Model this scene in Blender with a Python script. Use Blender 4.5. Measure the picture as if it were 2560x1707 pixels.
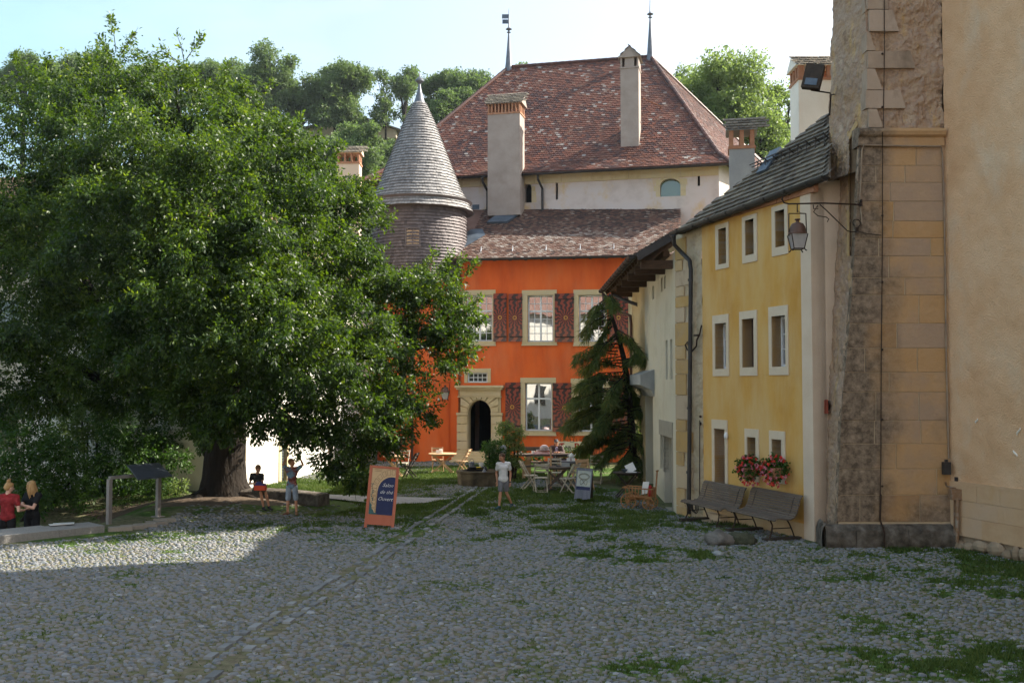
import bpy, math, random
import numpy as np
from mathutils import Vector, Matrix, noise as mnoise
random.seed(7); RNG = np.random.default_rng(7)
for o in list(bpy.data.objects): bpy.data.objects.remove(o)
S = bpy.context.scene; C = S.collection
# ---------------------------------------------------------------- camera
F = 2490.0; H = 3.15; PITCH = math.atan(106.5/F)      # focal length in photo pixels (2560 wide), eye height
cam = bpy.data.cameras.new('camera'); camo = bpy.data.objects.new('camera', cam); C.objects.link(camo)
camo.location = (0, 0, H); camo.rotation_euler = (math.pi/2+PITCH, 0, 0)
cam.sensor_width = 36; cam.lens = 36*F/2560; cam.clip_end = 2000; S.camera = camo
# ---------------------------------------------------------------- light
SUN_AZ = math.radians(75); SUN_EL = math.radians(36.5)
w = bpy.data.worlds.new('World'); S.world = w; w.use_nodes = True
wn = w.node_tree.nodes; wl = w.node_tree.links; wn.clear()
sk = wn.new('ShaderNodeTexSky'); sk.sky_type = 'NISHITA'; sk.sun_disc = False
sk.sun_elevation = SUN_EL; sk.sun_rotation = SUN_AZ; sk.air_density = 1.0; sk.dust_density = 1.6; sk.ozone_density = 1.0
bg = wn.new('ShaderNodeBackground'); bg.inputs[1].default_value = 0.088
wo = wn.new('ShaderNodeOutputWorld')
tc = wn.new('ShaderNodeTexCoord'); mp = wn.new('ShaderNodeMapping'); mp.inputs['Scale'].default_value = (1.2, 1.2, 3.5)
cn = wn.new('ShaderNodeTexNoise'); cn.inputs['Scale'].default_value = 2.2; cn.inputs['Detail'].default_value = 6
cr = wn.new('ShaderNodeValToRGB'); cr.color_ramp.elements[0].position = .45; cr.color_ramp.elements[1].position = .75
cr.color_ramp.elements[0].color = (.42, .42, .42, 1); cr.color_ramp.elements[1].color = (.85, .85, .85, 1)
mx = wn.new('ShaderNodeMixRGB'); mx.inputs[2].default_value = (6.6, 7.9, 8.6, 1)
wl.new(tc.outputs['Generated'], mp.inputs[0]); wl.new(mp.outputs[0], cn.inputs[0]); wl.new(cn.outputs[0], cr.inputs[0])
sz = wn.new('ShaderNodeSeparateXYZ'); wl.new(tc.outputs['Generated'], sz.inputs[0])
hm = wn.new('ShaderNodeMapRange'); hm.inputs[1].default_value = -.42; hm.inputs[2].default_value = .12; hm.inputs[3].default_value = 0; hm.inputs[4].default_value = 1; wl.new(sz.outputs[0], hm.inputs[0])
vc = wn.new('ShaderNodeMixRGB'); vc.inputs[1].default_value = (3.0, 4.7, 5.6, 1); vc.inputs[2].default_value = (6.8, 7.0, 7.1, 1); wl.new(hm.outputs[0], vc.inputs[0]); wl.new(vc.outputs[0], mx.inputs[2])   # thin bright veil towards the sun
wl.new(cr.outputs[0], mx.inputs[0]); wl.new(sk.outputs[0], mx.inputs[1]); wl.new(mx.outputs[0], bg.inputs[0]); wl.new(bg.outputs[0], wo.inputs[0])
sun = bpy.data.lights.new('sun', 'SUN'); sun.energy = 5.0; sun.angle = math.radians(.5); sun.color = (1, .93, .80)
suno = bpy.data.objects.new('sun', sun); C.objects.link(suno)
SD = Vector((math.cos(SUN_EL)*math.sin(SUN_AZ), math.cos(SUN_EL)*math.cos(SUN_AZ), math.sin(SUN_EL)))
suno.rotation_euler = SD.to_track_quat('Z', 'Y').to_euler(); suno.location = SD*60
S.view_settings.view_transform = 'Standard'; S.view_settings.look = 'None'
S.view_settings.exposure = 1.5; S.view_settings.gamma = 1
# ---------------------------------------------------------------- helpers
CP, SP = math.cos(PITCH), math.sin(PITCH)
def ray(px, py):
    u = (px-1280)/F; v = (853.5-py)/F
    return (u, CP-v*SP, SP+v*CP)
def at(px, py, Y):
    d = ray(px, py); t = Y/d[1]; return Vector((d[0]*t, Y, H+d[2]*t))
def gnd(px, py, z=0.0):
    d = ray(px, py); t = (z-H)/d[2]; return Vector((d[0]*t, d[1]*t, z))
def onplane(px, py, p0, n):
    d = Vector(ray(px, py)); o = Vector((0, 0, H)); t = (Vector(p0)-o).dot(n)/d.dot(n); return o+d*t
def sstep(a, b, x):
    t = np.clip((x-a)/(b-a), 0, 1); return t*t*(3-2*t)
def gz(x, y):
    x = np.asarray(x, float); y = np.asarray(y, float)
    z = -0.17*np.exp(-((x-4)**2/9+(y-26)**2/10))
    d = (x+8.83)*-.556+(y-21.66)*.83
    z = z-0.55*sstep(0.02, 0.2, d)*sstep(-9.25, -9.75, x)*sstep(28, 24.5, y)
    z = z+0.16*np.exp(-((x+7.5)**2/5+(y-25.8)**2/4))
    z = z+0.02*np.sin(x*.9+1)*np.cos(y*.7)
    return z
def g0(x, y): return float(gz(x, y))
WL = {}
class MB:
    def __init__(s): s.v = []; s.f = []; s.t = []
    def add(s, vs, fs, tint=0.5):
        b = len(s.v); s.v += [tuple(p) for p in vs]; s.f += [tuple(i+b for i in f) for f in fs]; s.t += [tint]*len(vs); return s
    def box(s, c, sz, rot=None, tint=.5, taper=1.0):
        hx, hy, hz = sz[0]/2, sz[1]/2, sz[2]/2
        vs = []
        for z in (-1, 1):
            k = taper if z > 0 else 1
            for x, y in ((-1, -1), (1, -1), (1, 1), (-1, 1)): vs.append(Vector((x*hx*k, y*hy*k, z*hz)))
        if rot is not None:
            R = rot if isinstance(rot, Matrix) else Matrix.Rotation(rot, 3, 'Z'); vs = [R@v for v in vs]
        c = Vector(c); return s.add([v+c for v in vs], [(3, 2, 1, 0), (4, 5, 6, 7), (0, 1, 5, 4), (1, 2, 6, 5), (2, 3, 7, 6), (3, 0, 4, 7)], tint)
    def bar(s, a, b, w, h=None, tint=.5, up=(0, 0, 1)):
        a = Vector(a); b = Vector(b); d = b-a; L = d.length
        if L < 1e-6: return s
        h = h or w; d.normalize(); u = Vector(up)
        if abs(d.dot(u)) > .98: u = Vector((1, 0, 0))
        x = d.cross(u).normalized(); z = x.cross(d).normalized()
        vs = [p+x*i*w/2+z*j*h/2 for p in (a, b) for i, j in ((-1, -1), (1, -1), (1, 1), (-1, 1))]
        return s.add(vs, [(0, 1, 2, 3), (7, 6, 5, 4), (4, 5, 1, 0), (5, 6, 2, 1), (6, 7, 3, 2), (7, 4, 0, 3)], tint)
    def fbox(s, fr, u0, u1, n0, n1, z0, z1, tint=.5):
        vs = [fr.P(u, n, z) for z in (z0, z1) for u, n in ((u0, n1), (u1, n1), (u1, n0), (u0, n0))]
        return s.add(vs, [(3, 2, 1, 0), (4, 5, 6, 7), (0, 1, 5, 4), (1, 2, 6, 5), (2, 3, 7, 6), (3, 0, 4, 7)], tint)
    def tube(s, pts, r, seg=8, tint=.5, cap=True):
        pts = [Vector(p) for p in pts]; n = len(pts)
        rs = r if isinstance(r, (list, tuple)) else [r]*n
        vs = []; px = None
        for i, p in enumerate(pts):
            d = (pts[min(i+1, n-1)]-pts[max(i-1, 0)])
            if d.length < 1e-9: d = Vector((0, 0, 1))
            d.normalize()
            if px is None: px = d.cross(Vector((0, 0, 1)) if abs(d.z) < .9 else Vector((1, 0, 0))).normalized()
            px = (px-d*px.dot(d)).normalized(); py = d.cross(px)
            for k in range(seg):
                a = 2*math.pi*k/seg; vs.append(p+px*math.cos(a)*rs[i]+py*math.sin(a)*rs[i])
        fs = [(i*seg+k, i*seg+(k+1) % seg, (i+1)*seg+(k+1) % seg, (i+1)*seg+k) for i in range(n-1) for k in range(seg)]
        if cap: fs += [tuple(range(seg-1, -1, -1)), tuple((n-1)*seg+k for k in range(seg))]
        return s.add(vs, fs, tint)
    def lathe(s, prof, c=(0, 0, 0), seg=16, tint=.5, sx=1, sy=1):
        vs = []; n = len(prof); c = Vector(c)
        for r, z in prof:
            for k in range(seg):
                a = 2*math.pi*k/seg; vs.append(c+Vector((math.cos(a)*r*sx, math.sin(a)*r*sy, z)))
        fs = [(i*seg+k, i*seg+(k+1) % seg, (i+1)*seg+(k+1) % seg, (i+1)*seg+k) for i in range(n-1) for k in range(seg)]
        fs += [tuple(range(seg-1, -1, -1)), tuple((n-1)*seg+k for k in range(seg))]
        return s.add(vs, fs, tint)
    def ell(s, c, r, seg=14, rings=8, rot=None, tint=.5):
        if not isinstance(r, (tuple, list)): r = (r, r, r)
        vs = []; c = Vector(c)
        for i in range(rings+1):
            th = math.pi*i/rings
            for k in range(seg):
                a = 2*math.pi*k/seg; v = Vector((math.sin(th)*math.cos(a)*r[0], math.sin(th)*math.sin(a)*r[1], -math.cos(th)*r[2]))
                if rot is not None: v = rot@v
                vs.append(v+c)
        fs = [(i*seg+k, i*seg+(k+1) % seg, (i+1)*seg+(k+1) % seg, (i+1)*seg+k) for i in range(rings) for k in range(seg)]
        return s.add(vs, fs, tint)
    def cap(s, a, b, ra, rb, seg=12):     # tapered capsule, closed
        a = Vector(a); b = Vector(b); d = (b-a); L = d.length
        if L < 1e-6: return s.ell(a, ra)
        d.normalize(); pts = []; rs = []
        for k in range(0, 5):
            t = math.pi/2*(k/4.0); pts.append(a-d*ra*math.cos(t)); rs.append(max(ra*math.sin(t), 1e-4))
        for k in range(0, 5):
            t = math.pi/2*(k/4.0); pts.append(b+d*rb*math.sin(t)); rs.append(max(rb*math.cos(t), 1e-4))
        return s.tube(pts, rs, seg)
    def prism(s, pts, d, tint=.5):        # polygon extruded by vector d
        n = len(pts); d = Vector(d); vs = [Vector(p) for p in pts]; vs = vs+[v+d for v in vs]
        fs = [tuple(range(n-1, -1, -1)), tuple(range(n, 2*n))]+[(i, (i+1) % n, n+(i+1) % n, n+i) for i in range(n)]
        return s.add(vs, fs, tint)
    def build(s, name, mat, parent=None, smooth=False, world=True):
        me = bpy.data.meshes.new(name); vs = s.v
        if parent is not None and world:
            l = WL.get(parent.name, (0, 0, 0)); vs = [(x-l[0], y-l[1], z-l[2]) for x, y, z in vs]
        me.from_pydata(vs, [], s.f)
        at_ = me.attributes.new('tint', 'FLOAT', 'POINT'); at_.data.foreach_set('value', np.array(s.t, dtype=np.float32))
        if smooth:
            me.polygons.foreach_set('use_smooth', [True]*len(me.polygons))
            if smooth != True:
                try: me.set_sharp_from_angle(angle=math.radians(smooth))
                except Exception: pass
        me.update()
        return link(name, me, mat, parent)
def link(name, me, mat, parent=None):
    o = bpy.data.objects.new(name, me); C.objects.link(o)
    if mat: me.materials.append(mat)
    if parent is not None: o.parent = parent; WL[o.name] = WL.get(parent.name, (0, 0, 0))
    else: WL[o.name] = (0, 0, 0)
    return o
def polymesh(name, V, mat, parent=None, tint=None, smooth=False, nrm=None):   # V: (n,k,3) separate polygons
    V = np.asarray(V, dtype=np.float32); n, k, _ = V.shape
    if parent is not None: V = V-np.array(WL.get(parent.name, (0, 0, 0)), dtype=np.float32)
    me = bpy.data.meshes.new(name)
    me.vertices.add(n*k); me.vertices.foreach_set('co', V.reshape(-1))
    me.loops.add(n*k); me.loops.foreach_set('vertex_index', np.arange(n*k, dtype=np.int32))
    me.polygons.add(n); me.polygons.foreach_set('loop_start', np.arange(0, n*k, k, dtype=np.int32))
    try: me.polygons.foreach_set('loop_total', np.full(n, k, dtype=np.int32))
    except Exception: pass
    a = me.attributes.new('tint', 'FLOAT', 'POINT')
    a.data.foreach_set('value', np.repeat(np.asarray(tint if tint is not None else RNG.random(n), dtype=np.float32), k))
    me.update(calc_edges=True); me.validate()
    return link(name, me, mat, parent)
def indexed(name, V, Fc, mat, parent=None, tint=None, smooth=False, attrs=None):      # V (n,3), Fc (m,k)
    V = np.asarray(V, dtype=np.float32); Fc = np.asarray(Fc, dtype=np.int32); m, k = Fc.shape
    if parent is not None: V = V-np.array(WL.get(parent.name, (0, 0, 0)), dtype=np.float32)
    me = bpy.data.meshes.new(name)
    me.vertices.add(len(V)); me.vertices.foreach_set('co', V.reshape(-1))
    me.loops.add(m*k); me.loops.foreach_set('vertex_index', Fc.reshape(-1))
    me.polygons.add(m); me.polygons.foreach_set('loop_start', np.arange(0, m*k, k, dtype=np.int32))
    try: me.polygons.foreach_set('loop_total', np.full(m, k, dtype=np.int32))
    except Exception: pass
    for nm, val in dict(attrs or {}, **({'tint': tint} if tint is not None else {})).items():
        a = me.attributes.new(nm, 'FLOAT', 'POINT'); a.data.foreach_set('value', np.asarray(val, dtype=np.float32))
    if smooth: me.polygons.foreach_set('use_smooth', np.ones(m, dtype=bool))
    me.update(calc_edges=True); me.validate()
    return link(name, me, mat, parent)
def thing(name, label, cat, loc=(0, 0, 0), rotz=0, group=None):
    o = bpy.data.objects.new(name, None); C.objects.link(o); o.location = loc; o.rotation_euler = (0, 0, rotz)
    o.empty_display_size = .2; WL[o.name] = tuple(loc) if rotz == 0 else (0, 0, 0)
    o['label'] = label; o['category'] = cat
    if group: o['group'] = group
    return o
def tag(o, label, cat, group=None, kind=None):
    o['label'] = label; o['category'] = cat
    if group: o['group'] = group
    if kind: o['kind'] = kind
    return o
def dup(root, loc, rotz=0, label=None, group=None, scale=None):
    def rec(o, par):
        c = o.copy(); C.objects.link(c)
        if par is not None: c.parent = par
        for ch in [x for x in bpy.data.objects if x.parent == o and x != c]: rec(ch, c)
        return c
    r = rec(root, None); r.location = loc; r.rotation_euler = (0, 0, rotz); WL[r.name] = tuple(loc)
    if scale: r.scale = (scale,)*3
    if label: r['label'] = label
    if group: r['group'] = group
    return r
class Fr:
    def __init__(s, o, u):
        u = Vector((u[0], u[1])).normalized(); s.u = Vector((u.x, u.y, 0)); s.n = Vector((u.y, -u.x, 0)); s.o = Vector((o[0], o[1], 0))
    def P(s, u, n, z): return s.o+s.u*u+s.n*n+Vector((0, 0, z))
    def uv(s, px, py, n=0):
        p = onplane(px, py, s.o+s.n*n, s.n); return ((p-s.o).dot(s.u), p.z)
    def R(s, x0, y0, x1, y1, n=0):        # pixel rect on the wall -> u0,u1,z0,z1 (heights read at the mid line)
        xm = (x0+x1)/2; return (s.uv(x0, (y0+y1)/2, n)[0], s.uv(x1, (y0+y1)/2, n)[0], s.uv(xm, y1, n)[1], s.uv(xm, y0, n)[1])
    def off(s, n): return Fr((s.o+s.n*n).to_2d(), s.u.to_2d())
# ---------------------------------------------------------------- materials
def M(name, cols, rough=.85, scale=4, stretch=(1, 1, 1), bump=.15, bscale=30, attr=0.0, metal=0, spec=.3, detail=6, lo=.3, hi=.7, second=None, trans=None, bdist=.02, vor=None):
    """cols: colour ramp over noise (mixed with the per-face 'tint' attribute by attr)"""
    m = bpy.data.materials.new(name); m.use_nodes = True; nt = m.node_tree; N = nt.nodes; L = nt.links
    b = N['Principled BSDF']; b.inputs['Roughness'].default_value = rough; b.inputs['Metallic'].default_value = metal
    b.inputs['Specular IOR Level'].default_value = spec
    tc = N.new('ShaderNodeTexCoord'); mp = N.new('ShaderNodeMapping'); mp.inputs['Scale'].default_value = stretch
    L.new(tc.outputs['Object'], mp.inputs[0])
    no = N.new('ShaderNodeTexNoise'); no.inputs['Scale'].default_value = scale; no.inputs['Detail'].default_value = detail; no.inputs['Roughness'].default_value = .6
    L.new(mp.outputs[0], no.inputs[0])
    cr = N.new('ShaderNodeValToRGB'); e = cr.color_ramp.elements
    cols = [c if len(c) == 4 else (*c, 1) for c in cols]
    if len(cols) == 1: cols = [tuple(x*.85 for x in cols[0][:3])+(1,), tuple(min(1, x*1.15) for x in cols[0][:3])+(1,)]
    while len(e) < len(cols): e.new(.5)
    for i, c in enumerate(cols):
        e[i].position = (lo+(hi-lo)*i/(len(cols)-1)) if attr == 0 else (i/(len(cols)-1)*(1-0.0)); e[i].color = c
    fac = no.outputs[0]
    if attr > 0:
        a = N.new('ShaderNodeAttribute'); a.attribute_name = 'tint'
        mm = N.new('ShaderNodeMix'); mm.data_type = 'FLOAT'; mm.inputs[0].default_value = attr
        mr = N.new('ShaderNodeMapRange'); mr.inputs[1].default_value = lo; mr.inputs[2].default_value = hi; L.new(no.outputs[0], mr.inputs[0])
        L.new(mr.outputs[0], mm.inputs[2]); L.new(a.outputs['Fac'], mm.inputs[3]); fac = mm.outputs[0]
    L.new(fac, cr.inputs[0]); col = cr.outputs[0]
    if second:                            # (colour, scale, stretch, lo, hi, amount)
        c2, s2, st2, l2, h2, am = second
        mp2 = N.new('ShaderNodeMapping'); mp2.inputs['Scale'].default_value = st2; mp2.inputs['Location'].default_value = (3.3, 1.7, 9.1); L.new(tc.outputs['Object'], mp2.inputs[0])
        n2 = N.new('ShaderNodeTexNoise'); n2.inputs['Scale'].default_value = s2; n2.inputs['Detail'].default_value = 8; n2.inputs['Roughness'].default_value = .65; L.new(mp2.outputs[0], n2.inputs[0])
        r2 = N.new('ShaderNodeMapRange'); r2.inputs[1].default_value = l2; r2.inputs[2].default_value = h2; r2.inputs[4].default_value = am; L.new(n2.outputs[0], r2.inputs[0])
        mc = N.new('ShaderNodeMixRGB'); mc.inputs[2].default_value = (*c2[:3], 1); L.new(r2.outputs[0], mc.inputs[0]); L.new(col, mc.inputs[1]); col = mc.outputs[0]
    m['_col'] = 1
    L.new(col, b.inputs['Base Color'])
    if bump > 0:
        bn = N.new('ShaderNodeTexNoise'); bn.inputs['Scale'].default_value = bscale; bn.inputs['Detail'].default_value = 5; L.new(mp.outputs[0], bn.inputs[0])
        bp = N.new('ShaderNodeBump'); bp.inputs['Strength'].default_value = bump; bp.inputs['Distance'].default_value = bdist
        L.new(bn.outputs[0], bp.inputs['Height']); L.new(bp.outputs[0], b.inputs['Normal'])
    if trans:
        tr = N.new('ShaderNodeBsdfTranslucent'); ms = N.new('ShaderNodeMixShader'); ms.inputs[0].default_value = trans[0]
        hs = N.new('ShaderNodeMixRGB'); hs.blend_type = 'MULTIPLY'; hs.inputs[0].default_value = 1; hs.inputs[2].default_value = (*trans[1], 1)
        L.new(col, hs.inputs[1]); L.new(hs.outputs[0], tr.inputs[0]); out = N['Material Output']
        L.new(b.outputs[0], ms.inputs[1]); L.new(tr.outputs[0], ms.inputs[2]); L.new(ms.outputs[0], out.inputs[0])
    return m
def glassmat(name, tint=(.02, .022, .025), f=.35):
    m = bpy.data.materials.new(name); m.use_nodes = True; N = m.node_tree.nodes; L = m.node_tree.links
    b = N['Principled BSDF']; b.inputs['Base Color'].default_value = (*tint, 1); b.inputs['Roughness'].default_value = .3
    g = N.new('ShaderNodeBsdfGlossy'); g.inputs['Roughness'].default_value = .015; g.inputs[0].default_value = (.95, .97, 1, 1)
    bn = N.new('ShaderNodeTexNoise'); bn.inputs['Scale'].default_value = 1.3; bn.inputs['Detail'].default_value = 2
    bp = N.new('ShaderNodeBump'); bp.inputs['Strength'].default_value = .08; bp.inputs['Distance'].default_value = .05
    L.new(bn.outputs[0], bp.inputs['Height']); L.new(bp.outputs[0], g.inputs['Normal'])
    ms = N.new('ShaderNodeMixShader'); ms.inputs[0].default_value = f
    L.new(b.outputs[0], ms.inputs[1]); L.new(g.outputs[0], ms.inputs[2]); L.new(ms.outputs[0], N['Material Output'].inputs[0]); return m
MT = {}
MT['orange'] = M('orange_plaster', [(.57, .088, .016), (.69, .122, .023), (.74, .155, .032)], scale=.9, stretch=(1.6, 1.6, .4), bump=.35, bscale=18, second=((.52, .21, .11), 1.0, (1.1, 1.1, .35), .46, .78, .4))
MT['yellow'] = M('yellow_plaster', [(.48, .235, .042), (.57, .315, .075), (.60, .38, .135)], scale=.7, stretch=(1, 1, .6), bump=.3, bscale=12, second=((.60, .41, .19), 1.1, (1.4, 1.4, .4), .42, .68, .75))
MT['cream'] = M('cream_plaster', [(.44, .40, .31), (.54, .50, .40), (.51, .48, .41)], scale=.9, bump=.4, bscale=9, second=((.42, .33, .20), 1.2, (1, 1, .5), .55, .75, .6))
MT['white'] = M('white_plaster', [(.70, .66, .58), (.78, .75, .68)], scale=1.5, bump=.2, second=((.6, .5, .38), .8, (1, 1, .4), .55, .8, .5))
MT['pinkwall'] = M('pale_pink_plaster', [(.48, .40, .37), (.57, .49, .46), (.56, .50, .49)], scale=1.3, bump=.4, bscale=8, second=((.55, .38, .18), 1.1, (1, 1, .7), .52, .66, .8))
MT['pilaster'] = M('pink_limewash', [(.58, .45, .34), (.64, .52, .41)], scale=2, bump=.2)
MT['stone'] = M('sandstone_trim', [(.44, .34, .19), (.55, .44, .27), (.50, .42, .30)], scale=3, bump=.3, bscale=25, attr=.4)
MT['palestone'] = M('pale_stone_surround', [(.56, .45, .33), (.64, .54, .42)], scale=4, bump=.25, attr=.4)
MT['tile'] = M('clay_roof_tiles', [(.045, .03, .032), (.085, .04, .035), (.11, .047, .034), (.165, .062, .041), (.175, .095, .068), (.32, .30, .285)], rough=.55, scale=1.1, attr=.82, bump=.2, bscale=40)
MT['tile_old'] = M('weathered_clay_tiles', [(.045, .038, .037), (.095, .06, .052), (.17, .09, .068), (.25, .18, .145), (.40, .36, .33)], rough=.7, scale=1.5, attr=.8, bump=.3, bscale=40)
MT['tile_grey'] = M('grey_brown_tiles', [(.06, .052, .045), (.12, .10, .08), (.20, .17, .13), (.26, .22, .17)], rough=.8, scale=1.5, attr=.75, bump=.3, bscale=30)
MT['shingle'] = M('silver_wood_shingles', [(.12, .115, .115), (.21, .20, .20), (.31, .295, .29), (.25, .225, .21)], rough=.6, scale=2, attr=.8, bump=.3, bscale=40)
MT['shingle_dark'] = M('brown_wood_shingles', [(.075, .06, .062), (.135, .108, .108), (.20, .165, .165)], rough=.6, scale=2, attr=.8, bump=.3, bscale=40)
MT['chimney'] = M('chimney_render', [(.29, .235, .205), (.37, .31, .275)], scale=1.8, bump=.3, bscale=15, second=((.16, .10, .07), 1.0, (1, 1, 1), .55, .8, .6))
MT['chimgrey'] = M('grey_chimney_render', [(.24, .25, .26), (.33, .34, .34)], scale=2, bump=.3, bscale=15)
MT['brick'] = M('chimney_brick', [(.32, .15, .09), (.42, .22, .13)], scale=6, bump=.3, bscale=30)
MT['metal'] = M('dark_sheet_metal', [(.028, .025, .025), (.05, .045, .045)], rough=.5, metal=.15, scale=3, bump=.1)
MT['zinc'] = M('zinc_sheet', [(.11, .12, .14), (.18, .19, .22)], rough=.45, metal=.3, scale=3, bump=.1)
MT['lead'] = M('lead_flashing', [(.07, .09, .12), (.12, .15, .19)], rough=.5, metal=.4, scale=3, bump=.1)
MT['copper'] = M('brown_copper', [(.08, .045, .035), (.14, .08, .06)], rough=.5, metal=.5, scale=3, bump=.1)
MT['iron'] = M('wrought_iron', [(.02, .016, .014), (.06, .032, .02)], rough=.6, metal=.5, scale=12, bump=.3)
MT['rust'] = M('rusty_iron', [(.10, .035, .015), (.22, .08, .03)], rough=.8, metal=.2, scale=9, bump=.4)
MT['wood_dark'] = M('old_dark_timber', [(.05, .03, .02), (.11, .065, .04)], scale=6, stretch=(1, 1, 8), bump=.4)
MT['wood_grey'] = M('weathered_bench_wood', [(.055, .043, .034), (.13, .10, .08), (.09, .07, .055)], scale=5, attr=.5, bump=.4, bscale=40)
MT['wood_light'] = M('light_garden_wood', [(.40, .24, .13), (.52, .34, .20)], scale=8, bump=.2, attr=.3)
MT['wood_pale'] = M('bleached_garden_wood', [(.38, .33, .26), (.50, .44, .35)], scale=8, bump=.2, attr=.3)
MT['wood_black'] = M('dark_stained_wood', [(.03, .024, .02), (.06, .045, .035)], scale=8, bump=.2)
MT['wood_door'] = M('red_brown_door_wood', [(.20, .055, .02), (.28, .09, .035)], scale=5, stretch=(1, 1, .2), bump=.2, rough=.5)
MT['sash'] = M('white_painted_sash', [(.62, .63, .66), (.72, .73, .76)], rough=.5, scale=5, bump=.05)
MT['glass'] = glassmat('window_glass', f=.6)
MT['glass_painted_hill'] = glassmat('arched_window_glass', tint=(.06, .10, .03), f=.10)  # green tint paints the mirrored hill into the glass colour
MT['glass_dark'] = glassmat('dark_window_glass', f=.14)
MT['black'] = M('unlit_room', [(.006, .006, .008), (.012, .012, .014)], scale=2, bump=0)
MT['ashlar'] = M('sandstone_ashlar', [(.30, .19, .10), (.40, .25, .115), (.46, .31, .16), (.36, .27, .19), (.42, .30, .20)], scale=1.6, attr=.6, bump=.5, bscale=14)
# ---------------------------------------------------------------- ground
def vnoise(x, y, s, seed=0):
    x = np.asarray(x)*s+seed*17.3; y = np.asarray(y)*s+seed*7.7
    xi = np.floor(x); yi = np.floor(y); fx = x-xi; fy = y-yi; fx = fx*fx*(3-2*fx); fy = fy*fy*(3-2*fy)
    def h(a, b):
        v = np.sin(a*127.1+b*311.7)*43758.5453; return v-np.floor(v)
    return (h(xi, yi)*(1-fx)+h(xi+1, yi)*fx)*(1-fy)+(h(xi, yi+1)*(1-fx)+h(xi+1, yi+1)*fx)*fy
SPOTS = [(1010,1275,430,36,1.),(1480,1290,360,38,1.),(800,1318,300,20,.8),(780,1218,210,24,1.),(1950,1425,300,36,.5),(1350,1240,300,30,.8),(1200,1185,420,26,1.),(1420,1232,190,20,.95),(1080,1205,160,22,.8),(1150,1262,170,16,.5),(430,1258,230,20,1.),(1000,1270,130,13,.5),
 (235,1497,68,10,1.),(520,1322,120,8,1.),(780,1322,210,14,.6),(470,1381,110,8,.6),(640,1395,130,18,.45),(560,1365,90,9,.55),(330,1465,30,7,.7),(328,1437,14,6,1.),
 (1530,1342,110,16,1.),(1640,1300,230,20,.8),(2060,1440,330,20,.85),(2430,1462,160,22,.7),(2290,1400,200,14,.5),(1455,1463,60,7,.8),
 (1600,1662,170,22,.85),(2205,1556,130,22,.8),(2080,1626,80,9,.9),(2129,1659,80,11,1.),(2325,1673,70,13,1.),(2150,1432,260,16,.6),
 (1400,1535,70,8,.8),(1600,1550,60,8,.5),(1010,1405,90,8,.3),(700,1252,60,6,.7),(870,1222,170,22,1.),(900,1345,190,24,.6),(1300,1310,160,16,.5),(2330,1612,60,8,.6),(1750,1500,120,10,.5),(1850,1330,200,10,.5)]
LAWN = [0, 1, 2, 4, 10+20-1]
def to_px(x, y, z=0.):
    xr = x; yf = y*CP+(z-H)*SP; zu = -y*SP+(z-H)*CP
    return 1280+F*xr/yf, 853.5-F*zu/yf
def grassmask(x, y):
    x = np.asarray(x, float); y = np.asarray(y, float); yy = np.maximum(y, 3)
    px, py = to_px(x, yy); g = np.zeros_like(x)
    wob = (vnoise(x, y, 1.1, 3)-.5)*.7+(vnoise(x, y, 3.3, 4)-.5)*.5
    for cx, cy, rx, ry, am in SPOTS:
        d = np.sqrt(((px-cx)/rx)**2+((py-cy)/ry)**2)
        g = np.maximum(g, am*sstep(1.25, .25, d+wob*.9)*(.38+.75*sstep(.25, .8, vnoise(x, y, 2.9, 11))+.35*sstep(21, 27, y))*(.72+.28*sstep(20, 27, y)))
    side = .16+.30*sstep(-3, 4, x)+.24*sstep(14, 23, y)
    g = np.maximum(g, sstep(.45, .95, vnoise(x, y, .55, 1)*.5+vnoise(x, y, 2.1, 2)*.35+vnoise(x, y, 7., 5)*.25)*.9*(side*2.6))
    g = np.maximum(g, .10+.25*side)
    tr = np.abs(x-(-0.155*(y-14)-0.55+0.0)); 
    return np.clip(g, 0, 1)
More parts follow.
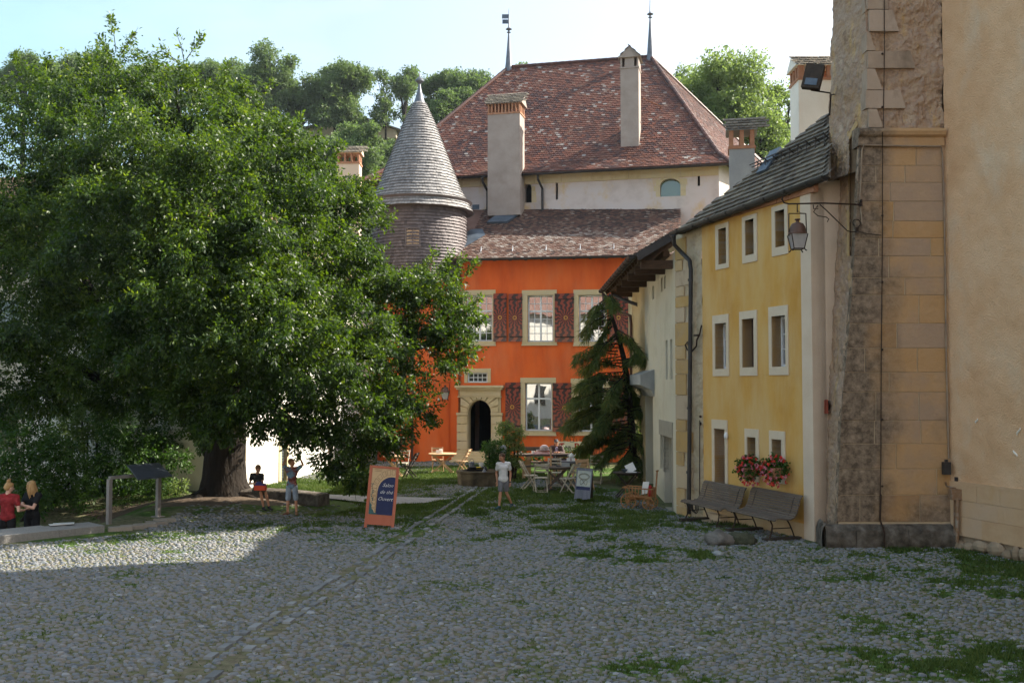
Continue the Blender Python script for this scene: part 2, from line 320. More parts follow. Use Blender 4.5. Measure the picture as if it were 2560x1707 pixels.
# paved track of two stone rows running down the yard: world line through two picture points
TA = gnd(900, 1420); TB = gnd(1190, 1228)
def trackdist(x, y):
    d = (TB-TA).normalized(); return (np.asarray(x)-TA.x)*d.y-(np.asarray(y)-TA.y)*d.x
def mk_terrain():
    xs = np.concatenate([[-400, -200, -100, -60, -40, -30, -24], np.arange(-20, 16.01, .25), [18, 22, 30, 45, 70, 120, 250, 400]])
    ys = np.concatenate([[-200, -80, -40, -20, -10, 0, 5], np.arange(8, 44.01, .25), [46, 50, 56, 62, 70]])
    X, Y = np.meshgrid(xs, ys, indexing='ij'); Z = gz(X, Y); n, m = X.shape
    V = np.stack([X, Y, Z], -1).reshape(-1, 3); I = np.arange(n*m).reshape(n, m)
    Fc = np.stack([I[:-1, :-1], I[1:, :-1], I[1:, 1:], I[:-1, 1:]], -1).reshape(-1, 4)
    g = grassmask(X, Y).reshape(-1)
    m_ = bpy.data.materials.new('earth_and_moss'); m_.use_nodes = True; N = m_.node_tree.nodes; L = m_.node_tree.links; b = N['Principled BSDF']
    b.inputs['Roughness'].default_value = .95; b.inputs['Specular IOR Level'].default_value = .1
    tc = N.new('ShaderNodeTexCoord'); n1 = N.new('ShaderNodeTexNoise'); n1.inputs['Scale'].default_value = 9; n1.inputs['Detail'].default_value = 8
    c1 = N.new('ShaderNodeValToRGB'); c1.color_ramp.elements[0].position = .3; c1.color_ramp.elements[0].color = (.10, .08, .055, 1); c1.color_ramp.elements[1].position = .7; c1.color_ramp.elements[1].color = (.22, .18, .13, 1)
    c2 = N.new('ShaderNodeValToRGB'); c2.color_ramp.elements[0].position = .3; c2.color_ramp.elements[0].color = (.03, .06, .012, 1); c2.color_ramp.elements[1].position = .7; c2.color_ramp.elements[1].color = (.08, .14, .03, 1)
    a = N.new('ShaderNodeAttribute'); a.attribute_name = 'grass'; mx = N.new('ShaderNodeMixRGB')
    ad = N.new('ShaderNodeMath'); ad.operation = 'MULTIPLY_ADD'; ad.inputs[1].default_value = 2.0; mr = N.new('ShaderNodeMath'); mr.operation = 'SUBTRACT'; mr.inputs[1].default_value = .55
    n2 = N.new('ShaderNodeTexNoise'); n2.inputs['Scale'].default_value = 5; n2.inputs['Detail'].default_value = 8
    for n_ in (n1, n2): L.new(tc.outputs['Object'], n_.inputs[0])
    L.new(n2.outputs[0], mr.inputs[0]); L.new(a.outputs['Fac'], ad.inputs[0]); L.new(mr.outputs[0], ad.inputs[2]); ad.use_clamp = True
    L.new(n1.outputs[0], c1.inputs[0]); L.new(n1.outputs[0], c2.inputs[0]); L.new(ad.outputs[0], mx.inputs[0]); L.new(c1.outputs[0], mx.inputs[1]); L.new(c2.outputs[0], mx.inputs[2]); L.new(mx.outputs[0], b.inputs['Base Color'])
    bp = N.new('ShaderNodeBump'); bp.inputs['Strength'].default_value = .6; bp.inputs['Distance'].default_value = .03; n3 = N.new('ShaderNodeTexNoise'); n3.inputs['Scale'].default_value = 30; L.new(tc.outputs['Object'], n3.inputs[0]); L.new(n3.outputs[0], bp.inputs['Height']); L.new(bp.outputs[0], b.inputs['Normal'])
    o = indexed('ground', V, Fc, m_, smooth=True, attrs={'grass': g}); o['kind'] = 'structure'
mk_terrain()
# path strip of fine paving that crosses the yard
PL = [gnd(1130, 1247), gnd(1000, 1243), gnd(800, 1240), gnd(600, 1236), gnd(600, 1243), gnd(800, 1250), gnd(960, 1262), gnd(1060, 1258)]
def inpoly(x, y, P):
    r = np.zeros(np.shape(x), bool); n = len(P)
    for i in range(n):
        x0, y0 = P[i][0], P[i][1]; x1, y1 = P[(i+1) % n][0], P[(i+1) % n][1]
        c = ((y0 > y) != (y1 > y)) & (x < (x1-x0)*(y-y0)/((y1-y0) if y1 != y0 else 1e-9)+x0); r ^= c
    return r
b = MB(); b.add([p+Vector((0, 0, g0(p.x, p.y)+.035)) for p in PL], [tuple(range(len(PL)))])
MT['path'] = M('fine_grey_paving', [(.22, .22, .23), (.34, .34, .35)], scale=6, bump=.4, bscale=50)
o = b.build('path', MT['path']); o['kind'] = 'structure'
# every cobble is a small rounded stone
MT['cobble'] = M('river_cobbles', [(.045, .052, .062), (.10, .11, .125), (.17, .183, .20), (.185, .165, .145), (.29, .308, .33), (.22, .178, .15)], rough=.7, scale=14, attr=.8, bump=.35, bscale=60, spec=.35)
def mk_cobbles():
    sp = .090; pts = []
    y = 8.6
    while y < 41:
        s_ = sp*(1+.012*max(0, y-20)); xm = y*.56+1
        xs = np.arange(-xm, xm, s_*1.16); n = len(xs)
        xs = xs+RNG.uniform(-.42, .42, n)*s_; ys = y+RNG.uniform(-.3, .3, n)*s_+.04*np.sin(xs*1.7+y)
        pts.append(np.stack([xs, ys, np.full(n, s_)], -1)); y += s_*.70
    P = np.concatenate(pts); x, y, s_ = P.T
    g = grassmask(x, y)
    keep = RNG.random(len(x)) > np.clip(g*1.12-.10, 0, .93)
    d = (x+8.83)*-.556+(y-21.66)*.83
    keep &= ~((d > -1.0) & (x < -8.0) & (y > 18)) & ~((x < -8.5) & (y > 23))
    keep &= ~((y > 24) & (y < 34) & (x < -3.9-.0) & (np.hypot((x+7.3)/4.2, (y-26)/3.2) < 1) & (RNG.random(len(x)) < .75))
    keep &= x < 8.55+(19.5-y)*.3343+.1
    keep &= ~((y > 19.6) & (x > 6.0)); keep &= ~((y > 20) & (x > 6.3+(20.2-y)*.334))
    tt = (x-TA.x)*(TB-TA).normalized().x+(y-TA.y)*(TB-TA).normalized().y
    td = np.abs(trackdist(x, y)); keep &= (td > .25) | (tt < -7) | (td < .07)
    keep &= ~inpoly(x, y, PL)
    sand = sstep(.9, .2, np.abs(trackdist(x, y)+1.0+.3*(vnoise(x, y, .7, 9)-.5))/1.3)*sstep(27, 20, y)   # worn gritty strip beside the track
    keep &= RNG.random(len(x)) > sand*.12
    x, y, s_ = x[keep], y[keep], s_[keep]; n = len(x); g = g[keep]
    sz = s_*np.clip(RNG.lognormal(-.66, .24, n), .28, .85); ang = RNG.normal(0, .22, n); asp = RNG.uniform(.38, .68, n); hh = RNG.uniform(.010, .032, n)*(1-.4*g)
    K = 7; ring = np.arange(K)*2*np.pi/K
    V = np.zeros((n, 1+2*K, 3), np.float32); lump = RNG.uniform(.82, 1.15, (n, K))
    for r, (rr, zz) in enumerate(((1.0, -.015), (.68, .80))):
        lx = np.cos(ring)[None]*rr*lump*sz[:, None]; ly = np.sin(ring)[None]*rr*lump*(sz*asp)[:, None]
        V[:, 1+r*K:1+(r+1)*K, 0] = x[:, None]+lx*np.cos(ang)[:, None]-ly*np.sin(ang)[:, None]
        V[:, 1+r*K:1+(r+1)*K, 1] = y[:, None]+lx*np.sin(ang)[:, None]+ly*np.cos(ang)[:, None]
        V[:, 1+r*K:1+(r+1)*K, 2] = (zz*hh if r else np.full(n, -.02))[:, None]
    V[:, 0, 0] = x; V[:, 0, 1] = y; V[:, 0, 2] = hh
    tilt = RNG.normal(0, .10, (n, 2)); V[:, :, 2] += (V[:, :, 0]-x[:, None])*tilt[:, :1]+(V[:, :, 1]-y[:, None])*tilt[:, 1:]
    V[:, :, 2] += gz(x, y)[:, None]
    base = (np.arange(n)*(1+2*K))[:, None]
    tri = np.array([[0, 1+K+i, 1+K+(i+1) % K] for i in range(K)])
    quad = np.array([[1+i, 1+(i+1) % K, 1+K+(i+1) % K, 1+K+i] for i in range(K)])
    quads = np.concatenate([quad, np.array([[0, 1+K+i, 1+K+(i+1) % K, 1+K+(i+1) % K] for i in range(K)])])
    # build with triangles only
    T = np.concatenate([tri, quad[:, [0, 1, 2]], quad[:, [0, 2, 3]]])
    Fc = (base[:, None, :]+T[None]).reshape(-1, 3)
    tint = np.repeat(np.clip(RNG.normal(.46, .16, n)-.12*g, 0, 1), 1+2*K)
    o = indexed('cobblestone_paving', V.reshape(-1, 3), Fc, MT['cobble'], tint=tint, smooth=True); o['kind'] = 'structure'
    print('cobbles', n)
mk_cobbles()
# the two rows of flat edge stones
def mk_track():
    b = MB(); d = (TB-TA).normalized(); side = Vector((d.y, -d.x, 0)); t = -7.0; L = (TB-TA).length
    while t < L+1.5:
        for k, off in enumerate((-.17, .17)):
            if random.random() < (.12 if t > 4 else .3): continue
            ln = random.uniform(.18, .34); p = TA+d*(t+random.uniform(0, .05))+side*(off+random.uniform(-.015, .015))
            w_ = random.uniform(.10, .14)
            b.box((p.x, p.y, g0(p.x, p.y)+.0+random.uniform(0, .008)), (w_, ln*.94, .05), rot=math.atan2(d.y, d.x)-math.pi/2+random.uniform(-.03, .03), tint=random.random(), taper=.85)
        t += .34
    o = b.build('paved_gutter_strip', M('gutter_stones', [(.10, .107, .112), (.165, .173, .18), (.24, .248, .255)], attr=.7, scale=8, bump=.4)); o['kind'] = 'structure'
mk_track()
# grass: real blades
MT['grass'] = M('grass_blades', [(.028, .05, .014), (.055, .092, .022), (.10, .14, .04), (.18, .17, .08)], rough=.7, scale=.8, attr=.6, bump=0, trans=(.35, (1.2, 1.3, .6)), spec=.2)
def mk_grass():
    n = 1500000; y = 9+33*RNG.random(n)**1.25; xm = y*.56+.6; x = RNG.uniform(-1, 1, n)*xm
    g = grassmask(x, y)
    d = (x+8.83)*-.556+(y-21.66)*.83
    k = (RNG.random(n) < np.clip(g, 0, 1)**1.7*(.62+.38*sstep(24, 29, y)))&(x < 8.4+(19.5-y)*.3343)&~((y > 20) & (x > 5.9+(20.6-y)*.334))&~((y > 19.4) & (x > 5.9))
    k &= ~((np.hypot((x+7.3)/3.4, (y-25.5)/2.2) < 1))
    k &= ~((x < -8.4)&(y < 24.2)&(d > -1.1))
    k &= (np.abs(np.abs(trackdist(x, y))-.17) > .06) | (RNG.random(n) < .15)
    k &= ~inpoly(x, y, PL)
    x, y, g = x[k], y[k], g[k]; n = len(x)
    h = RNG.uniform(.02, .06, n)*(.5+.7*g)*(1+.5*sstep(20, 28, y)); wd = RNG.uniform(.006, .013, n)*(1+.03*(y-9)); a = RNG.uniform(0, 2*np.pi, n); ln = RNG.normal(0, .5, (n, 2))*h[:, None]
    V = np.zeros((n, 3, 3)); z = gz(x, y)
    V[:, 0] = np.stack([x-np.cos(a)*wd, y-np.sin(a)*wd, z-.005], -1); V[:, 1] = np.stack([x+np.cos(a)*wd, y+np.sin(a)*wd, z-.005], -1)
    V[:, 2] = np.stack([x+ln[:, 0], y+ln[:, 1], z+h], -1)
    o = polymesh('grass', V, MT['grass'], tint=np.clip(RNG.normal(.45, .22, n), 0, 1)); tag(o, 'green grass and weeds growing between and over the cobbles', 'grass', kind='stuff'); print('blades', n)
mk_grass()
# a hill beyond the roofs
def mk_hill():
    xs = np.arange(-140, 141, 4.); ys = np.concatenate([np.arange(64, 200, 4.), [240, 300]])
    X, Y = np.meshgrid(xs, ys, indexing='ij')
    top = 33+4*np.sin(X*.03+1)-np.clip((X-8)*.55, 0, 30)
    Z = np.clip((Y-66)/62, 0, 1)**.9*top+vnoise(X, Y, .05, 2)*3-1
    n, m = X.shape; V = np.stack([X, Y, Z], -1).reshape(-1, 3); I = np.arange(n*m).reshape(n, m)
    Fc = np.stack([I[:-1, :-1], I[1:, :-1], I[1:, 1:], I[:-1, 1:]], -1).reshape(-1, 4)
    o = indexed('hill', V, Fc, M('hill_meadow', [(.03, .055, .015), (.07, .11, .03)], scale=.2, bump=0), smooth=True); o['kind'] = 'structure'
mk_hill()
def hillz(x, y):
    top = 33+4*math.sin(x*.03+1)-min(max((x-8)*.55, 0), 30); return min(max((y-66)/62, 0), 1)**.9*top+float(vnoise(x, y, .05, 2))*3-1
# ---------------------------------------------------------------- building helpers
def wallmesh(b, fr, u0, u1, z0, z1, holes=(), depth=.35, n=0.0, tint=.5, sub=0):
    us = sorted({u0, u1, *[h[0] for h in holes], *[h[1] for h in holes]}); zs = sorted({z0, z1, *[h[2] for h in holes], *[h[3] for h in holes]})
    us = [u for u in us if u0-1e-6 <= u <= u1+1e-6]; zs = [z for z in zs if z0-1e-6 <= z <= z1+1e-6]
    for i in range(len(us)-1):
        for j in range(len(zs)-1):
            uc = (us[i]+us[i+1])/2; zc = (zs[j]+zs[j+1])/2
            if any(h[0] < uc < h[1] and h[2] < zc < h[3] for h in holes): continue
            b.add([fr.P(us[i], n, zs[j]), fr.P(us[i+1], n, zs[j]), fr.P(us[i+1], n, zs[j+1]), fr.P(us[i], n, zs[j+1])], [(0, 1, 2, 3)], tint)
    for h in holes:
        a, c, e, f = h[:4]; d = n-depth
        for q in (((a, n, e), (a, n, f), (a, d, f), (a, d, e)), ((c, n, f), (c, n, e), (c, d, e), (c, d, f)), ((a, n, f), (c, n, f), (c, d, f), (a, d, f)), ((c, n, e), (a, n, e), (a, d, e), (c, d, e))):
            b.add([fr.P(*p) for p in q], [(0, 1, 2, 3)], tint)
    return b
def surround(b, fr, outer, inner, proud=.03, depth=.12, n=0.):
    U0, U1, Z0, Z1 = outer; a, c, e, f = inner
    for q, t in (((U0, U1, f, Z1), .7), ((U0, U1, Z0, e), .3), ((U0, a, e, f), .5), ((c, U1, e, f), .45)):
        if q[1]-q[0] < .005 or q[3]-q[2] < .005: continue
        if q[3]-q[2] > 1.2:
            zz = q[2]
            k = max(2, int((q[3]-q[2])/.55)); hh = (q[3]-q[2])/k
            for i in range(k): b.fbox(fr, q[0], q[1], n-depth, n+proud+random.uniform(-.002, .002), zz+i*hh+.003, zz+(i+1)*hh-.003, tint=random.uniform(.2, .9))
        else: b.fbox(fr, q[0], q[1], n-depth, n+proud, q[2], q[3], tint=t)
    return b
def window(par, fr, r, cols=4, rows_=(2, 4), depth=.22, frame='sash', glass='glass', split=.34, mull=.07, bar=.022, trans=True, casement=2):
    """sash window: outer frame, central mullion, transom and thin glazing bars, glass behind"""
    a, c, e, f = r; b = MB(); n0 = -depth; n1 = -depth+.06
    fw = .055
    b.fbox(fr, a, a+fw, n0, n1, e, f); b.fbox(fr, c-fw, c, n0, n1, e, f); b.fbox(fr, a+fw, c-fw, n0, n1, e, e+fw); b.fbox(fr, a+fw, c-fw, n0, n1, f-fw, f)
    zt = f-(f-e)*split
    cells = []
    if casement == 2:
        m = (a+c)/2; b.fbox(fr, m-mull/2, m+mull/2, n0, n1+.012, e+fw, f-fw); us = [(a+fw, m-mull/2), (m+mull/2, c-fw)]
    else: us = [(a+fw, c-fw)]
    if trans: zs = [(e+fw, zt-mull/2, rows_[1]), (zt+mull/2, f-fw, rows_[0])]
    else: zs = [(e+fw, f-fw, rows_[1])]
    if trans:
        for u0, u1 in us: b.fbox(fr, u0, u1, n0, n1+.006, zt-mull/2, zt+mull/2)
    for (u0, u1) in us:
        for (z0, z1, nr) in zs:
            nc = cols//len(us)
            for i in range(1, nc):
                u = u0+(u1-u0)*i/nc; b.fbox(fr, u-bar/2, u+bar/2, n0+.02, n1-.012, z0, z1)
            for j in range(1, nr):
                z = z0+(z1-z0)*j/nr; b.fbox(fr, u0, u1, n0+.022, n1-.014, z-bar/2, z+bar/2)
    w_ = b.build('window', MT[frame], par)
    g = MB()
    if glass == 'glass':                   # leaves of glass turned to mirror the cream wing instead of the tree
        m_ = (a+c)/2; tw_ = .135
        for (u0_, u1_) in ((a, m_), (m_, c)):
            h_ = (u1_-u0_)/2*tw_*(1+random.uniform(-.06, .06)); zt_ = random.uniform(-.003, .003); g.add([fr.P(u0_, n0-.035+h_, e), fr.P(u1_, n0-.035-h_, e), fr.P(u1_, n0-.035-h_+zt_, f), fr.P(u0_, n0-.035+h_+zt_, f)], [(0, 1, 2, 3)])
    else: g.add([fr.P(a, n0+.012, e), fr.P(c, n0+.012, e), fr.P(c, n0+.012, f), fr.P(a, n0+.012, f)], [(0, 1, 2, 3)])
    g.build('pane', MT[glass], w_)
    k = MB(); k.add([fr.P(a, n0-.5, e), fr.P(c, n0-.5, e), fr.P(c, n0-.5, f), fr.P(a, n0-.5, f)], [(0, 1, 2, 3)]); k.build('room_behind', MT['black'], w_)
    return w_
def tiles(name, par, mat, P0, U, V, W, L, tw=.17, th=.14, poly=None, thick=.022, lift=.028, sag=0.0, holes=(), rounded=True, jit=.004, tintf=None):
    """rows of separate lapped tiles on the plane P0 + u*U + v*V ; poly = clip polygon in (u, v)"""
    P0 = Vector(P0); U = Vector(U).normalized(); V = Vector(V).normalized(); Nn = U.cross(V).normalized()
    if Nn.z < 0: Nn = -Nn
    nr = int(L/th)+1; nc = int(W/tw)+2
    J, I = np.meshgrid(np.arange(nr), np.arange(nc), indexing='ij'); J = J.ravel(); I = I.ravel()
    u = (I-(J % 2)*.5)*tw; v = J*th
    cu = u+tw/2; cv = v+th*.5
    k = np.ones(len(u), bool)
    if poly is not None: k &= inpoly(cu, cv, poly)
    for h in holes: k &= ~inpoly(cu, cv, h)
    u, v, cu, cv = u[k], v[k], cu[k], cv[k]; n = len(u)
    g = .004
    ex = th*.35 if rounded else 0
    pr = [(0, ex), (tw*.22, ex*.15), (tw*.78-g, ex*.15), (tw-g, ex), (tw-g, th*1.25), (0, th*1.25)]
    pr = np.array(pr); ju = RNG.normal(0, .003, n); jv = RNG.normal(0, jit, n); jn = np.abs(RNG.normal(0, .004, n))
    uu = u[:, None]+pr[None, :, 0]+ju[:, None]; vv = v[:, None]+pr[None, :, 1]+jv[:, None]
    hn = lift*(1-pr[:, 1]/(th*1.25))[None]+jn[:, None]+.004
    if sag: hn = hn-sag*np.sin(np.pi*np.clip(uu/W, 0, 1))*np.sin(np.pi*np.clip(vv/L, 0, 1))
    Ua, Va, Na, Pa = map(np.array, (U, V, Nn, P0))
    top = Pa+uu[..., None]*Ua+vv[..., None]*Va+hn[..., None]*Na
    bot = top[:, :4]-thick*Na
    # quads: top split in two quads, 3 edge quads
    Q = np.stack([top[:, [0, 1, 2, 3]], top[:, [0, 3, 4, 5]], np.stack([bot[:, 0], bot[:, 1], top[:, 1], top[:, 0]], 1), np.stack([bot[:, 1], bot[:, 2], top[:, 2], top[:, 1]], 1), np.stack([bot[:, 2], bot[:, 3], top[:, 3], top[:, 2]], 1)], 1)
    t = tintf(cu, cv, n) if tintf else np.clip(RNG.normal(.5, .22, n), 0, 1)
    return polymesh(name, Q.reshape(-1, 4, 3), mat, par, tint=np.repeat(t, 5))
def slab(name, par, mat, pts, th=.06):
    b = MB(); p = [Vector(q) for q in pts]; n = (p[1]-p[0]).cross(p[2]-p[0]).normalized()
    if n.z < 0: n = -n
    b.prism(p, -n*th); return b.build(name, mat, par)
def gutter(b, A, B, r=.075, sag=.0):
    A = Vector(A); B = Vector(B); d = (B-A).normalized(); s = d.cross(Vector((0, 0, 1))).normalized(); K = 9
    for rr in (r, r*.86):
        vs = []
        for p in (A, B):
            for k in range(K):
                a = math.pi*k/(K-1); vs.append(p+s*math.cos(a)*rr-Vector((0, 0, math.sin(a)*rr)))
        fs = [(k, k+1, K+k+1, K+k) for k in range(K-1)]+[tuple(range(K)), tuple(range(2*K-1, K-1, -1))]
        b.add(vs, fs)
    L = (B-A).length; t = .4
    while t < L: b.tube([A+d*t+s*math.cos(a)*(r+.008)-Vector((0, 0, math.sin(a)*(r+.008))) for a in np.linspace(0, math.pi, 7)], .009, 4); t += .75
    return b
def arch_pts(u0, u1, zs, zt, n=12):
    c = (u0+u1)/2; rx = (u1-u0)/2; rz = zt-zs
    return [(c-rx*math.cos(math.pi*k/n), zs+rz*math.sin(math.pi*k/n)) for k in range(n+1)]
def arched_wall(b, fr, u0, u1, z0, z1, a0, a1, az0, zs, zt, depth, n=0):
    """solid wall panel u0..u1,z0..z1 with one arched opening (with reveals)"""
    P = arch_pts(a0, a1, zs, zt, 14); q = lambda u, z, nn=n: fr.P(u, nn, z)
    b.add([q(u0, z0), q(a0, z0), q(a0, z1), q(u0, z1)], [(0, 1, 2, 3)]); b.add([q(a1, z0), q(u1, z0), q(u1, z1), q(a1, z1)], [(0, 1, 2, 3)])
    if az0 > z0+1e-4: b.add([q(a0, z0), q(a1, z0), q(a1, az0), q(a0, az0)], [(0, 1, 2, 3)])
    for i in range(len(P)-1):
        b.add([q(P[i][0], P[i][1]), q(P[i+1][0], P[i+1][1]), q(P[i+1][0], z1), q(P[i][0], z1)], [(0, 1, 2, 3)])
    loop = [(a0, az0)]+P+[(a1, az0)]
    for i in range(len(loop)-1):
        (ua, za), (ub, zb) = loop[i], loop[i+1]; b.add([q(ua, za), q(ua, za, n-depth), q(ub, zb, n-depth), q(ub, zb)], [(0, 1, 2, 3)])
    if az0 > z0+1e-4: b.add([q(a0, az0), q(a1, az0), q(a1, az0, n-depth), q(a0, az0, n-depth)], [(0, 1, 2, 3)])
# ---------------------------------------------------------------- frames of the walls
FO = Fr((0.33, 40.8), (.9859, -.1676))           # orange facade
FM = Fr((0.52, 44.9), (.973, -.232))             # attic wall of the big house
FY = Fr((4.25, 25.67), (.317, -.9485))           # yellow house
FW = Fr((4.22, 31.6), (.005, -1))                # cream barn-like house
FL = Fr((-8.0, 29.3), (.178, .984))              # white house on the left

# ================================================================ ORANGE HOUSE
OH = thing('orange_house', 'bright orange rendered house with wavy sunburst painted shutters and an old tiled roof', 'house', tuple(FO.P(0, 0, 0)))
def shutter_mat():
    m = bpy.data.materials.new('painted_sunburst_shutter'); m.use_nodes = True; N = m.node_tree.nodes; L = m.node_tree.links; b = N['Principled BSDF']; b.inputs['Roughness'].default_value = .75
    tc = N.new('ShaderNodeTexCoord'); sp = N.new('ShaderNodeSeparateXYZ'); L.new(tc.outputs['UV'], sp.inputs[0])
    def mt(op, a, b_=None, c=None):
        n = N.new('ShaderNodeMath'); n.operation = op
        for i, v in enumerate((a, b_, c)):
            if v is None: continue
            if isinstance(v, (int, float)): n.inputs[i].default_value = v
            else: L.new(v, n.inputs[i])
        return n.outputs[0]
    x = sp.outputs[0]; y = sp.outputs[1]     # UV in metres from the sun's centre
    ang = mt('ARCTAN2', y, x); r = mt('SQRT', mt('ADD', mt('MULTIPLY', x, x), mt('MULTIPLY', y, y)))
    ph = mt('ADD', mt('MULTIPLY', ang, 15.0), mt('MULTIPLY', mt('SINE', mt('MULTIPLY', mt('POWER', r, .75), 34.0)), .95))
    s = mt('SINE', ph); st = mt('GREATER_THAN', s, 0.0)
    mx = N.new('ShaderNodeMixRGB'); L.new(st, mx.inputs[0])
    nn = N.new('ShaderNodeTexNoise'); nn.inputs['Scale'].default_value = 2.2; L.new(tc.outputs['Object'], nn.inputs[0])
    # both stripe colours turn lighter and greyer towards the foot of each leaf
    mr = N.new('ShaderNodeMapRange'); mr.inputs[1].default_value = .15; mr.inputs[2].default_value = -1.1; L.new(mt('ADD', y, mt('MULTIPLY', nn.outputs[0], .3)), mr.inputs[0])
    dk = N.new('ShaderNodeMixRGB'); dk.inputs[1].default_value = (.045, .022, .02, 1); dk.inputs[2].default_value = (.14, .085, .07, 1); L.new(mr.outputs[0], dk.inputs[0])
    rd = N.new('ShaderNodeMixRGB'); rd.inputs[1].default_value = (.26, .05, .03, 1); rd.inputs[2].default_value = (.34, .13, .08, 1); L.new(mr.outputs[0], rd.inputs[0])
    L.new(dk.outputs[0], mx.inputs[1]); L.new(rd.outputs[0], mx.inputs[2])
    ringm = mt('MULTIPLY', mt('LESS_THAN', r, .085), mt('GREATER_THAN', r, .05)); my = N.new('ShaderNodeMixRGB'); my.inputs[2].default_value = (.50, .26, .05, 1)
    L.new(ringm, my.inputs[0]); L.new(mx.outputs[0], my.inputs[1]); L.new(my.outputs[0], b.inputs['Base Color']); return m
MT['shutter'] = shutter_mat()
def shutter(par, fr, r, sun=(.5, .5), n=.05, planks=4, strap=True):
    a, c, e, f = r; b = MB(); me_uv = []
    k = max(2, round((c-a)/.17)); w_ = (c-a)/k
    for i in range(k): b.fbox(fr, a+i*w_+.003, a+(i+1)*w_-.003, n-.02, n+.022+random.uniform(0, .003), e, f)
    o = b.build('shutter', MT['shutter'], par)
    uvl = o.data.uv_layers.new(name='UVMap'); su = a+(c-a)*sun[0]; sz = e+(f-e)*sun[1]; base = Vector(WL[o.name])
    for lp in o.data.loops:
        p = o.data.vertices[lp.vertex_index].co+base; uvl.data[lp.index].uv = ((p-fr.o).dot(fr.u)-su, p.z-sz)
    if strap:
        for zf in (.1, .88): MB().fbox(fr, a+.04, c+.02, n+.026, n+.036, e+(f-e)*zf-.022, e+(f-e)*zf+.022).build('hinge_strap', MT['iron'], o)
    return o
def oh():
    R = FO.R
    wins = {}
    U = [((1158, 725, 1239, 865), (1166, 738, 1231, 853)), ((1305, 725, 1392, 864), (1319, 738, 1383, 854)), ((1434, 724, 1518, 865), (1447, 737, 1513, 854)), ((1569, 724, 1650, 865), (1580, 737, 1640, 854))]
    G = [((1301, 944, 1390, 1089), (1313, 957, 1380, 1077)), ((1427, 946, 1526, 1089), (1446, 957, 1509, 1079))]
    sm = ((1161, 921, 1227, 957), (1169, 931, 1219, 956))
    inn = [R(*i) for o, i in U+G+[sm]]
    ul = FO.uv(1030, 900)[0]; ur = FO.uv(1690, 900)[0]; zt = FO.uv(1300, 636)[1]
    # arch opening of the doorway
    ax0, ax1, _, _ = R(1171, 1000, 1228, 1127); zsill = FO.uv(1200, 1127)[1]; zs = FO.uv(1200, 1033)[1]; za = FO.uv(1200, 1000)[1]
    pu0, pu1 = R(1144, 957, 1256, 1149)[:2]; pz1 = FO.uv(1200, 968)[1]
    b = MB(); hole = (pu0+.12, pu1-.12, -.2, pz1-.1)
    wallmesh(b, FO, ul, ur, -.4, zt, inn+[hole], .30)
    for sx, u in ((0, ul), (1, ur)): b.add([FO.P(u, 0, -.4), FO.P(u, -4.3, -.4), FO.P(u, -4.3, zt+1.2), FO.P(u, 0, zt)], [(0, 1, 2, 3)])
    b.build('wall', MT['orange'], OH)
    for (o, i) in U+G:
        b = MB(); surround(b, FO, R(*o), R(*i), .035, .14); o_ = R(*o); b.fbox(FO, o_[0]-.02, o_[1]+.02, -.1, .075, o_[2]+.003, o_[2]+.05, tint=.6); b.build('stone_surround', MT['stone'], OH)
    surround(MB(), FO, R(*sm[0]), R(*sm[1]), .03, .12).build('stone_surround', MT['stone'], OH)
    for k, (o, i) in enumerate(U): window(OH, FO, R(*i), 4, (2, 4), .2)
    for k, (o, i) in enumerate(G): window(OH, FO, R(*i), 2, (1, 2 if k else 1), .2, split=.33)
    w_ = window(OH, FO, R(*sm[1]), 4, (0, 2), .12, casement=1, trans=False, bar=.03, glass='glass_dark')
    for r, s in (((1234, 734, 1267, 854), (.5, .5)), ((1272, 735, 1306, 854), (.45, .5)), ((1387, 734, 1435, 855), (.58, .5)), ((1522, 733, 1571, 856), (.5, .5)), ((1264, 956, 1302, 1076), (.45, .49)), ((1382, 957, 1429, 1079), (.62, .49)), ((1528, 957, 1570, 1079), (.5, .5))):
        shutter(OH, FO, R(*r), s)
    # small corbel stone, iron pins
    b = MB(); q = R(1186, 869, 1204, 877); b.fbox(FO, q[0], q[1], -.05, .16, q[2], q[3]); b.build('corbel_stone', MT['stone'], OH)
    # doorway: rusticated stone portal
    D = MB(); q0, q1 = pu0, pu1; proud = .14
    arched_wall(D, FO, q0+.06, q1-.06, -.25, pz1-.02, ax0, ax1, -.25, zs, za, .5, n=.05)
    for u, s in ((q0+.06, -1), (q1-.06, 1)): D.add([FO.P(u, .05, -.25), FO.P(u, -.1, -.25), FO.P(u, -.1, pz1), FO.P(u, .05, pz1)], [(0, 1, 2, 3)])
    hb = (zs-0.2)/5.0
    for side in (0, 1):
        u0, u1 = (q0, ax0-.03) if side == 0 else (ax1+.03, q1)
        for k in range(5): D.fbox(FO, u0, u1, .03, .15, .12+k*hb+.012, .12+(k+1)*hb-.012, tint=random.random())
        D.fbox(FO, u0-.02, u1+.03, .03, .19, zs-.07, zs+.03, tint=.6)          # impost
    cu = (ax0+ax1)/2; rr = (ax1-ax0)/2; top = pz1-.42
    nb = 9
    for k in range(nb):                                                         # voussoirs out to the square frame
        a0 = math.pi*k/nb+.03; a1 = math.pi*(k+1)/nb-.03; pts = []
        def ed(a):
            c_, s_ = math.cos(a), math.sin(a); t = min((q1-.16-cu)/max(abs(c_), 1e-4), (top-zs-.03)/max(s_, 1e-4)); return (cu-c_*t, zs+.03+s_*t)
        kz = (za-zs)
        p = [(cu-math.cos(a0)*rr*1.05, zs+.03+math.sin(a0)*kz*1.05), (cu-math.cos(a1)*rr*1.05, zs+.03+math.sin(a1)*kz*1.05)]
        e1, e0 = ed(a1), ed(a0); mid = []
        ca = math.atan2(top-zs-.03, q1-.16-cu)
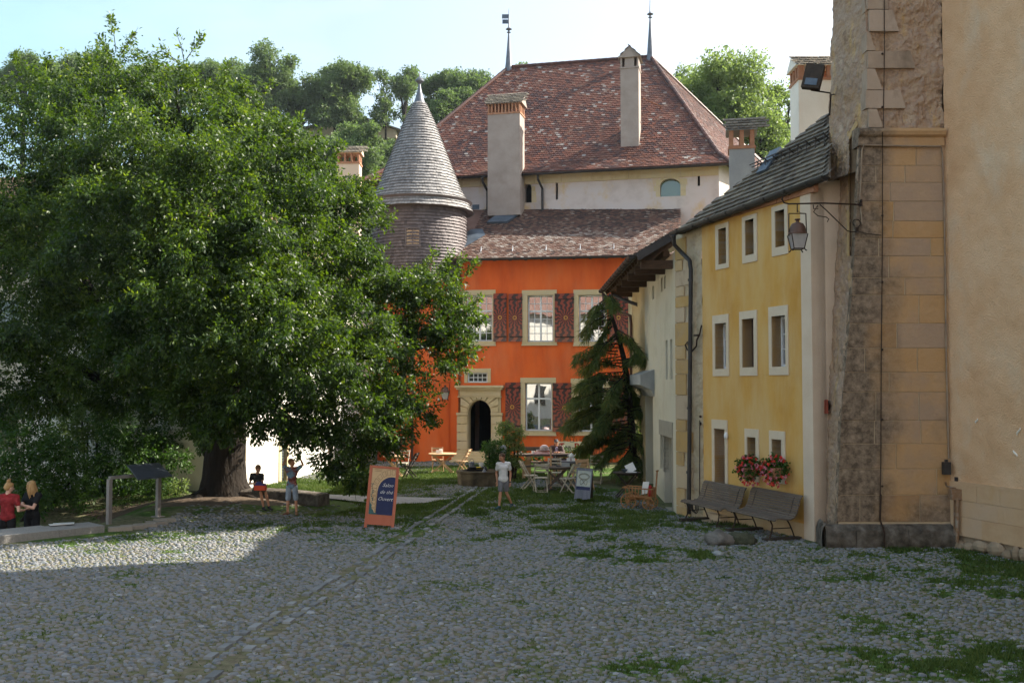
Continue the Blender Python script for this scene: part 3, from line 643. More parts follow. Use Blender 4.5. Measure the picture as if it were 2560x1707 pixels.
        for corner in (ca, math.pi-ca):
            if a0 < corner < a1: mid.append(ed(corner))
        poly = [p[0], p[1], e1]+mid+[e0]
        D.prism([FO.P(u, .052, z) for u, z in poly], FO.n*(.07+.03*(k == nb//2)), tint=random.random())
    D.fbox(FO, q0+.02, q1-.02, .03, .14, top+.01, top+.05, tint=.5); D.fbox(FO, q0+.06, q1-.06, .03, .11, top+.06, pz1-.1, tint=.7)
    D.fbox(FO, q0-.02, q1+.02, .0, .20, pz1-.1, pz1-.02, tint=.4); D.fbox(FO, q0-.07, q1+.07, .0, .28, pz1-.017, pz1+.08, tint=.7)
    po = D.build('doorway', MT['stone'], OH)
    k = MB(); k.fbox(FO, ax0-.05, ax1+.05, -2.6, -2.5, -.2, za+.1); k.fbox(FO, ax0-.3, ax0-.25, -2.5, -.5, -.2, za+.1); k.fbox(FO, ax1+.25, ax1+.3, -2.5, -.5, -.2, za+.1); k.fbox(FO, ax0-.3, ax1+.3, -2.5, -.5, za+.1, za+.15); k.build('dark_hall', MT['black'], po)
    st = MB()
    for i in range(4): st.fbox(FO, q0-.08+i*.03, q1-.0-i*.03, .0, 1.15-i*.28, -.2+(i > 0)*.001, .10*(i+1), tint=random.random())
    st.build('steps', MT['stone'], OH)
    # roof
    eL = onplane(1085, 649, FO.P(0, .55, 0), FO.n); eR = FO.P(ur+.2, .55, eL.z); eL = FO.P((eL-FO.o).dot(FO.u), .55, eR.z)
    V = (FO.n*-1*math.cos(math.radians(31))+Vector((0, 0, math.sin(math.radians(31))))); Wd = (eR-eL).length; Ln = 5.6
    slab('roof', OH, MT['tile_old'], [eL, eR, eR+V*Ln, eL+V*Ln])
    uvp = lambda px, py: (lambda p: ((p-eL).dot(FO.u), (p-eL).dot(V)))(onplane(px, py, eL, FO.u.cross(V)))
    def tf(cu, cv, n):
        return np.clip(RNG.normal(.50, .27, n)+.14*(cv < 2.4)-.16*(cv > 3), 0, 1)  # sunlit lower band and shadowed upper band put into the tile tint
    tiles('roof_tiles', OH, MT['tile_old'], eL, FO.u, V, Wd, Ln, .15, .115, tintf=tf, poly=[(0.35, 0), (Wd, 0), (Wd, Ln), (1.2, Ln), (1.2, 2.0)], jit=.008)
    for px in (1135, 1210, 1287, 1369, 1453, 1536):
        p = uvp(px, 612); sg = MB()
        q = eL+FO.u*p[0]+V*(.75); Nn = FO.u.cross(V)
        sg.bar(q-V*.12+Nn*.03, q+V*.12+Nn*.06, .03, .012); sg.bar(q+V*.1+Nn*.04, q+V*.1+Nn*.17, .025, .012); sg.bar(q-V*.12+Nn*.03, q+V*.1+Nn*.17, .02, .012); sg.build('snow_guard', MT['sash'], OH)
    g = MB(); gutter(g, eL+FO.n*.06+Vector((0, 0, -.02)), eR+FO.n*.06+Vector((0, 0, -.02)), .08); g.build('gutter', MT['metal'], OH)
    u = .4
    while u < Wd-.2:
        MB().fbox(FO, (eL-FO.o).dot(FO.u)+u, (eL-FO.o).dot(FO.u)+u+.11, -.05, .46, zt-.26+.0, zt-.13).build('rafter_end', MT['wood_dark'], OH); u += .66
    f = MB(); f.add([uvq for uvq in [eL+V*0+FO.u.cross(V)*.05, eL+FO.u*.5+FO.u.cross(V)*.05, eL+FO.u*1.75+V*2.4+FO.u.cross(V)*.05, eL+FO.u*1.5+V*3.1+FO.u.cross(V)*.05, eL+FO.u*1.0+V*3.1+FO.u.cross(V)*.05, eL+FO.u*-.1+V*.5+FO.u.cross(V)*.05]], [(0, 1, 2, 3, 4, 5)])
    f.prism([eL+FO.u*1.6+V*3.7+FO.u.cross(V)*.03, eL+FO.u*2.5+V*3.7+FO.u.cross(V)*.03, eL+FO.u*2.9+V*4.6+FO.u.cross(V)*.03, eL+FO.u*1.9+V*4.6+FO.u.cross(V)*.03], FO.u.cross(V)*.1)
    tp = eL+V*Ln; f.prism([tp+FO.u*.6, tp+FO.u*Wd, tp+FO.u*Wd+Vector((0, 0, .22)), tp+FO.u*.6+Vector((0, 0, .22))], FO.n*.04)
    f.build('flashing', MT['lead'], OH)
    pp = MB(); q = FO.uv(1150, 660); u = q[0]; pp.tube([FO.P(u, .07, zt-.2), FO.P(u, .07, 0)], .045, 8); pp.build('downpipe', MT['rust'], OH)
oh()
def banner():
    u0, u1, z0, z1 = FO.R(1395, 1102, 1465, 1128, n=1.6); fr = FO.off(1.6)
    t = thing('tea_room_banner', 'cream cloth banner with red and black blackletter words Tea-Room hung on the iron railing', 'banner', tuple(fr.P(u0, 0, z0)))
    b = MB(); n = 12
    for i in range(n):
        ua, ub = u0+(u1-u0)*i/n, u0+(u1-u0)*(i+1)/n; sa, sb = [.02*math.sin(k/n*math.pi*3) for k in (i, i+1)]; da, db = [-.03*math.sin(k/n*math.pi*4)**2 for k in (i, i+1)]
        b.prism([fr.P(ua, .03+sa, z0), fr.P(ub, .03+sb, z0), fr.P(ub, .03+sb, z1+db), fr.P(ua, .03+sa, z1+da)], fr.n*-.008)
    b.build('cloth', M('banner_cloth', [(.62, .54, .42), (.70, .62, .50)], bump=.1), t)
    W_ = u1-u0; Hh = z1-z0
    red = M('red_letter_paint', [(.40, .03, .025)], bump=0); blk = M('black_letter_paint', [(.04, .03, .03)], bump=0)
    # blackletter strokes on a unit em: (x0,y0,x1,y1,width)
    def strokes(S_, ox, sc, mb):
        for (x0, y0, x1, y1, w_) in S_:
            a = fr.P(ox+x0*sc, .06, z0+.1*Hh+y0*sc); c = fr.P(ox+x1*sc, .06, z0+.1*Hh+y1*sc); mb.bar(a, c, .004, w_*sc, up=tuple(fr.n.cross((c-a).normalized())) if True else (0, 0, 1))
    T = [(.05, .86, .62, .92, .16), (.05, .86, .0, .62, .08), (.34, .9, .34, .08, .17), (.34, .08, .55, .16, .1), (.12, .1, .34, .04, .09), (.62, .92, .66, .75, .07)]
    Rr = [(.12, .92, .12, .04, .17), (.0, .9, .3, .94, .1), (.12, .92, .5, .9, .12), (.5, .9, .52, .56, .15), (.52, .56, .12, .5, .09), (.28, .5, .58, .06, .16), (.58, .06, .7, .12, .07), (.0, .02, .24, .04, .07)]
    e = [(.06, .45, .06, .1, .12), (.06, .1, .28, .03, .09), (.06, .48, .26, .52, .09), (.26, .52, .3, .34, .09), (.3, .34, .08, .26, .06)]
    a_ = [(.06, .4, .06, .1, .12), (.06, .08, .22, .03, .08), (.04, .48, .28, .52, .08), (.3, .52, .3, .04, .12), (.3, .04, .4, .08, .06), (.06, .34, .28, .38, .06)]
    o_ = [(.06, .44, .06, .1, .12), (.06, .48, .22, .54, .09), (.3, .46, .3, .1, .12), (.14, .03, .3, .1, .09), (.06, .08, .16, .03, .08)]
    m_ = [(.05, .5, .05, .03, .11), (.05, .48, .2, .52, .07), (.26, .5, .26, .03, .11), (.26, .48, .4, .52, .07), (.47, .5, .47, .03, .11), (.47, .03, .56, .08, .06)]
    r_ = MB(); k = MB(); s = Hh*.72; s2 = Hh*.95
    x = u0+.05*W_; strokes(T, x, s, r_); x += s*.7; strokes(e, x, s2*.8, k); x += s2*.34; strokes(a_, x, s2*.8, k); x += s2*.40
    k.bar(fr.P(x, .06, z0+.36*Hh), fr.P(x+.08*W_, .06, z0+.36*Hh), .004, .06*Hh, up=(0, 0, 1)); x += .10*W_
    strokes(Rr, x, s, r_); x += s*.76; strokes(o_, x, s2*.8, k); x += s2*.36; strokes(o_, x, s2*.8, k); x += s2*.36; strokes(m_, x, s2*.8, k)
    r_.build('red_lettering', red, t); k.build('black_lettering', blk, t)
    # iron railing behind it
    v0, v1, y0, y1 = FO.R(1386, 1097, 1530, 1165, n=1.6)
    f = thing('iron_railing', 'black spiked iron railing in front of the orange wall behind the banner', 'railing', tuple(fr.P(v0, 0, 0))); b = MB(); u = v0
    for z in (.35, y1-.12): b.bar(fr.P(v0, 0, z), fr.P(v1, 0, z), .03, .015)
    b.build('rail', MT['iron'], f); b = MB()
    while u < v1: b.tube([fr.P(u, 0, 0), fr.P(u, 0, y1-.05), fr.P(u, 0, y1+.05)], [.012, .012, .001], 6); u += .125
    o = b.build('bars', MT['iron'], f)
    kt = thing('hanging_kettle', 'shiny tin kettle hung on the railing right of the banner', 'kettle', tuple(fr.P(FO.uv(1477, 1115, 1.6)[0], .12, FO.uv(1477, 1123, 1.6)[1])))
    l = Vector(WL[kt.name]); b = MB(); b.lathe([(.085, 0), (.09, .02), (.075, .14), (.05, .17), (.045, .2), (.01, .23)], l, 14); b.build('body', MT['zinc'], kt, smooth=40)
    b = MB(); b.tube([l+Vector((-.08, 0, .05)), l+Vector((-.14, 0, .09)), l+Vector((-.17, 0, .17))], [.02, .014, .01], 8); b.build('spout', MT['zinc'], kt, smooth=True)
    b = MB(); b.tube([l+Vector((.08*math.cos(a), 0, .16+.11*math.sin(a))) for a in np.linspace(-.2, math.pi+.2, 10)], .007, 6); b.build('handle', MT['iron'], kt, smooth=True)
banner()
# ================================================================ BIG TILED HOUSE
BH = thing('big_tiled_house', 'tall house with steep red speckled tile roof, pale attic wall and two spires', 'house', tuple(FM.P(0, 0, 0)))
def bh():
    zE = 12.62; o = .5
    eu = lambda px, py: (lambda p: (p-FM.o).dot(FM.u))(onplane(px, py, FM.P(0, o, 0), FM.n))
    uR = eu(1826, 403); uL = eu(905, 445)
    fl = FM.P(uL, o, zE); fr_ = FM.P(uR, o, zE)
    rl = at(1272, 170, 51.6); rr = at(1626, 136, 49.7); zr = (rl.z+rr.z)/2; 
    rl = onplane(1272, 170, (0, 0, zr), Vector((0, 0, 1))); rr = onplane(1626, 136, rl, FM.n); rr.z = rl.z
    br = Vector((16.6, 53.9, zE)); bl = FM.P(uL+1.5, -15, zE)
    # walls
    b = MB(); zb = 0; wi = FM
    r1 = FM.R(1650, 446, 1701, 491); r2 = FM.R(1311, 458, 1329, 507); sl = [FM.R(1389, 455, 1395, 499), FM.R(1744, 433, 1750, 465)]
    uw0, uw1 = uL+.6, uR-.5; zt = zE+.15
    m1, m2 = r1[0]-.3, r1[1]+.3
    wallmesh(b, FM, uw0, r2[0]-.3, zb, zt); wallmesh(b, FM, r2[1]+.3, m1, zb, zt, [sl[0]], .3); wallmesh(b, FM, m2, uw1, zb, zt, [sl[1]], .3)
    arched_wall(b, FM, m1, m2, zb, zt, r1[0], r1[1], r1[2], r1[2]+(r1[3]-r1[2])*.6, r1[3], .32)
    arched_wall(b, FM, r2[0]-.3, r2[1]+.3, zb, zt, r2[0], r2[1], r2[2], r2[2]+(r2[3]-r2[2])*.75, r2[3], .4)
    c0 = FM.P(uw1, 0, 0); c1 = Vector((br.x-.6, br.y-.3, 0)); c2 = Vector((bl.x, bl.y-.6, 0)); c3 = FM.P(uw0, 0, 0)
    for p, q in ((c0, c1), (c1, c2), (c2, c3)): b.add([p, q, q+Vector((0, 0, zt)), p+Vector((0, 0, zt))], [(0, 1, 2, 3)])
    b.build('wall', MT['pinkwall'], BH)
    b = MB(); u = uw0
    while u < uw1-.05:
        u2 = min(u+random.uniform(.35, .9), uw1); b.fbox(FM, u, u2-.012, -.02, .05+random.uniform(0, .01), zE-.42, zE-.02, tint=random.random()); u = u2
    for (q, k) in ((r1, .17), (r2, .14)):
        z = q[2]
        while z < q[3]-.25:
            for s, e in ((q[0]-k-random.uniform(0, .12), q[0]-.004), (q[1]+.004, q[1]+k+random.uniform(0, .12))): b.fbox(FM, s, e, -.02, .014, z, z+.24, tint=random.random())
            z += .25
        P = arch_pts(q[0], q[1], q[2]+(q[3]-q[2])*(.6 if q is r1 else .75), q[3], 7); cx = (q[0]+q[1])/2
        for i in range(len(P)-1):
            o1 = (P[i][0]+(P[i][0]-cx)*.12, P[i][1]+.15); o2 = (P[i+1][0]+(P[i+1][0]-cx)*.12, P[i+1][1]+.15)
            b.prism([FM.P(P[i][0], .002, P[i][1]), FM.P(P[i+1][0], .002, P[i+1][1]), FM.P(o2[0], .002, o2[1]), FM.P(o1[0], .002, o1[1])], FM.n*.015, tint=random.random())
    b.build('ochre_cornice_stones', MT['stone'], BH)
    g = MB(); g.add([FM.P(r1[0], -.25, r1[2]), FM.P(r1[1], -.25, r1[2]), FM.P(r1[1], -.25, r1[3]), FM.P(r1[0], -.25, r1[3])], [(0, 1, 2, 3)])
    w_ = g.build('arched_window', MT['glass_painted_hill'], BH)
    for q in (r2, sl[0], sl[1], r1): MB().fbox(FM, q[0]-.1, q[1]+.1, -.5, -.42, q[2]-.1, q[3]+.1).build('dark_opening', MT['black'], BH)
    tc = Vector((sum((fl.x, fr_.x, br.x, bl.x))/4, sum((fl.y, fr_.y, br.y, bl.y))/4, 0))
    # roof planes with a shallower skirt (sprocketed eaves)
    th = .06
    def plane(name, A, B, C_, D, mat, poly_extra=None, nm='roof_tiles'):   # eave A->B, top C_(over B), D(over A)
        U = (B-A).normalized(); nn = U.cross(((C_+D)/2-A)).normalized()
        if nn.z < 0: nn = -nn
        V = nn.cross(U).normalized();
        if V.z < 0: V = -V
        loc = lambda p: ((p-A).dot(U), (p-A).dot(V)); P = [loc(A), loc(B), loc(C_)]+([loc(D)] if (D-C_).length > .01 else [])
        us = [p[0] for p in P]; umin = min(us); P2 = [(p[0]-umin, p[1]) for p in P]
        slab(name, BH, MT['tile'], [A, B, C_]+([D] if (D-C_).length > .01 else []), th)
        def tf(cu, cv, n):
            t = np.clip(RNG.normal(.55, .13, n), .1, .8); ln = vnoise(cu, cv*1.6, .9, 5)
            t = np.where(RNG.random(n) < .30*(.4+1.2*(ln > .45)), RNG.uniform(0, .3, n), t)
            t = np.where(RNG.random(n) < .05*(1+1.2*(vnoise(cu, cv, 1.3, 8) > .6)), RNG.uniform(.85, 1.05, n), t); return t
        return tiles(nm, BH, mat, A+U*umin, U, V, max(us)-umin, max(p[1] for p in P), .19, .165, poly=P2, tintf=tf), U, V
    # skirt: lower 1.3 m at 30 degrees
    t = .13; k1 = fl.lerp(rl, t)-Vector((0, 0, .32)); k2 = fr_.lerp(rr, t)-Vector((0, 0, .32)); k3 = br.lerp(rr, t)-Vector((0, 0, .32))
    k4 = bl.lerp(rl, t)-Vector((0, 0, .32))
    _, Um, Vm = plane('roof', k1, k2, rr, rl, MT['tile']); plane('roof', fl, fr_, k2, k1, MT['tile'])
    plane('roof', k2, k3, rr, rr, MT['tile']); plane('roof', fr_, br, k3, k2, MT['tile'])
    plane('roof', k4, k1, rl, rl, MT['tile']); plane('roof', bl, fl, k1, k4, MT['tile'])
    slab('roof', BH, MT['tile'], [bl, br, rr, rl], th)
    rb = MB()
    def ridge(A, B, r=.11):
        n = int((B-A).length/.36); d = (B-A)/n
        for i in range(n): rb.tube([A+d*i+Vector((0, 0, .03)), A+d*(i+1.06)+Vector((0, 0, .03))], [r, r*.86], 8, tint=random.uniform(.0, .35))
    ridge(rr, rl); ridge(k2, rr); ridge(fr_, k2); ridge(rl, k1); ridge(k1, fl); ridge(k3, rr)
    rb.build('ridge_tiles', MT['tile'], BH)
    g = MB(); d0 = Vector((0, 0, -.05)); gutter(g, fl+FM.n*.06+d0, FM.P(eu(1219, 430), o+.06, zE-.05), .09); gutter(g, FM.P(eu(1305, 430), o+.06, zE-.05), fr_+FM.n*.06+d0, .09)
    g.fbox(FM, uL+.3, uR-.3, 0.05, o-.02, zE-.03, zE-.005)
    for px, zz in ((1207, 12.5), (1345, 12.5)):
        u = eu(px, 440); g.tube([FM.P(u, o+.05, zz), FM.P(u, o+.02, zz-.2), FM.P(u+.12, .12, zz-.55), FM.P(u+.12, .1, zz-2.0), FM.P(u+.12, .3, zz-2.15), FM.P(u-(.6 if px > 1300 else -.1), .55, zz-2.3)], .055, 8)
    g.build('gutter', MT['metal'], BH)
    # spires
    for px0, py0, pyb, pyt, flag, P in ((1274, 170, 78, 22, True, rl), (1629, 135, 32, -20, False, rr)):
        kk = P.y/F; s = MB(); hh = (py0-pyb)*kk; ht = (py0-pyt)*kk
        s.lathe([(.26, -.25), (.2, 0), (.17, .2), (.045, hh-.15), (.04, hh-.05), (.11, hh-.03), (.05, hh+.02), (.05, hh+.08), (.17, hh+.14), (.06, hh+.22), (.035, hh+.3), (.012, ht), (.002, ht+.12)], P, 12)
        so = s.build('spire', MT['zinc'], BH, smooth=40)
        if flag:
            f = MB(); f.prism([P+Vector((-.03, 0, ht-.5)), P+Vector((-.34, .0, ht-.5)), P+Vector((-.34, .0, ht-.72)), P+Vector((-.03, 0, ht-.72))][::1], (0, .02, 0)); f.prism([P+Vector((0, 0, ht-.45)), P+Vector((-.36, 0, ht-.45)), P+Vector((-.36, 0, ht-.22)), P+Vector((0, 0, ht-.22))], (0, .015, 0)); f.build('weather_flag', MT['lead'], so)
    return fl, fr_, rl, rr, eu, Um, Vm, k1, zE
BHI = bh()
def chimney(par, base, u, wu, wn, h, cap='gable_u', mat='chimney', capmat='tile_grey', name='chimney', hs=.42, nh=7, rh=.42, ov=.1, brickring=True, solidvent=False, pw=.07):
    """shaft with vent openings and little tiled roof. base: front-left bottom corner, u: direction along front"""
    fr = Fr((base[0], base[1]), (u.x, u.y)); z0 = base[2]; b = MB(); b.fbox(fr, 0, wu, -wn, 0, z0, z0+h)
    ch = b.build(name, MT[mat], par); zt = z0+h; b = MB()
    if brickring: b.fbox(fr, -.03, wu+.03, -wn-.03, .03, zt, zt+.07)
    zz = zt+.07; m = max(1, nh)
    if solidvent:
        for uu, pw_ in ((0, .08), (.2, wu-.4), (wu-.08, .08)): b.fbox(fr, uu, uu+pw_, -wn, 0, zz, zz+hs)
    for i in range(m+1 if not solidvent else 0):
        uu = (wu-pw)*i/m
        b.fbox(fr, uu, uu+pw, -.1, 0, zz, zz+hs); b.fbox(fr, uu, uu+pw, -wn, -wn+.1, zz, zz+hs)
    for nn in (-.35*wn, -.65*wn): b.fbox(fr, 0, .08, nn-.05, nn+.05, zz, zz+hs); b.fbox(fr, wu-.08, wu, nn-.05, nn+.05, zz, zz+hs)
    b.fbox(fr, .1, wu-.1, -wn+.12, -.12, zz, zz+.05)
    zz += hs; b.build('vent_pillars', MT['chimney' if solidvent else 'brick'], ch); b = MB()
    if cap == 'gable_u':   # ridge runs along u
        pa = [fr.P(-ov, ov, zz), fr.P(-ov, -wn-ov, zz), fr.P(-ov, -wn/2, zz+rh)]; b.prism(pa, fr.u*(wu+2*ov)); U0, V0 = fr.P(-ov, ov, zz), (fr.P(-ov, -wn/2, zz+rh)-fr.P(-ov, ov, zz)); W_ = wu+2*ov
        b.build('cap', MT[mat], ch); tiles('cap_tiles', ch, MT[capmat], U0, fr.u, V0, W_, V0.length, .16, .15, lift=.04)
    else:
        pa = [fr.P(-ov, ov, zz), fr.P(wu+ov, ov, zz), fr.P(wu/2, ov, zz+rh)]; b.prism(pa, fr.n*-(wn+2*ov)); b.build('cap', MT[mat], ch)
        for s in (0, 1):
            A = fr.P(-ov if s == 0 else wu+ov, ov if s == 0 else -wn-ov, zz); V0 = fr.P(wu/2, ov if s == 0 else -wn-ov, zz+rh)-A
            tiles('cap_tiles', ch, MT[capmat], A, fr.n*-1 if s == 0 else fr.n, V0, wn+2*ov, V0.length, .16, .15, lift=.03)
    return ch
def chims():
    # big chimney rising through the lower roof, in front of the attic wall
    kx = 44.3/F; p = at(1219, 512, 44.3); q = at(1299, 512, 44.3)
    chimney(BH, (p.x, p.y, p.z-.5), FM.u, (1300-1219)*kx/.973, .95, (512-284)*kx+.5, 'gable_u', hs=(284-268)*kx+.12, nh=9, rh=.5)
    Y2 = 44.9; kx = Y2/F; p = at(1552, 396, Y2)
    chimney(BH, (p.x, p.y, p.z-.6), FM.u, (1596-1552)*kx/.96, .9, (396-168)*kx+.6, 'gable_n', hs=.42, nh=0, rh=.5, solidvent=True)
    b = MB(); a = at(1607, 247, Y2+.4); b.tube([a, a+Vector((.85, .1, -.33))], .02, 6); b.tube([a+Vector((.85, .1, -.33)), a+Vector((.87, .5, -.35))], .025, 6); b.build('chimney_stay', MT['rust'], BH)
chims()
# ================================================================ ROUND TURRET
TUX, TUY = (1046-1280)/F*42.2, 42.2
TU = thing('round_turret', 'round stair turret with a tall witch-hat roof of silver wooden shingles', 'turret', (TUX, TUY, 0))
def turret():
    c = Vector((TUX, TUY, 0)); k = TUY/F
    zz = lambda py: at(1046, py, TUY).z
    prof = [(136*k, zz(533)), (103*k, zz(473)), (80*k, zz(415)), (57*k, zz(357)), (36*k, zz(303)), (14*k, zz(257))]
    # smooth profile by sampling
    def prr(t):
        n = len(prof)-1; x = t*n; i = min(int(x), n-1); f = x-i; return (prof[i][0]*(1-f)+prof[i+1][0]*f, prof[i][1]*(1-f)+prof[i+1][1]*f)
    def shingles(pf, name, mat, row, wdt, dark=.0):
        L = sum(math.dist(pf((i)/60), pf((i+1)/60)) for i in range(60)); nr = int(L/row); Q = []; T = []
        for j in range(nr):
            r0, z0 = pf(j/nr); r1, z1 = pf(min(1, (j+1.15)/nr)); n = max(8, int(2*math.pi*r0/wdt)); off = random.random()
            tr = random.gauss(0, .04)
            for i in range(n):
                a0 = 2*math.pi*(i+off)/n; a1 = 2*math.pi*(i+off+.95)/n; lf = .055+random.uniform(0, .014); dz = random.uniform(-.012, .012)
                p = lambda r, a, z: (c.x+math.cos(a)*r, c.y+math.sin(a)*r, z)
                if math.sin((a0+a1)/2) > .6: continue
                A, B, Cc, D = p(r0+lf, a0, z0+dz), p(r0+lf, a1, z0+dz), p(r1+.004, a1, z1), p(r1+.004, a0, z1)
                Q.append((A, B, Cc, D)); Q.append((p(r0+lf-.05, a0, z0+dz), p(r0+lf-.05, a1, z0+dz), B, A)); t = min(1, max(0, random.gauss(.5+tr, .2))); T += [t, t*.6]
        o = polymesh(name, Q, mat, TU, tint=T); return o
    b = MB(); b.lathe([(prof[0][0], prof[0][1])]+[prr(i/20) for i in range(1, 21)], c, 40); b.build('roof', MT['shingle_dark'], TU)
    shingles(prr, 'roof_shingles', MT['shingle'], .135, .12)
    zb = zz(706); zt = zz(512); R = 2.0; dr = lambda t: (R+.10*(1-min(1, t*5))**2, zb+(zt-zb)*t)
    b = MB(); b.lathe([(R+.08, zb), (R, zb+.5), (R, zt)], c, 40); b.lathe([(R+.02, zt-.15), (prof[0][0]-.03, zt+.06)], c, 40); b.build('drum', MT['shingle_dark'], TU)
    shingles(dr, 'drum_shingles', MT['shingle_dark'], .125, .12)
    b = MB(); R2 = 1.68; b.lathe([(R2+.04, -.3), (R2, 1), (R2, zb+.15)], c, 48); b.build('lower_wall', MT['orange'], TU, smooth=40)
    b = MB(); b.lathe([(14*k, zz(257)), (8*k, zz(238)), (4*k, zz(220)), (3*k, zz(211)), (5*k, zz(209)), (10.5*k, zz(204)), (10.5*k, zz(200)), (5*k, zz(195)), (2*k, zz(192)), (.6*k, zz(180))], c, 18); b.build('finial', MT['zinc'], TU, smooth=40)
    # small window of the drum
    a = at(1032, 592, TUY-R-.03); fr = Fr((a.x, a.y), (1, 0)); z0, z1 = a.z-.33, a.z+.33; w_ = .25
    b = MB(); 
    for q in ((-w_-.06, -w_, z0, z1), (w_, w_+.06, z0, z1), (-w_-.06, w_+.06, z1, z1+.06), (-w_-.08, w_+.08, z0-.07, z0)): b.fbox(fr, q[0], q[1], -.3, .05, q[2], q[3])
    for q in ((-.014, .014, z0, z1), (-w_, w_, a.z-.014, a.z+.014)): b.fbox(fr, q[0], q[1], -.02, .018, q[2], q[3])
    wo_ = b.build('window', MT['shingle_dark'], TU); g = MB(); g.fbox(fr, -w_, w_, -.03, -.005, z0, z1); g.build('pane', M('curtained_pane', [(.55, .36, .2), (.65, .45, .27)], rough=.4, bump=0, spec=.6), wo_)
    g = MB()
    p1 = onplane(1160, 560, (0, 40.6, 0), Vector((0, 1, 0)))
    p2 = at(1080, 652, 40.0); g.tube([p2, p2+Vector((-.1, -.05, -.4)), p2+Vector((-.55, -.1, -.65)), p2+Vector((-.75, .1, -.95)), p2+Vector((-.8, .3, -8))], .055, 8); g.build('downpipe', MT['copper'], TU)
turret()
# ================================================================ YELLOW HOUSE
YH = thing('yellow_house', 'ochre yellow rendered house with pale stone window surrounds and a weathered tile roof', 'house', tuple(FY.P(0, 0, 0)))
def bump_grid(b, P, nu, nv, amp, sc, seed=0, tint=None):
    """P(s,t)->Vector, normal displaced by noise"""
    vs = []; e = 1e-3
    n = (P(.5+e, .5)-P(.5, .5)).cross(P(.5, .5+e)-P(.5, .5)).normalized()
    if n.dot(Vector((0, 0, H))-P(.5, .5)) < 0 and (n.x*(0-P(.5, .5).x)+n.y*(0-P(.5, .5).y)) < 0: n = -n
    for i in range(nu+1):
        for j in range(nv+1):
            p = P(i/nu, j/nv); q = p*sc+Vector((seed, seed*2, 0))
            d = amp*(mnoise.noise(q)+.5*mnoise.noise(q*2.3)+.35*mnoise.noise(q*5.1)+.2*mnoise.noise(q*11))
            vs.append(p+n*d)
    fs = [(i*(nv+1)+j, (i+1)*(nv+1)+j, (i+1)*(nv+1)+j+1, i*(nv+1)+j+1) for i in range(nu) for j in range(nv)]
    b.add(vs, fs, .5)
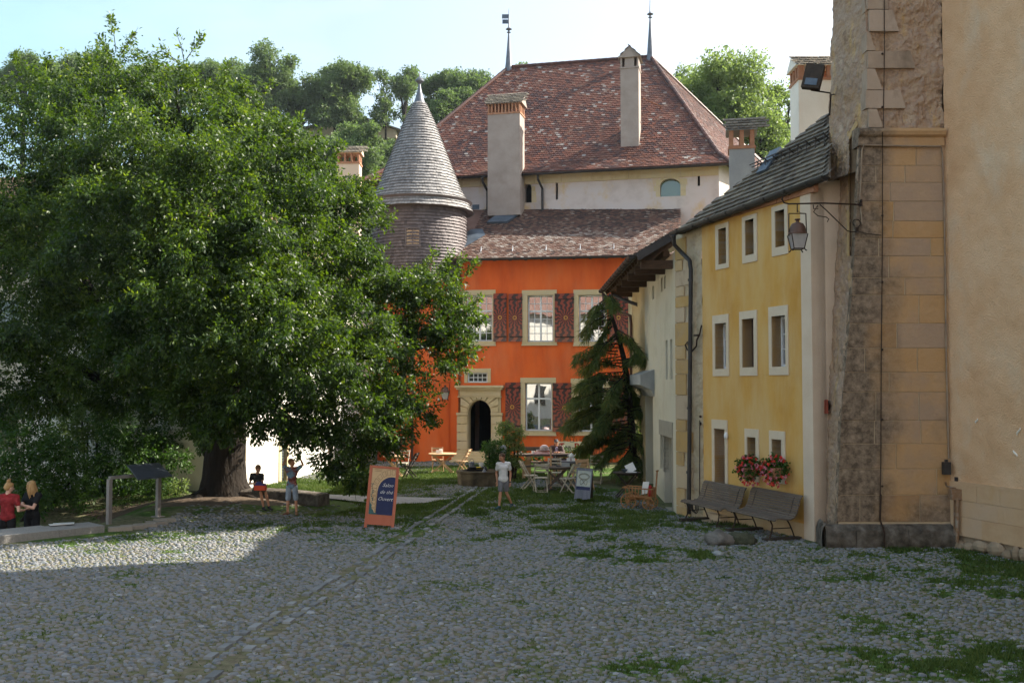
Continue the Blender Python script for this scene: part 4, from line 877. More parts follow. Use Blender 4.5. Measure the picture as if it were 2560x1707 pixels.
def yh():
    R = FY.R
    uC = FY.uv(1757, 900)[0]; uP = FY.uv(2008, 900)[0]; uE = FY.uv(2034, 900)[0]; zt = 7.15
    O = [((1790, 559, 1823, 672), (1797, 571, 1817, 660)), ((1857, 538, 1894, 656), (1864, 549, 1886, 637)), ((1931, 513, 1971, 638), (1939, 526, 1963, 617)),
         ((1783, 787, 1823, 940), (1788.5, 808, 1817, 922)), ((1850.5, 777, 1894, 939), (1856.5, 797, 1886, 918)), ((1923.5, 765, 1972, 937.5), (1930.5, 789.5, 1965, 916.5)),
         ((1863.6, 1072, 1898.7, 1202), (1869, 1092.6, 1891, 1192)), ((1925, 1077, 1964.6, 1207), (1931, 1098, 1956, 1196))]
    door = ((1781.5, 1049, 1820.5, 1291), (1787.5, 1071.6, 1814, 1283))
    inn = [R(*i) for o, i in O]+[R(*door[1])]
    b = MB(); wallmesh(b, FY, uC, uP, -.5, zt, inn, .34); 
    b.build('wall', MT['yellow'], YH)
    b = MB(); wallmesh(b, FY, uP, uE, -.5, zt, [], n=.03); b.fbox(FY, uP, uE, -.3, .028, -.5, zt)
    # return wall at the near end, running back beside the tower
    b.add([FY.P(uE, .03, -.5), FY.P(uE, -6, -.5), FY.P(uE, -6, zt+.9), FY.P(uE, .03, zt+.1)], [(0, 1, 2, 3)])
    b.build('pink_pilaster', MT['pilaster'], YH)
    b = MB(); b.fbox(FY, uC, uP, -.02, .028, -.5, .30); b.build('plinth', M('pink_ochre_plinth', [(.48, .32, .17), (.56, .42, .27)], scale=2, bump=.3), YH)
    for o, i in O+[door]: surround(MB(), FY, R(*o), R(*i), .022, .3).build('stone_surround', MT['palestone'], YH)
    for k, (o, i) in enumerate(O):
        if k in (0, 1, 2): window(YH, FY, R(*i), 2, (1, 2), .30, glass='glass_dark', casement=1, trans=False, mull=.05, frame='wood_dark' if k != 0 else 'sash')
        elif k == 4: window(YH, FY, R(*i), 1, (1, 1), .30, glass='glass_dark', casement=1, trans=False, frame='wood_dark')
        else: window(YH, FY, R(*i), 2, (1, 3), .28, glass='glass_dark', casement=1, trans=False, mull=.05)
    r = R(*door[1]); d = MB(); d.fbox(FY, r[0], r[1], -.34, -.28, r[2], r[3]); d.fbox(FY, r[0]+.08, r[1]-.08, -.28, -.265, r[2]+.15, r[2]+.9); d.fbox(FY, r[0]+.08, r[1]-.08, -.28, -.265, r[2]+1.05, r[3]-.15)
    do = d.build('door', MT['wood_door'], YH); d = MB(); d.fbox(FY, r[0]+.06, r[0]+.1, -.265, -.25, r[2]+.95, r[2]+1.15); d.tube([FY.P(r[0]+.08, -.23, r[2]+1.08), FY.P(r[0]+.2, -.23, r[2]+1.08)], .012, 6); d.build('handle', MT['zinc'], do)
    b = MB(); b.fbox(FY, r[0]-.08, r[1]+.12, -.2, .22, -.4, r[2]+.0); b.fbox(FY, r[0]-.1, r[1]+.25, .0, .45, -.4, r[2]-.14); b.build('doorstep', MT['palestone'], YH)
    # rubble corner with ashlar quoins
    b = MB(); bump_grid(b, lambda s, t: FY.P(.0+s*uC, 0, -.5+t*(zt+.5)), 24, 120, .022, 3.0, 4); b.build('rubble_corner', M('limewashed_rubble', [(.34, .26, .17), (.46, .37, .26), (.40, .33, .26)], scale=3, bump=.5, bscale=12, second=((.22, .14, .08), 3, (1, 1, 2.2), .52, .7, .6)), YH)
    b = MB(); z = -.3; k = 0
    while z < zt-.3:
        h = random.uniform(.24, .62); w_ = random.uniform(.34, .55) if k % 2 else random.uniform(.55, .85)
        b.fbox(FY, -.02, w_, -.25, .026+random.uniform(0, .012), z+.012, z+h-.012, tint=random.random()); z += h; k += 1
    b.build('quoins', M('mixed_quoin_blocks', [(.36, .27, .18), (.42, .27, .10), (.46, .36, .25), (.40, .32, .24)], attr=.8, scale=3, bump=.5, bscale=14, second=((.22, .15, .10), 2.5, (1, 1, .7), .55, .75, .6)), YH)
    # roof
    A = at(1688, 582, 25.3); B = at(2085, 436, 19.4); zg = (A.z+B.z)/2
    A = at(1688, 582, 25.3); U = (B-A).normalized(); inw = Vector((U.y, -U.x, 0)).normalized()*1
    if inw.x < 0: inw = -inw
    pitch = math.radians(53); V = (inw*math.cos(pitch)+Vector((0, 0, math.sin(pitch)))); V = (V-U*V.dot(U)).normalized(); Nn = U.cross(V); Nn = Nn if Nn.z > 0 else -Nn
    T = onplane(2071, 284, A, Nn); loc = lambda p: ((p-A).dot(U), (p-A).dot(V)); tl = loc(T); Wd = (B-A).length
    W2 = loc(onplane(2071, 442, A, Nn))[0]; B2 = A+U*W2; top = tl[1]+.9; W3 = loc(onplane(2072, 285, A, Nn))[0]
    # hip edge from A through T
    hipu = tl[0]/tl[1]; Lr = top
    T2 = A+U*(hipu*Lr)+V*Lr; R2 = A+U*(hipu*Lr+.02)+V*Lr
    print('ridge', T2, R2, W2, W3, hipu*Lr); slab('roof', YH, MT['tile_grey'], [A, B2, T]); slab('roof', YH, MT['tile_grey'], [A, T2, T2+inw*4-Vector((0, 0, 2.9)), A+inw*4])
    tiles('roof_tiles', YH, MT['tile_grey'], A, U, V, max(W2, W3), Lr, .17, .16, poly=[(0, 0), (W2, 0), (tl[0], tl[1])], lift=.05, thick=.035, rounded=False, tintf=lambda cu, cv, n: np.clip(RNG.normal(.42, .2, n), 0, 1))
    # back slope
    g = MB(); go = -inw*.09+Vector((0, 0, .0)); gutter(g, A+go, B2+go, .10); g.build('gutter', MT['metal'], YH)
    s = MB()   # snow rail on brackets
    for j, v in enumerate((1.35,)):
        n = 9; pts = []
        for i in range(n):
            u = hipu*v+.35+(W2-hipu*v-1.3)*i/(n-1); p = A+U*u+V*v; s.bar(p+Nn*.03, p+Nn*.22, .03, .012); s.bar(p+Nn*.03-V*.2, p+Nn*.18, .025, .012); pts.append(p)
        for hgt in (.12, .2): s.tube([pts[0]+Nn*hgt-U*.3, pts[-1]+Nn*hgt], .014, 6)
    s.build('snow_rail', MT['metal'], YH)
    # boarding between wall and eave
    e = MB(); e.add([A+U*.2+Vector((0, 0, -.1)), B2+Vector((0, 0, -.1)), B2+inw*.75+Vector((0, 0, .18)), A+inw*.75+Vector((0, 0, .18))], [(0, 1, 2, 3)])
    e.build('soffit', MT['wood_dark'], YH)
    e = MB(); u = 1.6
    while u < uE:
        l_ = random.uniform(.25, .5); e.fbox(FY, u, u+l_-.01, -.05, .05+random.uniform(0, .03), zt-.12, zt+.06, tint=random.random()); u += l_
    e.build('eave_bricks', MT['brick'], YH)
    # skylight
    sc = loc(onplane(1935, 380, A, Nn)); b = MB(); sc = loc(onplane(1897, 440, A, Nn)); q = A+U*sc[0]+V*sc[1]; b.prism([q+Nn*.05, q+U*.4+Nn*.05, q+U*.4+V*.7+Nn*.05, q+V*.7+Nn*.05], Nn*.05); b.build('skylight', MT['lead'], YH)
    # chimney near the tower
    p = at(1998, 345, 26.0); k_ = p.y/F; hh = (345-197)*k_
    chimney(YH, (p.x, p.y, p.z-2.5), Vector((1, 0, 0)), 88*k_, .8, hh+2.5, 'gable_u', mat='white', hs=.32, nh=3, rh=.36, ov=.08, name='chimney', pw=.16)
    # small mossy chimney at the hip
    p = onplane(1824, 455, A, Nn); p = at(1824, 455, p.y+1.6); k_ = p.y/F
    chimney(YH, (p.x, p.y, p.z-.8), Vector((.98, -.2, 0)), 62*k_, .7, (455-372)*k_+.8, 'gable_u', mat='chimgrey', hs=.42, nh=2, rh=.38, ov=.08, name='chimney', pw=.11)
    # drain pipe
    g = MB(); pb = FY.P(.36, .12, 0); P_ = lambda x, y, n: FY.P(FY.uv(x, y, n)[0], n, FY.uv(x, y, n)[1])
    g.tube([at(1683, 588, 25.0), at(1686, 612, 25.1), P_(1704, 632, .12), P_(1724, 652, .12), P_(1727, 675, .12), P_(1722, 1284, .12)], .055, 10)
    for py in (700, 860, 1020, 1180): 
        q = P_(1726-(py-675)*.008, py, .12); g.tube([q+Vector((0, 0, -.03)), q+Vector((0, 0, .03))], .066, 10)
    g.build('downpipe', MT['metal'], YH, smooth=40)
    g = MB(); pts = [(1754, 813), (1749, 835), (1742, 850), (1741, 865), (1730, 878), (1718, 874), (1713, 862), (1719, 855), (1726, 856)]
    g.tube([P_(x, y, .09) for x, y in pts], .022, 6); g.tube([P_(1736, 838, .09), P_(1748, 838, .09)], .03, 6); g.build('wall_anchor', MT['iron'], YH, smooth=True)
    g = MB(); g.tube([P_(1749.5, 1050, .05), P_(1749, 1245, .05)], .013, 6); g.ell(P_(1751, 1041, .06), .035); g.ell(P_(1751, 1059, .06), (.03, .03, .04)); g.build('water_pipe', MT['iron'], YH)
    g = MB(); ctr = P_(1739, 1265, .1)
    for q in range(3): g.tube([ctr+FY.u*math.cos(a)*(.14-.015*q)+Vector((0, 0, math.sin(a)*(.17-.02*q)))+FY.n*.03*q for a in np.linspace(0, 2*math.pi, 18)], .012, 6)
    tag(g.build('garden_hose', MT['wood_black'], None), 'coiled black hose at the foot of the rubble corner behind the drainpipe', 'hose')
    b = MB(); q = P_(1815, 1089, .05); b.ell(q, (.05, .05, .085)); b.build('door_plaque', MT['sash'], YH)
yh()
# ================================================================ CREAM HOUSE WITH DEEP EAVES
CH = thing('cream_house', 'cream limewashed house with narrow slit windows under deep timber eaves', 'house', tuple(FW.P(0, 0, 0)))
def ch():
    R = FW.R; uN = (Vector((4.25, 25.67, 0))-FW.o).dot(FW.u); zt = 6.6
    P_ = lambda x, y, n=0: FW.P(FW.uv(x, y, n)[0], n, FW.uv(x, y, n)[1])
    def rr(x0, y0, x1, y1):
        q = FW.R(x0, y0, x1, y1); return q
    dr = rr(1661, 1092, 1681, 1268); sw = rr(1650.5, 1086, 1659.5, 1172)
    sl = [rr(1664, 850, 1669, 948), rr(1675, 848, 1681, 948), rr(1630.5, 715, 1635, 748), rr(1652, 694, 1656.5, 729), rr(1659.5, 688, 1664, 722), rr(1644, 670, 1646, 700)]
    ar = rr(1612, 975, 1633, 1246)
    b = MB(); holes = [dr, sw]+sl+[(ar[0]+.1, ar[1]-.0, -.5, ar[3])]
    holes[-1] = (max(.05, ar[0]), ar[1], -.5, ar[3])
    wallmesh(b, FW, 0, uN, -.5, zt, holes, .28)
    b.add([FW.P(uN, 0, -.5), FY.P(0, 0, -.5), FY.P(0, 0, zt+1), FW.P(uN, 0, zt+.8)], [(0, 1, 2, 3)])
    b.build('wall', MT['cream'], CH)
    # further bay beyond the arch
    b = MB(); u2 = -3.2; wallmesh(b, FW, u2, 0, -.5, zt, [(-1.9, -.9, 1.2, 2.2)], .3, n=.0)
    b.build('wall', M('ochre_cream_plaster', [(.50, .38, .20), (.58, .47, .28)], scale=1, bump=.3), CH)  # yellower cream than the near wall
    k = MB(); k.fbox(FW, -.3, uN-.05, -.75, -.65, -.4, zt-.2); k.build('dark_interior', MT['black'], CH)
    for q in sl: MB().fbox(FW, q[0], q[1], -.10, -.06, q[2], q[3]).build('slit_window', MT['chimgrey'], CH)
    b = MB(); b.fbox(FW, sw[0]-.12, dr[1]+.14, -.12, .02, dr[3], dr[3]+.42, tint=.3); b.fbox(FW, sw[1], dr[0], -.12, .018, dr[2]+.9, dr[3], tint=.4); b.fbox(FW, dr[1], dr[1]+.13, -.1, .016, dr[2], dr[3], tint=.6); b.fbox(FW, dr[0], dr[1], -.3, .1, -.4, dr[2]+.02, tint=.5)
    b.build('grey_stone_lintel', M('grey_sandstone', [(.26, .24, .2), (.34, .31, .26)], attr=.4, bump=.3), CH)
    d = MB(); d.fbox(FW, dr[0], dr[1], -.27, -.22, dr[2], dr[3]); d.build('door', MT['wood_grey'], CH)
    # corbel above the arch
    b = MB(); c0 = rr(1609, 945, 1635, 982); P = [FW.P(c0[0]-.2, z0_, zz) for z0_, zz in ((.0, c0[2]-.1), (.1, c0[2]+.1), (.42, c0[3]-.2), (.42, c0[3]+.1), (0, c0[3]+.25))]; b.prism(P, FW.u*(c0[1]-c0[0]+.3)); b.build('corbel', MT['chimgrey'], CH)
    # roof: eave far A, near B ; verge goes up to the yellow roof corner
    A = at(1508, 729, 36.0); B = at(1588, 638, 26.2); C_ = at(1678, 580, 25.35)
    A.z = B.z = (A.z+B.z)/2
    A = onplane(1508, 727, A, Vector((0, 0, 1))); B = onplane(1588, 637, B, Vector((0, 0, 1)))
    U = (B-A).normalized(); V = (C_-B); V = (V-U*V.dot(U)).normalized(); Nn = U.cross(V); Nn = Nn if Nn.z > 0 else -Nn
    L_ = (C_-B).dot(V)+.02; W_ = (B-A).length; La = 4.6
    far = A+V*La
    C2 = B+V*L_
    T = Vector(C_)+(C_-B)*1.0
    slab('roof', CH, MT['tile_grey'], [A, B, C2, C2+V*.0+ -U*1.2+V*1.5, A+V*La], .07)
    tiles('roof_tiles', CH, MT['tile_grey'], A, U, V, W_, La, .17, .16, poly=[(0, 0), (W_, 0), (W_, L_), (W_-1.2, L_+1.5), (0, La)], lift=.045, thick=.03, rounded=False)
    b = MB()
    b.bar(B-Nn*.08+U*.03, C2-Nn*.08+U*.03, .04, .20, up=tuple(Nn)); b.build('verge_board', MT['metal'], CH)
    inw = Vector((V.x, V.y, 0)).normalized()
    for i in range(16):
        p = A+U*(.3+i*(W_-.5)/15)-Nn*.13; MB().bar(p, p+V*1.6, .1, .12, up=tuple(Nn)).build('rafter', MT['wood_dark'], CH)
    b = MB()
    for i, u in enumerate((1.2, 3.0, 4.8, 6.6, 8.4, W_-.35)):
        p = A+U*u+inw*.18-Vector((0, 0, .22)); q = p+inw*1.4; b.bar(p, q, .16, .22)
    b.bar(A+U*.6+inw*.22-Vector((0, 0, .06)), B-U*.2+inw*.22-Vector((0, 0, .06)), .16, .14)
    b.bar(A+U*.6+inw*.85+Vector((0, 0, .06)), B-U*.25+inw*.85+Vector((0, 0, .06)), .16, .16)
    b.build('eave_beams', MT['wood_dark'], CH)
    s = MB(); s.add([A+inw*.1-Nn*.085, B+inw*.1-Nn*.085, C2-Nn*.085, A+V*2.0-Nn*.085], [(0, 1, 2, 3)]); s.build('roof_boarding', MT['wood_dark'], CH)
    g = MB(); go = -inw*.08; gutter(g, A+go-U*.1, B+go+U*.0, .09); g.build('gutter', MT['metal'], CH)
    g = MB(); a = at(1508, 733, 35.6)
    pts = [a, a+Vector((.02, -.1, -.35)), at(1522, 768, 35.2), at(1560, 783, 34.8), at(1576, 790, 34.5), at(1578, 812, 34.4), at(1576, 1180, 34.4)]
    g.tube(pts, .055, 8); g.build('downpipe', MT['copper'], CH, smooth=True)
    g = MB(); pts = [at(1535, 738, 34), at(1560, 750, 33.6), at(1594, 762, 33.4), at(1603, 775, 33.3), at(1602, 1200, 33.3)]
    g.tube(pts, .06, 8); g.build('downpipe', MT['metal'], CH, smooth=True)
ch()
# ================================================================ STONE TOWER WITH BUTTRESS
ST = thing('stone_tower', 'tall weathered sandstone corner buttress with a moulded ledge and dark mossy foot', 'tower', (6.4, 19.5, 0))
YT = 19.5
MT['rubble'] = M('rough_rubble_render', [(.22, .14, .09), (.38, .26, .17), (.33, .23, .17), (.44, .33, .24)], scale=3.0, bump=1, bscale=8, bdist=.09, second=((.50, .32, .12), 1.7, (2, 2, .6), .56, .68, .7))
def stain_mat():
    m = M('stained_ashlar', [(.28, .165, .095), (.41, .235, .10), (.43, .265, .135), (.35, .24, .165), (.40, .27, .17)], scale=1.6, attr=.65, bump=.6, bscale=10, bdist=.03)
    N = m.node_tree.nodes; L = m.node_tree.links; b = N['Principled BSDF']; src = b.inputs['Base Color'].links[0].from_socket
    tc = N.new('ShaderNodeTexCoord'); sp = N.new('ShaderNodeSeparateXYZ'); L.new(tc.outputs['Object'], sp.inputs[0])
    n = N.new('ShaderNodeTexNoise'); n.inputs['Scale'].default_value = 1.1; n.inputs['Detail'].default_value = 8; L.new(tc.outputs['Object'], n.inputs[0])
    # algae and lichen crust along the exposed corner, widening towards the foot
    def mt(op, a, c, e=None):
        k = N.new('ShaderNodeMath'); k.operation = op
        for i, v in enumerate((a, c, e)):
            if v is None: continue
            if isinstance(v, (int, float)): k.inputs[i].default_value = v
            else: L.new(v, k.inputs[i])
        return k.outputs[0]
    width = mt('ADD', mt('MULTIPLY', sp.outputs[2], -.055), 1.15)      # crust reaches further in low down
    edge = mt('ADD', mt('MULTIPLY', sp.outputs[2], .062), 0.0)
    d = mt('SUBTRACT', mt('SUBTRACT', sp.outputs[0], edge), width)
    f = mt('ADD', mt('ADD', mt('MULTIPLY', d, -1.6), .12), mt('MULTIPLY', mt('SUBTRACT', n.outputs[0], .5), 2.8))
    cl = N.new('ShaderNodeClamp'); L.new(f, cl.inputs[0])
    low = mt('MULTIPLY', mt('SUBTRACT', 2.0, sp.outputs[2]), .5); lc = N.new('ShaderNodeClamp'); L.new(mt('ADD', low, mt('MULTIPLY', mt('SUBTRACT', n.outputs[0], .55), 4.0)), lc.inputs[0]); lc.inputs[2].default_value = .75
    mxx = mt('MAXIMUM', cl.outputs[0], lc.outputs[0])
    n2 = N.new('ShaderNodeTexNoise'); n2.inputs['Scale'].default_value = 6; n2.inputs['Detail'].default_value = 9; n2.inputs['Roughness'].default_value = .75; L.new(tc.outputs['Object'], n2.inputs[0])
    cr = N.new('ShaderNodeValToRGB'); cr.color_ramp.elements[0].position = .40; cr.color_ramp.elements[0].color = (.09, .064, .044, 1); cr.color_ramp.elements[1].position = .68; cr.color_ramp.elements[1].color = (.33, .245, .175, 1); L.new(n2.outputs[0], cr.inputs[0])
    k = N.new('ShaderNodeMixRGB'); L.new(mxx, k.inputs[0]); L.new(src, k.inputs[1]); L.new(cr.outputs[0], k.inputs[2]); L.new(k.outputs[0], b.inputs['Base Color']); return m
MT['stain'] = stain_mat()
MT['darkfoot'] = M('mossy_dark_stone', [(.03, .024, .02), (.09, .075, .06), (.17, .15, .13)], scale=5, bump=.9, bscale=9, bdist=.04, detail=9)
def st():
    X = lambda px, py, Y=YT: at(px, py, Y)
    lc = [(2165, 322), (2150, 365), (2143, 480), (2135, 640), (2124, 800), (2112, 930), (2104, 1000), (2099, 1130), (2092, 1300), (2092, 1380)]
    def lx(py):
        for (x0, y0), (x1, y1) in zip(lc, lc[1:]):
            if y0 <= py <= y1: return x0+(x1-x0)*(py-y0)/(y1-y0)
        return lc[-1][0] if py > 1380 else lc[0][0]
    rx = lambda py: 2358+20*(py/1361)
    rows = [366, 414.5, 457, 504, 553, 595.6, 640.5, 694.5, 737.6, 808.5, 870, 930.5, 980, 1051, 1109, 1171.6, 1237, 1304]
    cuts = {0: [2205, 2290], 1: [2190, 2262], 2: [2225], 3: [2234], 4: [2232], 5: [2197, 2326], 6: [2222], 7: [2262], 8: [2205, 2297], 9: [2242], 10: [2162, 2293], 11: [2223], 12: [2190, 2297], 13: [2186, 2302], 14: [2240], 15: [2205, 2342], 16: [2150, 2300]}
    b = MB(); g = .009
    bk = MB(); bk.add([X(lx(368)+2, 368)+Vector((0, .009, 0)), X(rx(368), 368)+Vector((0, .009, 0)), X(rx(1310), 1340)+Vector((0, .009, 0)), X(lx(1310)+2, 1340)+Vector((0, .009, 0))], [(0, 1, 2, 3)])
    bk.build('mortar', M('lime_mortar', [(.42, .32, .21), (.5, .4, .28)], bump=.3), ST)
    for i in range(len(rows)-1):
        y0, y1 = rows[i], rows[i+1]; xs = [None]+cuts.get(i, [])+['R']
        for k in range(len(xs)-1):
            def xx(v, py): return lx(py) if v is None else rx(py) if v == 'R' else v
            p = [X(xx(xs[k], y1), y1), X(xx(xs[k+1], y1), y1), X(xx(xs[k+1], y0), y0), X(xx(xs[k], y0), y0)]
            gl = Vector((g if xs[k] is not None else 0, 0, 0)); gr = Vector((-g if xs[k+1] != 'R' else 0, 0, 0)); gz_ = Vector((0, 0, g*.6)); pr = random.uniform(.0, .005)
            p = [p[0]+gl+gz_, p[1]+gr+gz_, p[2]+gr-gz_, p[3]+gl-gz_]; t = random.random()
            f = [q+Vector((0, -pr, 0)) for q in p]; ins = [f[0]+Vector((.006, 0, .006)), f[1]+Vector((-.006, 0, .006)), f[2]+Vector((-.006, 0, -.006)), f[3]+Vector((.006, 0, -.006))]
            fr = [q+Vector((0, -.005, 0)) for q in ins]; bkk = [q+Vector((0, .16, 0)) for q in p]
            vs = bkk+f+fr; b.add(vs, [(0, 1, 5, 4), (1, 2, 6, 5), (2, 3, 7, 6), (3, 0, 4, 7), (4, 5, 9, 8), (5, 6, 10, 9), (6, 7, 11, 10), (7, 4, 8, 11), (8, 9, 10, 11)], t)
    b.build('ashlar_face', MT['stain'], ST)
    # side face, battered and rough
    far = [(2082, 0), (2074, 300), (2068, 480), (2056, 640), (2050, 760), (2043, 880), (2039, 1000), (2037, 1150), (2036, 1300), (2036, 1345)]
    YB = 21.0
    def fx(py):
        if py < 0: return 2082-py*.0
        for (x0, y0), (x1, y1) in zip(far, far[1:]):
            if y0 <= py <= y1: return x0+(x1-x0)*(py-y0)/(y1-y0)
        return 2036
    def near(py): return lx(py) if py > 340 else (2168 if py > 200 else 2168+(200-py)*.02)
    cY = lambda s, off=0: YT+.02+(YB-YT-.02)*s
    def P(s, t):
        py = 1380+(-640-1380)*t; a = X(near(py), py, YT+.02); c = X(fx(py), py, YB)
        return Vector((a.x*(1-s)+c.x*s, YT+.02+(YB-YT)*s, a.z*(1-s)+c.z*s))
    # slit windows leave holes in the grid
    nu, nv = 44, 420; vs = {}; V = []; Fc = []
    def hole(p):
        px, py = to_px(p.x, p.y, p.z)
        if 2122 < px < 2143 and 300+(2143-px)*1.6 < py < 640: return True
        if 2070 < px < 2082 and 716-(px-2071)*1 < py < 800: return True
        if 2048 < px < 2060 and 1090 < py < 1190: return True
        return False
    n = (P(.6, .5)-P(.5, .5)).cross(P(.5, .51)-P(.5, .5)).normalized(); n = n if n.x < 0 else -n
    for i in range(nu+1):
        for j in range(nv+1):
            p = P(i/nu, j/nv); q = p*2.4
            d = .035*(mnoise.noise(q)+.7*mnoise.noise(q*2.3)+.5*mnoise.noise(q*5.1)+.3*mnoise.noise(q*11)) if 0 < i else 0
            V.append(p+n*d)
    for i in range(nu):
        for j in range(nv):
            if hole(P((i+.5)/nu, (j+.5)/nv)): continue
            k = i*(nv+1)+j; Fc.append((k, k+nv+1, k+nv+2, k+1))
    b = MB(); b.add(V, Fc); b.build('side_wall', MT['rubble'], ST, smooth=True)
    # ochre jambs, and flat brown panels coloured for the dark of the slits
    def slitpx(x0, x1, y0, y1, w_=6):
        def S_(px, py, d=0.):
            # point on the battered side face seen at this pixel
            best = None
            for s in np.linspace(0, 1, 60):
                t = (1380-py)/(2020.); p = P(s, min(max(t, 0), 1)); q = to_px(p.x, p.y, p.z)
                e = abs(q[0]-px)
                if best is None or e < best[0]: best = (e, p)
            p = best[1].copy(); r_ = Vector(ray(px, py)); t_ = p.y/r_.y; p = Vector((r_.x*t_, p.y, H+r_.z*t_)); return p+n*d
        return S_
    S_ = slitpx(0, 0, 0, 0)
    SI = M('slit_dark_colour', [(.13, .08, .045), (.20, .13, .075)], bump=.2); j = MB()
    for (a, c) in (((2124, 336), (2124, 640)), ((2071, 720), (2071, 800))):
        x, ytop = a; w_ = 10 if x > 2100 else 8
        j.prism([S_(x-4, ytop-6, .02), S_(x, ytop-8, .02), S_(x, c[1], .02), S_(x-4, c[1], .02)], n*-.02)
    for q in (((2124, 334), (2145, 296), (2146, 312), (2124, 350)), ((2070, 722), (2083, 673), (2084, 690), (2071, 735))):
        j.prism([S_(x, y, .02) for x, y in q], n*-.02)
    j.build('ochre_jamb', M('ochre_dressed_stone', [(.38, .25, .115), (.46, .32, .16)], bump=.3), ST)
    for q in (((2118, 290), (2150, 290), (2150, 650), (2118, 650)), ((2066, 700), (2088, 700), (2088, 810), (2066, 810)), ((2044, 1080), (2064, 1080), (2064, 1200), (2044, 1200))): MB().prism([S_(x, y, -.035) for x, y in q], n*-.02).build('slit_dark_panel', SI, ST)
    # cornice ledge
    b = MB(); zc0 = X(2200, 366).z; xr = X(2358, 340).x; xl = X(2143, 345).x
    prof = [(0, zc0), (.05, zc0), (.06, zc0+.16), (.13, zc0+.2), (.16, zc0+.27), (.14, zc0+.32), (.03, zc0+.36), (-.05, zc0+.38)]
    b.prism([Vector((xl-.0, YT-n_, z)) for n_, z in prof]+[Vector((xl, YT+.3, zc0+.38)), Vector((xl, YT+.3, zc0))], Vector((xr-xl, 0, 0)))
    b.build('moulded_ledge', MT['stain'], ST)
    # upper rubble face
    b = MB(); z0 = zc0+.36; xL = X(2167, 200).x; bump_grid(b, lambda s, t: Vector((xL+s*(xr+.02-xL), YT+.03, z0+t*9)), 150, 420, .085, 2.1, 3); b.build('upper_face', MT['rubble'], ST, smooth=True)
    b = MB()
    for y0, y1, x0, x1 in ((-200, 25, 2167, 2215), (27, 80, 2172, 2245), (82, 128, 2165, 2186), (130, 172, 2168, 2286), (174, 226, 2166, 2204), (228, 272, 2163, 2262), (274, 320, 2170, 2206), (-300, -202, 2170, 2260), (-420, -302, 2167, 2220)):
        p0, p1 = X(x0, y1), X(x1, y0); nx = random.uniform(-.03, .03)
        b.prism([Vector((p0.x, YT-.045, p0.z)), Vector((p1.x, YT-.04, p0.z)), Vector((p1.x-.12+nx, YT-.04, p1.z)), Vector((p0.x, YT-.045, p1.z))], (0, .3, 0), tint=random.random())
    b.build('quoins', M('old_grey_quoins', [(.24, .17, .12), (.36, .27, .20), (.42, .32, .25)], scale=2.5, attr=.6, bump=.6, bscale=10, second=((.14, .10, .07), 2, (1, 1, .6), .5, .7, .7)), ST)
    # foot: rounded plinth course
    b = MB(); xa, xb = X(2060, 1340).x-.02, X(2378, 1340).x; zt = 0.44
    segs = [xa, X(2132, 1340).x, X(2262, 1340).x, xb]
    for s, e in zip(segs, segs[1:]):
        prof = [(.02, zt), (.12, zt-.03), (.2, zt-.1), (.22, zt-.2), (.22, .06), (.17, -.1), (.17, -.4)]
        ee = e-.008
        vs = []; nseg = 10
        ln = []
        for i in range(nseg+1):
            x = s+(ee-s)*i/nseg
            for nn, z in prof:
                d = .02*mnoise.noise(Vector((x*3, z*4, 1))); ln.append(Vector((x, YT-nn-d, z+d*.5)))
        m = len(prof); b.add(ln, [(i*m+k, (i+1)*m+k, (i+1)*m+k+1, i*m+k+1) for i in range(nseg) for k in range(m-1)], random.random())
        for i in (0, nseg): b.add([*ln[i*m:(i+1)*m], Vector((ln[i*m].x, YT+.2, -.4)), Vector((ln[i*m].x, YT+.2, zt))], [tuple(range(m+2))])
    # left flank of the foot
    prof = [(.0, zt+.02), (.12, zt-.04), (.2, zt-.15), (.2, -.4)]
    pa = [Vector((xa-.0-nn*.0, YT-.15, z)) for nn, z in prof]; l0 = Vector((xa, YT-.2, 0)); l1 = X(2036, 1335, YB); ln = []
    for p in (l0, l1):
        for nn, z in prof: ln.append(Vector((p.x-nn*.4, p.y, z)))
    m = len(prof); b.add(ln, [(k, m+k, m+k+1, k+1) for k in range(m-1)])
    b.build('plinth', MT['darkfoot'], ST, smooth=35)
    # body of the tower behind (closes the volume and casts the shadow)
    b = MB(); q = [X(near(0)+10, 0, YT), X(2358, 0, YT)]; zt = 21
    fa = P(1, .2); fb = X(2082, 0, YB)
    body = [Vector((fb.x+.06, YB+.02, 0)), Vector((16, 23.3, 0)), Vector((18, 20.5, 0)), Vector((8.9, YT+.25, 0))]
    b.prism(body, (0, 0, zt)); b.build('tower_body', MT['rubble'], ST)
    # lightning wire with clips, and the conduit on the right
    w_ = MB(); pts = [(2210, -300), (2211, 130), (2208, 322), (2206, 330)]; w_.tube([X(x, y, YT-.07) for x, y in pts], .009, 5)
    w_.tube([X(2206, 330, YT-.19), X(2206, 360, YT-.09), X(2206, 590, YT-.05), X(2203, 900, YT-.05), X(2202, 1150, YT-.05), X(2199, 1300, YT-.06), X(2207, 1318, YT-.26), X(2211, 1330, YT-.28), X(2211, 1368, YT-.28)], .010, 5)
    w_.tube([X(2202, 1235, YT-.06), X(2200, 1300, YT-.07), X(2207, 1317, YT-.26), X(2211, 1332, YT-.28), X(2210, 1368, YT-.28)], .018, 6)
    for y in (135, 268, 539, 705, 874, 1048, 1215): w_.ell(X(2206, y, YT-.06), .022)
    w_.build('lightning_wire', MT['iron'], ST)
